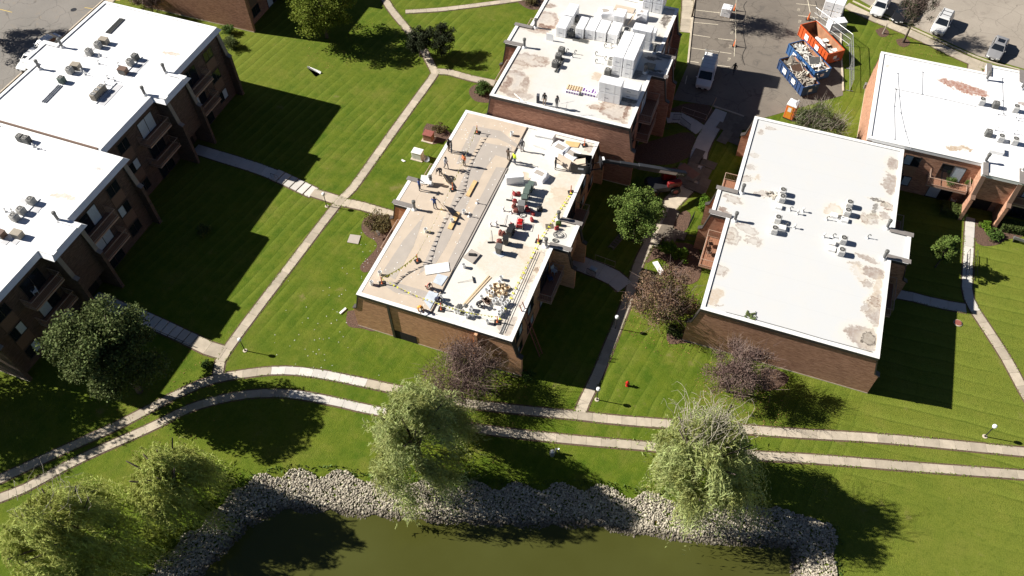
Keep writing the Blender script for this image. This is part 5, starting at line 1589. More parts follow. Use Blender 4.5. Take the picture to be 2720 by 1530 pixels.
# red generator
root = thing('generator', 'bright red portable generator in a tube frame among the bins', 'generator', P_((-18.65,50.92,5.73)), .15)
MB().cbox(-.3, .3, -.42, .42, .2, .62, .05).build('housing', M['red_paint'], root)
MB().cbox(-.24, .24, -.1, .4, .62, .74, .05).build('fuel_tank', M['red_paint'], root)
MB().box(-.32, .32, -.4, .4, .1, .2).build('engine', M['black_plastic'], root)
b = MB()
for s in (-1, 1):
    b.tube([(s * .34, -.48, .05), (s * .34, -.48, .7), (s * .34, .48, .7), (s * .34, .48, .05)], .022, n=6)
for y in (-.48, .48):
    b.tube([(-.34, y, .7), (.34, y, .7)], .022, n=6)
    b.tube([(-.34, y, .08), (.34, y, .08)], .022, n=6)
b.build('frame', M['steel_bright'], root)
for s in (-1, 1):
    MB().tube([(s * .36, -.42, .1), (s * .44, -.42, .1)], .12, n=12).build('wheel', M['rubber'], root)
# bay flues and vents of this roof
place_all('', 'flue_b', make_flue('galv_dull'), [(-29.55,49.33,5.80), (-29.40,53.18,5.80), (-15.28,53.00,5.73), (-15.33,49.24,5.73)], 'shiny capped flue at a bay corner of the roof being redone', 'flue', 'flues on the roof being redone')
place_all('', 'mush', make_mushroom, [(-21.44,49.92,5.73), (-20.97,50.29,5.73), (-20.93,52.27,5.73), (-20.07,52.23,5.73)], 'short white capped vent near the push brooms', 'vent', 'vents on the roof being redone')
place_all('', 'vent_g', make_vent('galv'), [(-23.82,52.27,5.80), (-23.92,50.31,5.80)], 'grey vent pipe poking through the tan boards', 'vent', 'vents through the tan boards')
# boards, lumber, brooms, ladders
def board(label, pts, m_, h=.05, name='board', cat='board', group=None, dz=.012):
    z = max(P_(p)[2] for p in pts) + dz
    return tag(MB().prism([p[:2] for p in pts], z, z + h).build(name, M[m_]), label, cat, group)
board('white board lying across the grey strips near the seam', [(-25.61,42.92,5.80), (-25.01,41.92,5.80), (-23.02,43.12,5.80), (-23.58,44.11,5.80)], 'white_trim', .05)
board('pale blue board lying along the seam below the white board', [(-24.01,42.46,5.80), (-24.03,41.36,5.80), (-23.09,41.22,5.80), (-22.94,42.48,5.80)], 'blue_tarp', .03)
board('pale blue board at the front under the orange-vested worker', [(-23.96,40.32,5.80), (-24.02,39.13,5.80), (-23.00,38.35,5.80), (-22.99,40.31,5.80)], 'blue_tarp', .03)
board('long yellow plank on the grey strip near the black vent holes', [(-25.34,55.14,5.80), (-25.32,52.85,5.80), (-24.92,52.79,5.80), (-24.92,55.07,5.80)], 'plywood_bright', .12)
board('yellow plank with a pail and tools on it', [(-25.43,50.46,5.80), (-25.35,48.06,5.80), (-24.88,48.03,5.80), (-24.94,50.36,5.80)], 'plywood_bright', .12)
board('tan square board tilted flat with a dark tool on it', [(-22.48,45.16,5.73), (-21.29,44.78,5.73), (-21.01,46.06,5.73), (-22.08,46.38,5.73)], 'grey_board', .16)
tag(MB().cbox(-.38, .38, -.16, .16, 0, .1, .03).build('power_tool', M['black_plastic'], None, ((-21.71,45.69,5.73)[0], (-21.71,45.69,5.73)[1], 5.73 + .18), .25), 'dark flat tool lying on the tan square board', 'tool')
for i, (a, b_) in enumerate((((-20.15,39.94,5.73), (-19.07,43.86,5.73)), ((-20.32,39.99,5.73), (-19.31,43.96,5.73)))):
    a, b_ = Vector(a), Vector(b_)
    d = b_ - a
    tag(MB().box(0, d.length, -.07, .07, 0, .05).build('timber', M['lumber'], None, (a.x, a.y, BZ + .01), math.atan2(d.y, d.x)), 'long pale timber lying beside the tool cluster', 'timber', 'two timbers beside the tool cluster')
board('yellow plywood sheet at the back corner of the roof being redone', [(-18.07,64.15,5.73), (-18.01,63.31,5.73), (-16.55,63.60,5.73), (-16.53,64.38,5.73)], 'plywood_bright', .06)
board('tan sheet beside the wrapped bundle on the roof being redone', [(-20.91,58.18,5.73), (-20.96,57.28,5.73), (-19.91,57.15,5.73), (-19.85,58.19,5.73)], 'tan_board', .03)
def stack(label, pts, h, m_):
    z = BZ
    root = thing('board_stack', label, 'boards', (0, 0, 0))
    k = int(h / .06)
    for i in range(k):
        dx, dy = random.uniform(-.02, .02), random.uniform(-.02, .02)
        MB().prism([(p[0] + dx, p[1] + dy) for p in pts], z + i * .06, z + i * .06 + .055).build('board', M[m_], root)
stack('white stack of boards, the lower front one of two', [(-21.25,62.16,5.73), (-19.33,61.91,5.73), (-19.31,63.32,5.73), (-21.28,63.49,5.73)], .42, 'white_trim')
stack('white stack of boards, the taller back one against the bundle-stacked block', [(-21.40,63.21,5.73), (-19.41,63.36,5.73), (-19.28,64.20,5.73), (-21.33,64.27,5.73)], .75, 'white_trim')
torn('opened white bundle with a dark tool on top near the crane box', (-18.11,62.12,5.73), 1.7, 1.5, .95, rz=-.3)
torn('opened white bundle beside the black crane box', (-16.83,61.81,5.73), 1.9, 1.5, .8, rz=-.35)
torn('white bundle with torn wrap and tan boards at the middle of the roof', (-19.06,58.03,5.73), 1.7, 1.3, .6, rz=-.25)
root = thing('wrapped_panel', 'upright white wrapped panel bundle with a slanted shadow', 'bundle', P_((-21.23,56.45,5.73)), .45)
MB().cbox(-.95, .95, -.3, .3, 0, 1.0, .04).build('wrap', M['foam_wrap'], root)
def broom(label, a, b_, m_='galv_dull'):
    a, b_ = Vector(a), Vector(b_)
    d = b_ - a
    root = thing('push_broom', label, 'broom', (a.x, a.y, P_(a)[2]), math.atan2(d.y, d.x))
    MB().tube([(0, 0, .12), (d.length, 0, .05)], .018, n=5).build('handle', M[m_], root)
    MB().box(-.06, .06, -.36, .36, 0, .13).build('head', M['black_plastic'], root)
broom('push broom lying across the white half near the seam', (-20.52,42.98,5.73), (-21.83,42.15,5.73))
broom('push broom with a dark head lying left of the generator', (-20.59,47.90,5.73), (-21.20,49.38,5.73))
broom('push broom left of the red cans at the bin row', (-20.83,53.79,5.73), (-20.95,55.19,5.73))
broom('push broom lying towards the small vents', (-20.19,50.30,5.73), (-20.39,51.85,5.73))
def ladder(label, a, b_, w=.42, m_='steel_bright', rung=.3):
    a, b_ = Vector(a), Vector(b_)
    d = b_ - a
    L = d.length
    root = thing('ladder', label, 'ladder', a, 0)
    q = d.to_track_quat('X', 'Z')
    root.rotation_mode = 'QUATERNION'
    root.rotation_quaternion = q
    for s in (-1, 1):
        MB().box(0, L, s * w / 2 - .03, s * w / 2 + .03, -.03, .05).build('rail', M[m_], root)
    n_ = int(L / rung)
    for i in range(n_):
        x = (i + .5) * L / n_
        MB().tube([(x, -w / 2, .01), (x, w / 2, .01)], .018, n=5).build('rung', M[m_], root)
ladder('red extension ladder leaning on the shaded east wall of the roof being redone', ((-13.07,41.21,1.20)[0] + .3, (-13.07,41.21,1.20)[1] - .6, 0.0), (-15.09,41.33,6.60), .45, 'red_dull')
b = rod_bundle('long bundle of bright pipes lying along the ladder-side roof edge', (-15.90,38.27,5.73), (-16.01,48.36,5.73), 3, .02, .22, 'ac_white')
rod_bundle('short rods standing loose near the front right flag post', (-15.93,37.99,5.73), (-15.92,39.43,5.73), 3, .02, .12, 'galv_dull')
# hose coil and tools on the bay
def coil(label, p, r, n_, m_, cat='hose'):
    b = MB()
    pts = []
    for i in range(n_ * 14):
        a = i * 2 * math.pi / 14
        rr = r * (1 + .25 * math.sin(i * .37)) * (.7 + .3 * math.sin(i * .11))
        pts.append((rr * math.cos(a), rr * math.sin(a) * .8, .03 + .008 * (i // 14)))
    b.tube(pts, .02, n=5)
    return tag(b.build('hose_coil', M[m_], None, p), label, cat)
coil('grey looped hose coil on the bay of the roof being redone', P_((-14.57,51.06,5.73)), .55, 7, 'galv_dull')
coil('small dark hose coil beside the grey looped coil', P_((-14.64,50.26,5.73)), .32, 5, 'ac_dark')
coil('thin black cable coil beside the generator', P_((-18.81,52.34,5.73)), .4, 3, 'black_plastic')
tag(MB().obox((0, 0, .03), (.75, .6, .05)).build('board', M['plywood'], None, P_((-15.87,51.85,5.73)), .4), 'brown board with small parts near the green toolbox', 'board')
tag(MB().cbox(-.3, .3, -.25, .25, 0, .45, .12).build('tool_bag', M['black_plastic'], None, P_((-17.49,53.63,5.73)), .4), 'black tool bag lying right of the bin shadows', 'bag')

# ------------------------------------------------------------------ vehicles
def paint(name, c, rough=.28, metal=.0):
    return mat(name, c, rough, .04, 1, metal, spec=.5)
paint('paint_silver', (.62, .62, .61), .3, .1)
paint('paint_grey', (.27, .27, .275), .3, .15)
paint('paint_black', (.018, .018, .02), .2)
paint('paint_white_car', (.74, .74, .73), .3)
mat('headlight', (.75, .75, .72), .15, .03, 2)
mat('taillight', (.35, .02, .02), .25, .05, 2)
mat('rim', (.42, .42, .42), .35, .08, 5, metal=.6)

def car(name, label, p, front, L, Wd, H, body, kind='sedan', cat='car'):
    """p: centre, front: a point ahead of it"""
    hd = math.atan2(front[1] - p[1], front[0] - p[0]) - math.pi / 2
    root = thing(name, label, cat, (p[0], p[1], .03), hd)
    hw = Wd / 2
    if kind == 'sedan':
        st = [(-.5, .80, .42, .78), (-.485, .92, .30, .93), (-.40, .98, .22, .98), (-.2, 1, .20, .97), (.08, 1, .20, .94), (.20, 1, .20, .92), (.34, .98, .22, .84), (.45, .93, .25, .74), (.49, .84, .30, .66), (.5, .76, .38, .58)]
        cab = ((-.43, .24), (-.27, .06), .97)
    elif kind == 'suv':
        st = [(-.5, .88, .45, .95), (-.49, .95, .30, 1.05), (-.40, 1, .24, 1.06), (.05, 1, .24, 1.04), (.22, 1, .24, 1.02), (.36, .98, .26, .95), (.46, .93, .28, .84), (.49, .86, .32, .74), (.5, .78, .4, .66)]
        cab = ((-.485, .25), (-.43, .08), 1.05)
    else:
        st = [(-.5, .95, .35, 1.15), (-.495, .99, .28, 1.2), (0, 1, .26, 1.2), (.25, 1, .26, 1.18), (.38, .98, .26, 1.1), (.46, .94, .28, .98), (.49, .88, .3, .86), (.5, .8, .38, .78)]
        cab = ((-.495, .36), (-.485, .20), 1.19)
    b = MB()
    rings = []
    for y, q, zl, zt in st:
        w_ = hw * q
        rings.append([(-w_ * .9, y * L, zl), (-w_, y * L, zl + .14), (-w_, y * L, zt - .16), (-w_ * .96, y * L, zt - .05), (-w_ * .84, y * L, zt), (0, y * L, zt + .025), (w_ * .84, y * L, zt), (w_ * .96, y * L, zt - .05), (w_, y * L, zt - .16), (w_, y * L, zl + .14), (w_ * .9, y * L, zl)])
    b.loft(rings)
    (y0, y1), (t0, t1), zb = cab
    w0, w1 = hw * .93, hw * (.74 if kind != 'van' else .84)
    zt = H - .06
    q0 = [(-w0, y0 * L, zb - .06), (w0, y0 * L, zb - .06), (w0, y1 * L, zb - .06), (-w0, y1 * L, zb - .06)]
    q1 = [(-w1, t0 * L, zt), (w1, t0 * L, zt), (w1, t1 * L, zt), (-w1, t1 * L, zt)]
    q2 = [(-w1 * .86, (t0 + .02) * L, H), (w1 * .86, (t0 + .02) * L, H), (w1 * .86, (t1 - .02) * L, H), (-w1 * .86, (t1 - .02) * L, H)]
    b.loft([q0, q1, q2])
    for s in (-1, 1):
        b.obox((s * (hw + .06), y1 * L - .25, zb + .06), (.14, .1, .12))
    b.build('body', M[body], root, smooth=False)
    def pane(nm, quad, s0=.10, s1=.90, o=.012):
        A, B, C_, D_ = [Vector(v_) for v_ in quad]
        nrm = (B - A).cross(D_ - A).normalized() * o
        f = lambda u, w_: A.lerp(B, u).lerp(D_.lerp(C_, u), w_) + nrm
        MB().sheet([f(s0, .10), f(s1, .10), f(s1, .90), f(s0, .90)]).build(nm, M['glass'], root)
    pane('windshield', (q0[2], q0[3], q1[3], q1[2]), .05, .95)
    pane('rear_window', (q0[0], q0[1], q1[1], q1[0]), .08, .92)
    segs = [(.06, .30), (.33, .62), (.65, .93)] if kind == 'suv' else [(.08, .48), (.52, .92)] if kind == 'sedan' else [(.74, .95)]
    for a, c_ in segs:
        pane('side_window', (q0[1], q0[2], q1[2], q1[1]), a, c_)
        pane('side_window', (q0[3], q0[0], q1[0], q1[3]), 1 - c_, 1 - a)
    wr = .33 if kind != 'van' else .36
    for sx in (-1, 1):
        for y in (-.30 * L, .31 * L):
            wh = MB().tube([(sx * (hw - .2), y, wr - .03), (sx * (hw + .01), y, wr - .03)], wr, n=16).build('wheel', M['rubber'], root)
            MB().tube([(sx * (hw + .005), y, wr - .03), (sx * (hw + .022), y, wr - .03)], wr * .62, n=12).build('rim', M['rim'], wh)
        zf = st[-2][3]
        MB().obox((sx * hw * .66, .478 * L, zf - .07), (.38, .2, .13), sx * -.35).build('headlight', M['headlight'], root)
        MB().obox((sx * hw * .72, -.492 * L, .78), (.32, .08, .16)).build('taillight', M['taillight'], root)
    MB().box(-hw * .55, hw * .55, .485 * L, .508 * L, .36, .5).build('grille', M['black_plastic'], root)
    MB().box(-.17, .17, .505 * L, .515 * L, .40, .49).build('licence_plate', M['white_metal'], root)
    return root

car('suv', 'silver estate SUV with roof rails parked by the walk', (20.87,107.82,0.50), (20.25,105.25,0.50), 4.75, 1.88, 1.72, 'paint_silver', 'suv')
r_ = bpy.data.objects['suv']
for s in (-1, 1):
    MB().tube([(s * .62, -1.8, 1.75), (s * .62, .3, 1.75)], .03, n=5).build('roof_rail', M['black_plastic'], r_)
for y in (-1.2, -.3):
    MB().tube([(-.62, y, 1.78), (.62, y, 1.78)], .025, n=5).build('roof_bar', M['black_plastic'], r_)
car('sedan', 'grey sedan parked alone near the walk corner', (27.92,104.74,0.50), (27.39,102.53,0.50), 4.75, 1.82, 1.46, 'paint_grey')
MB().box(-.42, .42, -.9, -.1, 1.462, 1.475).build('sunroof', M['glass'], bpy.data.objects['sedan'])
car('sedan', 'silver sedan with black grille parked beside a dark car', (12.84,109.27,0.50), (12.42,107.21,0.50), 4.65, 1.8, 1.45, 'paint_silver')
car('sedan', 'dark sedan half hidden behind the leaning tree', (15.68,108.67,0.50), (15.23,106.77,0.50), 4.6, 1.8, 1.45, 'paint_black')
car('sedan', 'white sedan in tree shade beyond the street-side roof corner', (-90.52,63.73,0.50), (-90.74,62.49,0.50), 4.6, 1.8, 1.45, 'paint_white_car')
car('sedan', 'white sedan half hidden below the roof bay in the street lot', (-90.31,60.76,0.50), (-90.29,59.64,0.50), 4.6, 1.8, 1.45, 'paint_white_car')
car('work_van', 'white work van with a ladder rack parked in building shade', (-6.55, 87.0, 0), (-6.3, 80, 0), 5.3, 2.0, 2.08, 'paint_white_car', 'van', 'van')
r_ = bpy.data.objects['work_van']
b = MB()
for s in (-1, 1):
    b.tube([(s * .82, -2.75, 2.26), (s * .82, 1.0, 2.26)], .03, n=5)
    for y in (-2.6, -1.3, 0, .9):
        b.tube([(s * .82, y, 2.0), (s * .82, y, 2.26)], .025, n=5)
for y in (-2.6, -1.95, -1.3, -.65, 0, .9):
    b.tube([(-.9, y, 2.28), (.9, y, 2.28)], .028, n=5)
for s in (-.9, 0, .9):
    b.tube([(s, -2.6, 2.28), (s, -2.6, 2.5)], .025, n=5)
b.build('ladder_rack', M['steel_bright'], r_)

# ------------------------------------------------------------------ dumpsters
def dumpster(label, c, L, Wd, h, rz, m_, inside, white=True, cat='dumpster'):
    root = thing('dumpster', label, cat, (c[0], c[1], .03), rz)
    b = MB()
    b.box(-L / 2, L / 2, -Wd / 2 + .12, Wd / 2 - .12, .22, .30)
    for s in (-1, 1):
        y = s * Wd / 2
        b.prof([(-L / 2, .25), (L / 2, .25), (L / 2, h), (-L / 2, h)], min(y, y - s * .05), max(y, y - s * .05))
        b.box(s * L / 2, s * (L / 2 - .05), -Wd / 2 + .05, Wd / 2 - .05, .25, h - .02)
    b.build('hull', M[m_], root)
    b = MB()
    for s in (-1, 1):
        b.box(-L / 2, L / 2, s * (Wd / 2 + .04), s * (Wd / 2 - .05), h, h + .08)
        b.box(s * (L / 2 + .04), s * (L / 2 - .06), -Wd / 2 + .05, Wd / 2 - .05, h, h + .079)
    b.build('top_rail', M[m_], root)
    b = MB()
    for s in (-1, 1):
        b.box(-L / 2 + .05, L / 2 - .05, s * (Wd / 2 - .052), s * (Wd / 2 - .062), .3, h)
    b.box(-L / 2 + .1, L / 2 - .1, -Wd / 2 + .1, Wd / 2 - .1, .301, .31)
    for s in (-1, 1):
        b.box(s * (L / 2 - .052), s * (L / 2 - .062), -Wd / 2 + .07, Wd / 2 - .07, .31, h - .02)
    b.build('lining', M[inside], root)
    n_ = int(L / .62)
    for i in range(n_ + 1):
        x = -L / 2 + .08 + (L - .16) * i / n_
        for s in (-1, 1):
            MB().box(x - .05, x + .05, s * (Wd / 2 + .001), s * (Wd / 2 + .07), .25, h).build('rib', M[m_], root)
    for x in (-L * .36, L * .36):
        for s in (-1, 1):
            MB().tube([(x, s * (Wd / 2 - .3), .12), (x, s * (Wd / 2 - .12), .12)], .12, n=10).build('wheel', M['black_iron'], root)
    if white:
        for x in (-L * .22, L * .14):
            MB().box(x - .38, x + .38, -Wd / 2 - .085, -Wd / 2 - .073, h * .42, h * .85).build('sign_panel', M['white_metal'], root)
    MB().box(L / 2 + .005, L / 2 + .03, -.25, .25, h * .45, h * .7).build('end_mark', M['white_trim'], root)
    return root
def debris(label, c, L, Wd, z0, z1, rz, n_, m_, smin=.15, smax=1.0, x0=-.5, x1=.5):
    b = MB()
    for i in range(n_):
        x, y = random.uniform(x0, x1) * L, random.uniform(-.42, .42) * Wd
        lx = random.uniform(smin, smax)
        b.obox((x, y, random.uniform(z0, z1)), (lx, random.uniform(.05, .14) if random.random() < .7 else random.uniform(.3, .8), random.uniform(.02, .06)), random.uniform(0, 3.1), 0, random.uniform(-.5, .5), random.uniform(-.5, .5))
    o_ = b.build('debris_pile', M[m_], None, (c[0], c[1], .03), rz)
    o_['kind'] = 'stuff'
    tag(o_, label, 'debris')
r1 = dumpster('orange roll-off dumpster, partly empty with rusty inside', (6.15, 97.8), 6.6, 2.4, 1.75, R(-50), 'rust_orange', 'rust_inside')
r2 = dumpster('bright blue roll-off dumpster heaped with pale debris in the middle of three', (5.15, 93.6), 6.2, 2.3, 1.6, R(-49), 'blue_steel', 'rust_inside')
r3 = dumpster('dark blue roll-off dumpster heaped with dark roofing scrap and pipes', (4.35, 90.1), 5.9, 2.2, 1.6, R(-51), 'navy_steel', 'rust_inside')
debris('bags and strips of pale roofing in the orange dumpster', (6.15, 97.8), 6.2, 2.2, .35, .95, R(-50), 70, 'debris_white', .3, 1.6, -.12, .47)
debris('heap of pale torn boards in the bright blue dumpster', (5.15, 93.6), 5.9, 2.1, .9, 1.75, R(-49), 150, 'debris_white', .2, 1.3)
debris('heap of grey brown scrap in the dark blue dumpster', (4.35, 90.1), 5.6, 2.0, .9, 1.7, R(-51), 150, 'debris', .2, 1.5)
def bag(p, r, lab):
    b = MB()
    b.lathe([(r * .5, 0), (r, r * .4), (r * .95, r * .9), (r * .4, r * 1.25), (r * .1, r * 1.3)], n=9)
    tag(b.build('trash_bag', M['wrap_plastic'], None, p, random.uniform(0, 3)), lab, 'bag', 'white bags in the orange dumpster')
for k in range(5):
    s = -.9 + k * .38
    bag((6.15 + s * math.cos(R(-50)) + random.uniform(-.1, .2), 97.8 + s * math.sin(R(-50)) + random.uniform(-.1, .2), .75), .34, 'round white bag lying inside the orange dumpster')
for p, lab, rz in (((5.9, 92.6, 1.75), 'black framed screen panel sticking out of the bright blue dumpster', .4), ((4.0, 90.5, 1.65), 'brown flat panel on top of the dark blue dumpster heap', .7)):
    root = thing('scrap_panel', lab, 'panel', p, rz)
    MB().obox((0, 0, .05), (1.5, 1.1, .05), 0, 0, .45).build('panel', M['ac_dark' if 'black' in lab else 'ac_brown'], root)
    b = MB()
    for s in (-1, 1):
        b.obox((s * .76, 0, .06), (.06, 1.16, .08), 0, 0, .45)
    b.build('frame', M['white_trim'], root)
def lot_bundle(p, w, d, h, rz, lab):
    root = thing('insulation_bundle', lab, 'bundle', p, rz, 'wrapped insulation bundles in the lot')
    MB().cbox(-w / 2, w / 2, -d / 2, d / 2, .08, h, .04).build('wrap', M['foam_wrap'], root)
    MB().box(-.2, .25, -d / 2 - .008, -d / 2 + .004, h * .45, h * .5).build('print_label', M['print_grey'], root)
    b = MB()
    for q in (-.4, 0, .4):
        b.box(w * q - .1, w * q + .1, -d / 2, d / 2, 0, .08)
    b.build('skid', M['lumber'], root)
p = (-6.79,100.38,0.00)
lot_bundle((p[0], p[1] + .7, .03), 1.3, 1.25, 1.3, -.03, 'white wrapped bundle standing alone on the stall lines')
p = (5.96,104.74,0.00)
for i in range(2):
    for k in range(2):
        lot_bundle((p[0] + .2 + i * 1.3, p[1] + 1.2 - i * .15, .03 + k * 1.27), 1.24, 2.3, 1.25, -.12, 'white wrapped bundle in the tall block behind the fence, ' + ('lower tier' if k == 0 else 'upper tier'))
p = (6.67,102.16,0.00)
lot_bundle((p[0] + 1.0, p[1] + .9, .03), 1.25, 2.3, 1.2, -1.05, 'white wrapped bundle lying askew behind the orange dumpster')

def make_cone():
    r_ = bpy.data.objects.new('traffic_cone', None); col.objects.link(r_)
    MB().cbox(-.28, .28, -.28, .28, 0, .06, .02).build('base', M['rubber'], r_)
    MB().lathe([(.17, .06), (.04, 1.05), (.03, 1.12)], n=10).build('cone', M['orange_plastic'], r_)
    return r_
CN = [(-5.88,102.52,0.00), (-4.38,94.68,0.00), (3.95,103.75,0.00)]
for p, lab in zip(CN, ('tall orange cone beside the lone white bundle in the lot', 'tall orange cone holding the rope beside the van row', 'tall orange cone at the corner of the orange dumpster')):
    inst('cone', make_cone, (p[0], p[1], .03), 0, lab, 'cone')
b = MB()
for a, c_ in (((-6.17,105.04,0.00), CN[0]), (CN[0], CN[1]), (CN[1], (-3.89,91.07,0.00))):
    pts = [Vector((a[0], a[1], 1.1)).lerp(Vector((c_[0], c_[1], 1.1)), k / 6) - Vector((0, 0, .25 * math.sin(k / 6 * math.pi))) for k in range(7)]
    b.tube(pts, .03, n=4)
tag(b.build('barrier_rope', M['rope_white']), 'pale rope strung between the cones across the lot', 'rope')
b = MB()
pts = [Vector(((2.81,108.18,0.00)[0], (2.81,108.18,0.00)[1], 1.1)), Vector((CN[2][0], CN[2][1], 1.1))]
b.tube(pts, .03, n=4)
tag(b.build('barrier_rope', M['rope_white']), 'pale rope running from the dumpster cone up the lot', 'rope')

# temporary chain link fence
FP = [(4.47,104.23,0.00), (7.14,102.04,0.00), (9.82,99.81,0.00), (10.45,94.98,0.00), (10.94,90.48,0.00)]
mesh_m, t, bs = nt('chain_link')
bs.inputs['Base Color'].default_value = (.55, .56, .56, 1)
bs.inputs['Metallic'].default_value = .5
v = coords(t)
sep = node(t, 'SeparateXYZ'); t.links.new(v, sep.inputs[0])
wv = None
for sg in (1, -1):
    s_ = math2(t, 'ABSOLUTE', math2(t, 'SINE', math2(t, 'MULTIPLY', math2(t, 'ADD', sep.outputs[0], math2(t, 'MULTIPLY', sep.outputs[2], float(sg))), 40.0)))
    k_ = mapr(t, s_, .0, .16, 1, 0)
    wv = k_ if wv is None else math2(t, 'MAXIMUM', wv, k_)
t.links.new(math2(t, 'MULTIPLY', wv, .8), bs.inputs['Alpha'])
for i, (a, c_) in enumerate(zip(FP[:-1], FP[1:])):
    a, c_ = Vector(a), Vector(c_)
    d = c_ - a
    L = d.length
    root = thing('fence_panel', 'silver temporary chain link fence panel ' + ('behind the dumpsters by the bundles', 'along the orange dumpster', 'on the grass beside the dumpsters', 'nearest the olive tree')[i], 'fence', (a.x, a.y, .02), math.atan2(d.y, d.x))
    H_ = 1.75
    b = MB()
    b.tube([(.03, 0, 0), (.03, 0, H_), (L - .03, 0, H_), (L - .03, 0, 0)], .035, n=6)
    b.tube([(.03, 0, .15), (L - .03, 0, .15)], .03, n=6)
    b.tube([(.03, 0, .95), (L - .03, 0, .95)], .025, n=6)
    b.build('frame', M['steel_bright'], root)
    MB().box(.06, L - .06, -.004, .004, .16, H_ - .03).build('mesh', mesh_m, root)
    b = MB()
    for x in (.1, L - .1):
        b.box(x - .04, x + .04, -.4, .4, 0, .06)
    b.build('foot', M['galv_dull'], root)

# portable toilet
root = thing('portable_toilet', 'orange portable toilet with white roof by the olive tree', 'toilet', ((4.59,82.90,0.00)[0], (4.59,82.90,0.00)[1] + .35, .02), -.25)
MB().cbox(-.58, .58, -.58, .58, .1, 2.05, .05).build('cabin', M['orange_plastic'], root)
MB().box(-.4, .3, -.60, -.585, .15, 1.95).build('door', mat('door_orange', (.75, .26, .03), .5, .08, 3), root)
MB().box(-.30, .12, -.612, -.603, 1.15, 1.75).build('sign', M['white_metal'], root)
b = MB()
b.loft([[(-.63, -.63, 2.05), (.63, -.63, 2.05), (.63, .63, 2.05), (-.63, .63, 2.05)], [(-.6, -.6, 2.2), (.6, -.6, 2.2), (.6, .6, 2.2), (-.6, .6, 2.2)], [(-.25, -.3, 2.38), (.25, -.3, 2.38), (.25, .3, 2.38), (-.25, .3, 2.38)]])
b.build('roof', M['white_metal'], root)
MB().cyl(.4, .4, 2.15, 2.5, .06, n=8).build('vent_stack', M['white_metal'], root)
MB().box(-.62, .62, -.62, .62, 0, .1).build('skid', M['black_plastic'], root)

# ------------------------------------------------------------------ telehandler lifting the black box to the roof
tipw, tail = Vector((-13.4, 62.2, 6.15)), Vector((-4.93, 67.02, 2.4))
root = thing('telehandler', 'telehandler with long dark boom raised to the roof corner behind the green tree', 'telehandler', (-7.0, 66.25, 0), math.atan2(-4.82, -8.47))
inv = Matrix.Rotation(-math.atan2(-4.82, -8.47), 4, 'Z') @ Matrix.Translation(Vector((7.0, -66.25, 0)))
lt, ll = inv @ tipw, inv @ tail
def beam(nm, a, b_, w, h, m_, par):
    a, b_ = Vector(a), Vector(b_)
    d = b_ - a
    o_ = MB().box(0, d.length, -w / 2, w / 2, -h / 2, h / 2).build(nm, M[m_], par, a)
    o_.rotation_mode = 'QUATERNION'
    o_.rotation_quaternion = d.to_track_quat('X', 'Z')
    return o_
mat('boom_grey', (.055, .057, .06), .4, .1, 2)
boom = beam('boom', ll, ll.lerp(lt, .58), .48, .55, 'boom_grey', root)
beam('boom_section', ll.lerp(lt, .5), ll.lerp(lt, .8), .38, .42, 'boom_grey', root)
beam('boom_section', ll.lerp(lt, .75), lt, .28, .32, 'boom_grey', root)
MB().box(1.2, 3.4, .242, .25, -.18, .2).build('logo_panel', M['white_trim'], boom)
text_mesh('model_number', '1043 TH', .26, 'white_metal', boom, (.75, .252, 0), (R(90), 0, R(180)))
MB().cbox(-1.7, 1.9, -.95, .95, .55, 1.15, .1).build('chassis', M['black_iron'], root)
MB().cbox(-1.5, .1, -.95, -.25, 1.15, 2.35, .1).build('cab', M['red_dark'], root)
MB().box(-1.42, .02, -.965, -.955, 1.5, 2.2).build('cab_window', M['glass'], root)
MB().cbox(-1.8, -.2, .3, .95, 1.15, 1.75, .1).build('engine_cover', M['red_dark'], root)
for sx in (-1.15, 1.35):
    for sy in (-1, 1):
        wh = MB().tube([(sx, sy * .75, .55), (sx, sy * 1.18, .55)], .56, n=18).build('wheel', M['rubber'], root)
        MB().tube([(sx, sy * 1.17, .55), (sx, sy * 1.19, .55)], .28, n=12).build('rim', M['red_dark'], wh)
MB().obox(lt + Vector((.15, 0, -.35)), (.12, 1.3, .9)).build('fork_carriage', M['black_iron'], root)
for s in (-.45, .45):
    MB().obox(lt + Vector((.85, s, -.75)), (1.3, .12, .06)).build('fork', M['black_iron'], root)
MB().obox(lt + Vector((-.1, 0, .25)), (.2, .5, .1)).build('light_plate', M['white_metal'], root)
q = (-15.28,60.80,6.20)
root = thing('lift_box', 'black open steel box on the lift forks at the roof edge, stuffed with boards', 'box', (q[0], q[1] - .1, 5.85), .15)
b = MB()
b.box(-1.0, 1.0, -.85, .85, 0, .06)
for s in (-1, 1):
    b.box(-1.0, 1.0, s * .80, s * .85, .06, 1.15)
b.box(.95, 1.0, -.8, .8, .06, 1.15)
b.build('shell', M['black_iron'], root)
MB().box(-.25, .35, -.865, -.853, .55, .8).build('plate', M['white_metal'], root)
for i in range(4):
    MB().obox((-.2 - .08 * i, .05 * i, .25 + .12 * i), (1.7, 1.1 - .1 * i, .05), .05 * i, 0, 0, -.25).build('board', M['tan_board'], root)
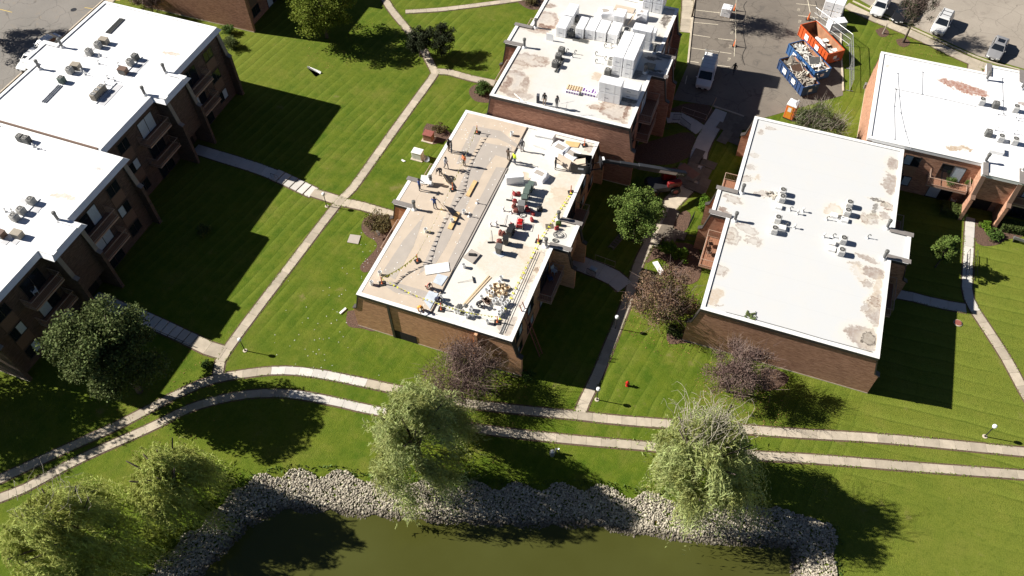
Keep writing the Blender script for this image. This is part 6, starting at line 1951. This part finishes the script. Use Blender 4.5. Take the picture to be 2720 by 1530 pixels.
# plywood sheets laid as a track over the ground
for i, (a, b_) in enumerate((((-2.14,80.24,0.00), 0), ((-1.20,80.13,0.00), 0), ((-2.11,78.66,0.00), 0), ((-0.95,78.54,0.00), 0), ((-2.07,77.02,0.00), 0), ((-0.90,76.83,0.00), 0), ((-4.49,71.77,0.00), 0), ((-4.47,72.69,0.00), 0), ((-4.94,70.31,0.00), 0), ((-4.21,69.52,0.00), 0), ((-5.14,68.79,0.00), 0), ((-3.24,71.89,0.00), 0), ((-3.04,69.94,0.00), 0), ((-2.77,68.22,0.00), 0), ((-3.51,67.64,0.00), 0), ((-5.08,62.39,0.00), 0), ((-5.23,60.44,0.00), 0), ((-4.13,60.19,0.00), 0), ((-4.40,59.17,0.00), 0), ((-0.24,80.20,0.00), 0))):
    z = .07 + .014 * (i % 5)
    tag(MB().box(-.6, .6, -1.2, 1.2, 0, .02).build('plywood_sheet', M['plywood'], None, (a[0], a[1], z), R(-8) + random.uniform(-.12, .12) + (R(90) if i % 3 == 2 else 0)), 'dull plywood sheet laid over the ground in the shaded court', 'plywood', 'plywood sheets laid in the court')
tag(MB().box(-.6, .6, -1.2, 1.2, 0, .02).build('plywood_sheet', mat('plywood_red', (.22, .12, .085), .8, .15, 2), None, (*(-4.85,69.94,0.00)[:2], .15), R(60)), 'reddish plywood sheet among the dull ones in the court', 'plywood')

# ------------------------------------------------------------------ people
BASE = dict(pel=(0, 0, .95), ab=(0, 0, 1.12), ch=(0, 0, 1.32), nk=(0, .01, 1.49), hd=(0, .03, 1.60), tp=(0, .02, 1.70), ns=(0, .125, 1.60))
for s, k in ((-1, 'L'), (1, 'R')):
    BASE.update({'hp' + k: (s * .10, 0, .90), 'kn' + k: (s * .11, .03, .50), 'an' + k: (s * .12, -.02, .09), 'to' + k: (s * .13, .15, .045),
                 'sh' + k: (s * .19, 0, 1.42), 'el' + k: (s * .25, -.02, 1.15), 'wr' + k: (s * .25, .09, .93), 'ha' + k: (s * .25, .12, .86)})
def pose(**kw):
    d = dict(BASE); d.update(kw); return d
POSES = {
    'stand': pose(),
    'step': pose(knL=(-.11, .16, .52), anL=(-.11, .18, .10), toL=(-.12, .34, .06), knR=(.11, -.02, .5), anR=(.11, -.26, .12), toR=(.12, -.10, .05), elL=(-.27, -.1, 1.17), wrL=(-.24, .02, .98), haL=(-.24, .06, .92), elR=(.26, .1, 1.17), wrR=(.22, .3, 1.08), haR=(.22, .37, 1.08)),
    'point': pose(elR=(.44, .12, 1.42), wrR=(.68, .22, 1.45), haR=(.76, .25, 1.46)),
    'carry': pose(elL=(-.27, .16, 1.18), wrL=(-.22, .4, 1.12), haL=(-.2, .48, 1.12), elR=(.27, .16, 1.18), wrR=(.22, .4, 1.12), haR=(.2, .48, 1.12)),
    'bend': pose(pel=(0, -.12, .9), ab=(0, .02, 1.02), ch=(0, .22, 1.10), nk=(0, .38, 1.12), hd=(0, .48, 1.12), tp=(0, .57, 1.10), ns=(0, .52, 1.0), hpL=(-.1, -.12, .86), hpR=(.1, -.12, .86),
                 shL=(-.19, .31, 1.10), shR=(.19, .31, 1.10), elL=(-.22, .36, .82), wrL=(-.2, .48, .60), haL=(-.2, .52, .53), elR=(.22, .36, .82), wrR=(.2, .48, .60), haR=(.2, .52, .53)),
    'crouch': pose(pel=(0, -.18, .34), ab=(0, -.06, .50), ch=(0, .10, .68), nk=(0, .22, .79), hd=(0, .31, .84), tp=(0, .37, .91), ns=(0, .40, .79), hpL=(-.11, -.16, .33), hpR=(.11, -.16, .33),
                   knL=(-.19, .22, .42), anL=(-.15, .02, .09), toL=(-.17, .19, .045), knR=(.19, .20, .36), anR=(.15, -.03, .09), toR=(.17, .14, .045),
                   shL=(-.19, .16, .74), shR=(.19, .16, .74), elL=(-.24, .36, .58), wrL=(-.16, .52, .36), haL=(-.14, .57, .29), elR=(.24, .36, .58), wrR=(.16, .52, .36), haR=(.14, .57, .29)),
}
BONES = [('pel', 'ab', 1), ('ab', 'ch', 1), ('ch', 'nk', 1), ('nk', 'hd', 0), ('hd', 'tp', 0), ('hd', 'ns', 0)]
for k in 'LR':
    BONES += [('pel', 'hp' + k, 2), ('hp' + k, 'kn' + k, 2), ('kn' + k, 'an' + k, 2), ('an' + k, 'to' + k, 3), ('ch', 'sh' + k, 1), ('sh' + k, 'el' + k, 1), ('el' + k, 'wr' + k, 1), ('wr' + k, 'ha' + k, 0)]
RAD = dict(pel=(.15, .12), ab=(.145, .11), ch=(.17, .125), nk=(.06, .06), hd=(.095, .105), tp=(.065, .075), ns=(.018, .018))
for k in 'LR':
    RAD.update({'hp' + k: (.095, .095), 'kn' + k: (.065, .065), 'an' + k: (.048, .048), 'to' + k: (.042, .035), 'sh' + k: (.068, .068), 'el' + k: (.05, .05), 'wr' + k: (.033, .033), 'ha' + k: (.040, .026)})
def body_mesh(key):
    J = POSES[key]
    names = list(RAD)
    vs = [J[n__] for n__ in names]
    rad = [RAD[n__] for n__ in names]
    es = [(names.index(a), names.index(b_)) for a, b_, _ in BONES]
    seg = [(Vector(J[a]), Vector(J[b_]), mi) for a, b_, mi in BONES]
    for s, k in ((-1, 'L'), (1, 'R')):                                   # five fingers on each hand
        w_, h_ = Vector(J['wr' + k]), Vector(J['ha' + k])
        d = (h_ - w_).normalized()
        side = d.cross(Vector((0, 1, .3))).normalized()
        if side.length < .1:
            side = Vector((1, 0, 0))
        nrm = side.cross(d)
        for f in range(5):
            if f == 4:
                p0 = w_.lerp(h_, .5) + side * s * .03
                p1 = p0 + side * s * .028 + d * .03
                p2 = p1 + d * .035
            else:
                o_ = (f - 1.5) * .020
                ln = (.036, .045, .042, .032)[f]
                p0 = h_ + side * o_ + d * .01
                p1 = p0 + d * ln
                p2 = p1 + d * ln * .8 + nrm * .018
            i0 = names.index('ha' + k) if f < 4 else names.index('wr' + k)
            i1 = len(vs)
            vs += [tuple(p0 + d * .012), tuple(p1), tuple(p2)]
            rad += [(.009, .009), (.0085, .0085), (.007, .007)]
            es += [(i0, i1), (i1, i1 + 1), (i1 + 1, i1 + 2)]
            seg.append((p0, p2, 0))
    me_ = bpy.data.meshes.new('skeleton')
    me_.from_pydata(vs, es, [])
    o_ = bpy.data.objects.new('tmp', me_)
    col.objects.link(o_)
    md = o_.modifiers.new('skin', 'SKIN')
    md.use_smooth_shade = True
    sk = me_.skin_vertices[0].data
    for i, r2 in enumerate(rad):
        sk[i].radius = r2
        sk[i].use_root = (i == 0)
    sb_ = o_.modifiers.new('sub', 'SUBSURF')
    sb_.levels = 1
    sb_.render_levels = 1
    bpy.context.view_layer.update()
    out = bpy.data.meshes.new_from_object(o_.evaluated_get(bpy.context.evaluated_depsgraph_get()))
    bpy.data.objects.remove(o_)
    out.name = 'person_' + key
    out.materials.clear()
    for i in range(4):
        out.materials.append(None)
    for p in out.polygons:
        c_ = Vector(p.center)
        best, bi = 1e9, 0
        for a, b_, mi in seg:
            d = b_ - a
            t_ = max(0, min(1, (c_ - a).dot(d) / max(1e-9, d.length_squared)))
            e_ = (c_ - a - d * t_).length
            if e_ < best:
                best, bi = e_, mi
        p.material_index = bi
    return out
mat('skin', (.30, .17, .115), .6, .08, 6)
mat('boots', (.03, .024, .02), .7, .2, 6)
CL = dict(black=(.018, .018, .02), grey=(.13, .13, .135), white=(.62, .63, .65), orange=(.70, .22, .09), blue=(.05, .10, .30), navy=(.025, .03, .06), pink=(.62, .26, .20), hivis=(.62, .80, .03), brown=(.10, .07, .05), denim=(.06, .075, .11), beige=(.42, .31, .22), vest=(.80, .33, .05), slate=(.07, .075, .09))
for k, v_ in CL.items():
    mat('cloth_' + k, v_, .85, .15, 8)
_bm = {}
def person(label, p, key, facing, shirt, trousers, hat='hair', hatc='black', s=1.0, z=None):
    """facing: compass direction the person looks, degrees clockwise from +Y"""
    if key not in _bm:
        _bm[key] = body_mesh(key)
    me_ = _bm[key]
    o_ = bpy.data.objects.new('person', me_)
    col.objects.link(o_)
    for i, m_ in enumerate(('skin', 'cloth_' + shirt, 'cloth_' + trousers, 'boots')):
        o_.material_slots[i].link = 'OBJECT'
        o_.material_slots[i].material = M[m_]
    o_.location = (p[0], p[1], p[2] if z is None else z)
    o_.rotation_euler = (0, 0, -R(facing))
    o_.scale = (s, s, s)
    tag(o_, label, 'person', 'roofing workers')
    J = POSES[key]
    hd, tp = Vector(J['hd']), Vector(J['tp'])
    ax = (tp - hd).normalized()
    q = ax.to_track_quat('Z', 'Y').to_matrix()
    b = MB()
    n__ = 12
    prf = [(.118, -.02), (.124, .03), (.105, .09), (.06, .125), (.01, .135)] if hat != 'hood' else [(.09, -.16), (.135, -.08), (.14, .03), (.115, .10), (.06, .14), (.01, .15)]
    rings = []
    for r2, zz in prf:
        rings.append([hd + q @ Vector((r2 * math.cos(2 * math.pi * i / n__), r2 * math.sin(2 * math.pi * i / n__), zz)) for i in range(n__)])
    b.loft(rings)
    if hat == 'cap':
        b.obox(hd + q @ Vector((0, .15, .03)), (.16, .12, .02))
    b.build(hat, M['cloth_' + hatc], o_)
    return o_
S_RF = 'on the roof being redone'
person('worker in black standing with a colleague at the lawn-side edge of the tan boards', P_((-29.54,58.41,5.80)), 'stand', 100, 'black', 'brown')
person('worker in black and grey beside a colleague at the lawn-side edge', P_((-29.15,58.27,5.80)), 'stand', 250, 'slate', 'denim')
person('worker in white shirt walking on the tan boards near the roof edge', P_((-28.77,55.80,5.80)), 'step', 110, 'white', 'slate')
person('worker in orange shirt and dark trousers standing by the pennant line', P_((-27.11,56.87,5.80)), 'stand', 200, 'orange', 'brown')
person('worker in black bending over a tan board at the bay', P_((-28.95,54.70,5.80)), 'bend', 190, 'black', 'slate')
person('worker in blue carrying a white sheet at the bay edge', P_((-30.12,51.96,5.80)), 'carry', 90, 'blue', 'denim')
person('worker in blue leaning forward beside a large tan sheet', P_((-27.58,50.12,5.80)), 'carry', 330, 'blue', 'navy')
person('worker in grey standing on the seam next to the board stacks', P_((-22.09,61.09,5.73)), 'stand', 160, 'grey', 'slate', 'cap', 'grey')
person('worker in dark shirt pointing with an outstretched arm near the seam', P_((-22.96,59.17,5.80)), 'point', 20, 'brown', 'brown')
person('worker in bright yellow vest and dark trousers at the seam', P_((-22.17,58.93,5.73)), 'stand', 30, 'hivis', 'denim', 'cap', 'grey')
person('worker in black holding a tan board beside the lift box', P_((-17.84,59.72,5.73)), 'carry', 90, 'black', 'slate')
person('worker in pink orange shirt crouching beside the pale blue board', P_((-24.22,40.58,5.80)), 'crouch', 110, 'pink', 'brown')
person('worker in dark hooded top crouching on the seam by the front', P_((-22.79,39.51,5.80)), 'crouch', 120, 'navy', 'black', 'hood', 'navy')
person('worker in orange vest crouching at the front roof edge', P_((-23.89,37.97,5.80)), 'crouch', 130, 'vest', 'navy', 'cap', 'vest')
person('worker all in black crouching over cartons in the tool cluster', P_((-18.93,40.32,5.73)), 'crouch', 95, 'black', 'black')
person('worker in black top and beige trousers at the worn roof front edge', (-21.21,65.81,8.55), 'stand', 180, 'black', 'beige')
person('worker in grey at the worn roof front edge looking down', (-19.81,65.82,8.55), 'stand', 120, 'grey', 'grey')
person('worker in black walking across the lot near the rope', (*(-3.39,88.98,0.00)[:2], .03), 'step', 200, 'black', 'slate')
tag(MB().obox((0, 0, .5), (.3, .42, 1.0), 0, 0, .05).build('duffel_bag', M['cloth_slate'], None, ((-21.95,66.09,8.55)[0] - .1, (-21.95,66.09,8.55)[1], 8.56), .2), 'tall dark bag standing beside the worker in beige trousers', 'bag')
# sheets they carry
tag(MB().obox((0, 0, 0), (1.2, .9, .05), .2, 0, .5).build('carried_sheet', M['white_trim'], None, ((-29.81,53.03,6.30)[0], (-29.81,53.03,6.30)[1], 6.45)), 'white sheet held by the worker in blue at the bay', 'sheet')
tag(MB().obox((0, 0, .62), (2.1, .05, 1.15), -.55, 0, .35).build('carried_sheet', M['tan_board'], None, P_((-26.61,50.17,5.80), .02)), 'large tan sheet tilted up beside the leaning worker in blue', 'sheet')
tag(MB().obox((0, 0, .42), (1.9, .05, .8), -.75, 0, .5).build('carried_sheet', M['tan_board'], None, P_((-28.33,54.22,5.80), .02)), 'tan sheet tilted in front of the bending worker', 'sheet')
tag(MB().obox((0, 0, .95), (1.7, .05, 1.05), -.35, 0, -.5).build('carried_sheet', M['tan_board'], None, P_((-17.09,60.14,5.73), .02)), 'tan board carried towards the black lift box', 'sheet')

# ------------------------------------------------------------------ lamps, hydrant, yard furniture and small things
def make_lamp():
    r_ = bpy.data.objects.new('path_lamp', None); col.objects.link(r_)
    MB().lathe([(.09, 0), (.09, .08), (.05, .14), (.04, 1.75)], n=10).build('post', M['black_iron'], r_)
    MB().lathe([(.06, 1.75), (.15, 1.82), (.20, 1.95), (.19, 2.08), (.11, 2.18), (.02, 2.2)], n=14).build('globe', M['white_metal'], r_)
    MB().lathe([(.22, 0), (.22, .04), (.1, .06)], n=14).build('footing', M['kerb'], r_)
    return r_
for p, lab in (((27.90,46.05,0.00), 'black path lamp with white globe on the wide lawn by the two walks'), ((-6.22,37.73,0.00), 'black path lamp with white globe beside the hydrant lawn walk'), ((-41.80,51.03,0.00), 'black path lamp with white globe at the lawn walk crossing'), ((-40.33,31.21,0.00), 'black path lamp with white globe at the junction below the steps'), ((-6.80,46.08,0.00), 'black path lamp near the shaded walk between two blocks')):
    inst('lamp', make_lamp, (p[0], p[1], .0), 0, lab, 'lamp')
root = thing('fire_hydrant', 'red fire hydrant on the lawn between two brick blocks', 'hydrant', (-3.96,40.16,0.00))
MB().lathe([(.17, 0), (.17, .06), (.12, .08), (.12, .55), (.16, .57), (.15, .64), (.08, .74), (.03, .8)], n=12).build('barrel', M['red_paint'], root)
for a in (0, math.pi / 2, math.pi):
    MB().tube([(0, 0, .42), (.22 * math.cos(a), .22 * math.sin(a), .42)], .06, n=8).build('nozzle', M['red_paint'], root)
MB().lathe([(.04, .8), (.04, .86)], n=6).build('bonnet_nut', M['red_paint'], root)

def box_thing(name, label, cat, p, rz, parts):
    root = thing(name, label, cat, p, rz)
    for nm, args, m_ in parts:
        MB().cbox(*args).build(nm, M[m_], root)
    return root
p = (-35.27,61.56,0.00)
box_thing('transformer', 'white transformer cabinet on the lawn strip beside the roof being redone', 'transformer', (p[0], p[1], 0), .0, [('pad', (-.75, .75, -.6, .6, 0, .08, .02), 'kerb'), ('cabinet', (-.6, .6, -.45, .45, .08, 1.05, .05), 'white_trim'), ('lid', (-.63, .63, -.48, .48, 1.053, 1.12, .03), 'white_trim')])
p = (-35.36,64.88,0.00)
root = box_thing('brick_planter', 'red brick planter pillar beside the small shrub bed', 'planter', (p[0], p[1], 0), .0, [('footing', (-.75, .75, -.65, .65, 0, .05, .02), 'kerb'), ('pillar', (-.55, .55, -.45, .45, .05, .92, .03), 'brick_red'), ('cap', (-.6, .6, -.5, .5, .925, 1.0, .02), 'red_dull')])
def dish(label, p, rz):
    root = thing('satellite_dish', label, 'dish', p, rz)
    n__ = 14
    b = MB()
    rings = [[(r2 * math.cos(2 * math.pi * i / n__), r2 * math.sin(2 * math.pi * i / n__), zz) for i in range(n__)] for r2, zz in ((.02, 0), (.2, .03), (.36, .11), (.37, .12), (.2, .045), (.02, .02))]
    b.loft(rings)
    d = b.build('reflector', M['galv'], root, (0, 0, .55))
    d.rotation_euler = (R(50), 0, 0)
    MB().tube([(0, 0, 0), (0, .05, .6)], .025, n=6).build('mast', M['galv_dull'], root)
    MB().tube([(0, -.05, .5), (0, -.4, .75)], .015, n=5).build('feed_arm', M['galv_dull'], root)
dish('small grey dish on the lawn beside the white transformer', (-34.00,61.20,0.00), .4)
dish('small grey dish in the rust and green shrub bed', (-34.47,48.85,0.00), 1.2)
def flat(name, label, cat, pts, m_, z=.03, h=.05):
    return tag(MB().prism([q[:2] for q in pts], z, z + h).build(name, M[m_]), label, cat)
flat('lawn_board', 'grey square board lying on the lawn beside the curved bed', 'board', [(-37.20,47.04,0.00), (-35.95,47.21,0.00), (-36.22,48.39,0.00), (-37.40,48.17,0.00)], 'grey_board')
root = thing('metal_sheet', 'bent shiny sheet metal piece lying alone on the mown lawn', 'sheet metal', (*(-54.32,71.01,0.00)[:2], .03), 0)
a, b_, c_ = [Vector(q) - Vector((*(-54.32,71.01,0.00)[:2], 0)) for q in ((-55.76,71.86,0.00), (-53.82,70.62,0.00), (-53.51,71.29,0.00))]
MB().add([a, b_, c_, a + Vector((.1, .1, .25)), c_ + Vector((.05, .25, .22)), a - Vector((0, 0, -.02)), b_ + Vector((0, 0, .02))], [(0, 1, 2), (3, 0, 2, 4), (2, 0, 3, 4), (2, 1, 0)]).build('sheet', M['steel_bright'], root)
flat('white_scrap', 'white scrap lying on the lawn left of the transformer', 'scrap', [(-37.00,60.48,0.00), (-36.61,60.27,0.00), (-36.41,60.50,0.00), (-36.90,60.63,0.00)], 'white_trim')
flat('gutter_piece', 'white gutter piece lying on the lawn at the block corner', 'scrap', [(-33.67,38.38,0.00), (-33.45,38.29,0.00), (-33.18,39.08,0.00), (-33.38,39.19,0.00)], 'white_trim', .03, .1)
flat('door_panel', 'white old door panel lying on the grass patch by the balcony bed', 'panel', [(-5.40,55.43,0.00), (-4.21,54.06,0.00), (-3.96,54.55,0.00), (-4.95,55.76,0.00)], 'white_trim', .05, .12)
for q in range(5):
    a = Vector((-5.11,55.20,0.00)).lerp(Vector((-4.10,54.43,0.00)), q / 5)
root = thing('wooden_skid', 'weathered wooden skid lying on the dark shaded lawn', 'skid', (*(-9.64,57.40,0.00)[:2], .02), math.atan2((-9.36,58.46,0.00)[1] - (-9.94,56.42,0.00)[1], (-9.36,58.46,0.00)[0] - (-9.94,56.42,0.00)[0]))
for s in (-1, 1):
    MB().box(-1.7, 1.7, s * .3 - .05, s * .3 + .05, 0, .12).build('runner', M['plywood'], root)
for i in range(9):
    MB().box(-1.55 + i * .38, -1.3 + i * .38, -.26, .26, .125, .15).build('slat', M['plywood'], root)
root = thing('park_bench', 'grey slatted park bench at the hedge on the right lawn', 'bench', (*(30.94,71.37,0.00)[:2], 0), R(172))
for i in range(4):
    MB().box(-.9, .9, -.22 + i * .12, -.13 + i * .12, .42, .45).build('seat_slat', M['galv_dull'], root)
for i in range(4):
    MB().box(-.9, .9, .25 + .015 * i, .28 + .015 * i, .5 + i * .1, .58 + i * .1).build('back_slat', M['galv_dull'], root)
for s in (-.75, .75):
    MB().box(s - .03, s + .03, -.22, .28, 0, .42).build('leg', M['black_iron'], root)
root = thing('manhole_cover', 'round rusty manhole cover on the lawn by the forking walk', 'manhole', (*(25.10,58.24,0.00)[:2], .0))
MB().lathe([(.42, 0), (.42, .06), (.36, .08)], n=18).build('ring', M['kerb'], root)
MB().lathe([(.34, .08), (.33, .12), (.3, .13)], n=18).build('cover', M['red_dull'], root)
root = thing('manhole_cover', 'flat round manhole cover in the street-side lot', 'manhole', (*(-92.96,72.20,0.00)[:2], .024))
MB().lathe([(.42, 0), (.41, .015)], n=18).build('cover', M['black_iron'], root)
root = thing('tree_stump', 'short dead leaning stump in a mulch ring on the lawn', 'stump', (13.76,103.91,0.00))
MB().tube([(0, 0, -.05), (.05, .1, .6), (.12, .5, 1.3)], .13, .05, 7).build('trunk', M['bark_pale'], root)
root = thing('pump_set', 'pale grey pump with a small valve standing in willow shade', 'pump', (*(-8.23,31.16,0.00)[:2], 0), .3)
MB().lathe([(.22, 0), (.26, .3), (.22, .75), (.08, .9)], -.2, -.15, 12).build('tank', M['galv'], root)
MB().tube([(.1, .1, 0), (.1, .1, .8), (.35, .1, .85), (.4, .1, .3)], .08, n=8).build('pipe', M['galv'], root)
root = thing('utility_box', 'small utility box standing at the foot of the tan sunlit wall', 'box', (*(12.80,91.81,0.00)[:2], 0), 0)
MB().cbox(-.3, .3, -.25, .25, 0, .7, .04).build('cabinet', M['grey_coping'], root)
# wooden debris near the tan wall: black railing section
def railing(label, a, b_, h=.95, m_='black_iron', name='stair_railing', step=.13, z0=.0, z1=.0):
    a, b_ = Vector(a), Vector(b_)
    d = b_ - a
    L = math.hypot(d.x, d.y)
    root = thing(name, label, 'railing', (a.x, a.y, 0), math.atan2(d.y, d.x))
    b = MB()
    b.tube([(0, 0, z0 + h), (L, 0, z1 + h)], .03, n=5)
    b.build('top_rail', M[m_], root)
    b = MB()
    b.tube([(0, 0, z0 + .12), (L, 0, z1 + .12)], .022, n=5)
    b.build('bottom_rail', M[m_], root)
    b = MB()
    n__ = max(2, int(L / step))
    for i in range(n__ + 1):
        x = L * i / n__
        zz = z0 + (z1 - z0) * i / n__
        b.box(x - .012, x + .012, -.012, .012, zz, zz + h)
    b.build('balusters', M[m_], root)
    return root
railing('black stair railing beside the shaded steps below the bundle-stacked block', (-7.67,77.66,0.00), (-6.29,76.73,0.00), 1.0)
railing('black railing at the shaded landing above the steps', (-8.65,77.85,0.00), (-7.73,78.18,0.00), 1.0)
railing('black railing left of the shaded landing', (-9.61,75.82,0.00), (-8.75,76.13,0.00), 1.0)
railing('black railing of the entry ramp in front of the stained-roof block', (-2.81,59.67,0.00), (-1.07,59.73,0.00), 1.0)
railing('black railing of the ramp, nearer the walk, in front of the stained-roof block', (-3.75,59.26,0.00), (-2.84,59.59,0.00), 1.0)
railing('black rail along the dark planting beside the ramp', (-2.95,61.40,0.00), (-2.73,63.23,0.00), 1.0)
railing('tan timber guard rail beside the shaded entry of the roof being redone', (-11.23,53.68,0.00), (-8.99,53.47,0.00), 1.0, 'rail_brown', 'guard_rail', .9)
railing('tan timber guard rail on the shaded mound below the van', (-7.95,79.63,0.00), (-4.87,79.19,0.00), .9, 'rail_brown', 'guard_rail', 1.2)
railing('black rail with posts around the shaded entry bench', (-11.57,51.75,0.00), (-10.57,51.51,0.00), .9)
railing('dark handrail beside the long shaded steps', (-51.07,30.14,0.00), (-45.62,29.78,0.00), .55, 'black_iron', 'handrail', .9)
railing('dark handrail at the top of the half-shaded steps', (-49.89,52.80,0.00), (-48.87,52.71,0.00), .8, 'black_iron', 'handrail', .5)
railing('dark stair rail on the straight walk beside the small tree', (25.62,64.25,0.00), (25.62,67.82,0.00), .9, 'black_iron', 'handrail', 1.0)
railing('dark stair rail on the lawn side of the straight walk', (26.42,64.35,0.00), (26.37,67.89,0.00), .9, 'black_iron', 'handrail', 1.0)
b = MB()
pp = (-4.87,79.19,0.00)
b.tube([(pp[0], pp[1], 0), (pp[0] + .6, pp[1] + .9, 3.0)], .05, n=6)
tag(b.build('leaning_pole', M['rail_brown']), 'thin brown pole leaning above the shaded mound near the van', 'pole')
# shaded entry bench and blue notice of the roof being redone
root = thing('notice_box', 'pale blue white box on the shaded entry railing', 'box', (*(-10.95,52.10,0.00)[:2], 0), -.3)
MB().cbox(-.38, .38, -.22, .22, .5, .78, .03).build('box', M['blind'], root)
for x in (-.3, .3):
    MB().box(x - .03, x + .03, -.03, .03, 0, .5).build('leg', M['black_iron'], root)
# balcony furniture
def chair(label, p, rz, m_='white_metal', z=0.0):
    root = thing('patio_chair', label, 'chair', (p[0], p[1], z), rz)
    MB().cbox(-.24, .24, -.24, .24, .38, .43, .03).build('seat', M[m_], root)
    MB().obox((0, .26, .68), (.46, .05, .55), 0, 0, -.2).build('backrest', M[m_], root)
    for x in (-.2, .2):
        for y in (-.2, .2):
            MB().box(x - .02, x + .02, y - .02, y + .02, 0, .38).build('leg', M[m_], root)
        MB().box(x * 1.2 - .025, x * 1.2 + .025, -.2, .24, .6, .64).build('armrest', M[m_], root)
zb = (9.45 - .3) / 3 + .04
chair('white plastic chair on the middle balcony facing the shaded lawn', (-62.55,59.62,3.00), .5, 'white_metal', zb)
chair('blue grey plastic chair beside the white one on the middle balcony', (-62.49,60.46,3.00), 2.5, 'blind', zb)
chair('white plastic chair on the upper balcony behind the big tree', (-58.82,27.29,6.00), 1.0, 'white_metal', (9.3 - .3) * 2 / 3 + .03)
zb2 = (5.7 - .3) / 2 + .04
chair('pale blue chair on the shaded balcony of the roof being redone', (-14.18,48.64,2.80), 1.2, 'blind', zb2)
chair('dark blue chair on the shaded balcony of the roof being redone', (-14.21,47.55,2.80), 2.2, 'navy_steel', zb2)
chair('dark wicker chair on the wooden balcony of the stained-roof block', (-0.17,57.38,2.80), 2.0, 'ac_brown', zb2)
chair('dark wicker chair further along the wooden balcony of the stained-roof block', (-0.07,56.22,2.80), .6, 'ac_brown', zb2)
shrub('trailing green plants along the sunny balcony rail', ((22.46,74.55,3.20)[0], (22.46,74.55,3.20)[1], 3.0), .8, .8, 'leaf_bush', 900, .12, 'balcony_plant', 'plant')
shrub('green potted plant at the end of the sunny balcony rail', ((24.23,75.03,3.20)[0], (24.23,75.03,3.20)[1], 3.0), .45, .9, 'leaf_bush', 500, .12, 'balcony_plant', 'plant')
chair('white chair on the shaded patio under the sunny balcony', (23.82,74.94,0.00), .3, 'white_metal', .0)
# white litter on the lawn by the roof work
b = MB()
for i in range(90):
    x, y = random.gauss(-34.5, 2.2), random.uniform(36, 52) if random.random() < .6 else random.uniform(31, 37)
    if x > -31.6 and y > 37:
        continue
    b.obox((x, y, .03), (random.uniform(.03, .09), random.uniform(.03, .07), .02), random.uniform(0, 3))
o = b.build('foam_litter', M['white_metal'])
o['kind'] = 'stuff'
tag(o, 'scattered white foam bits on the lawn beside the roof work', 'litter')
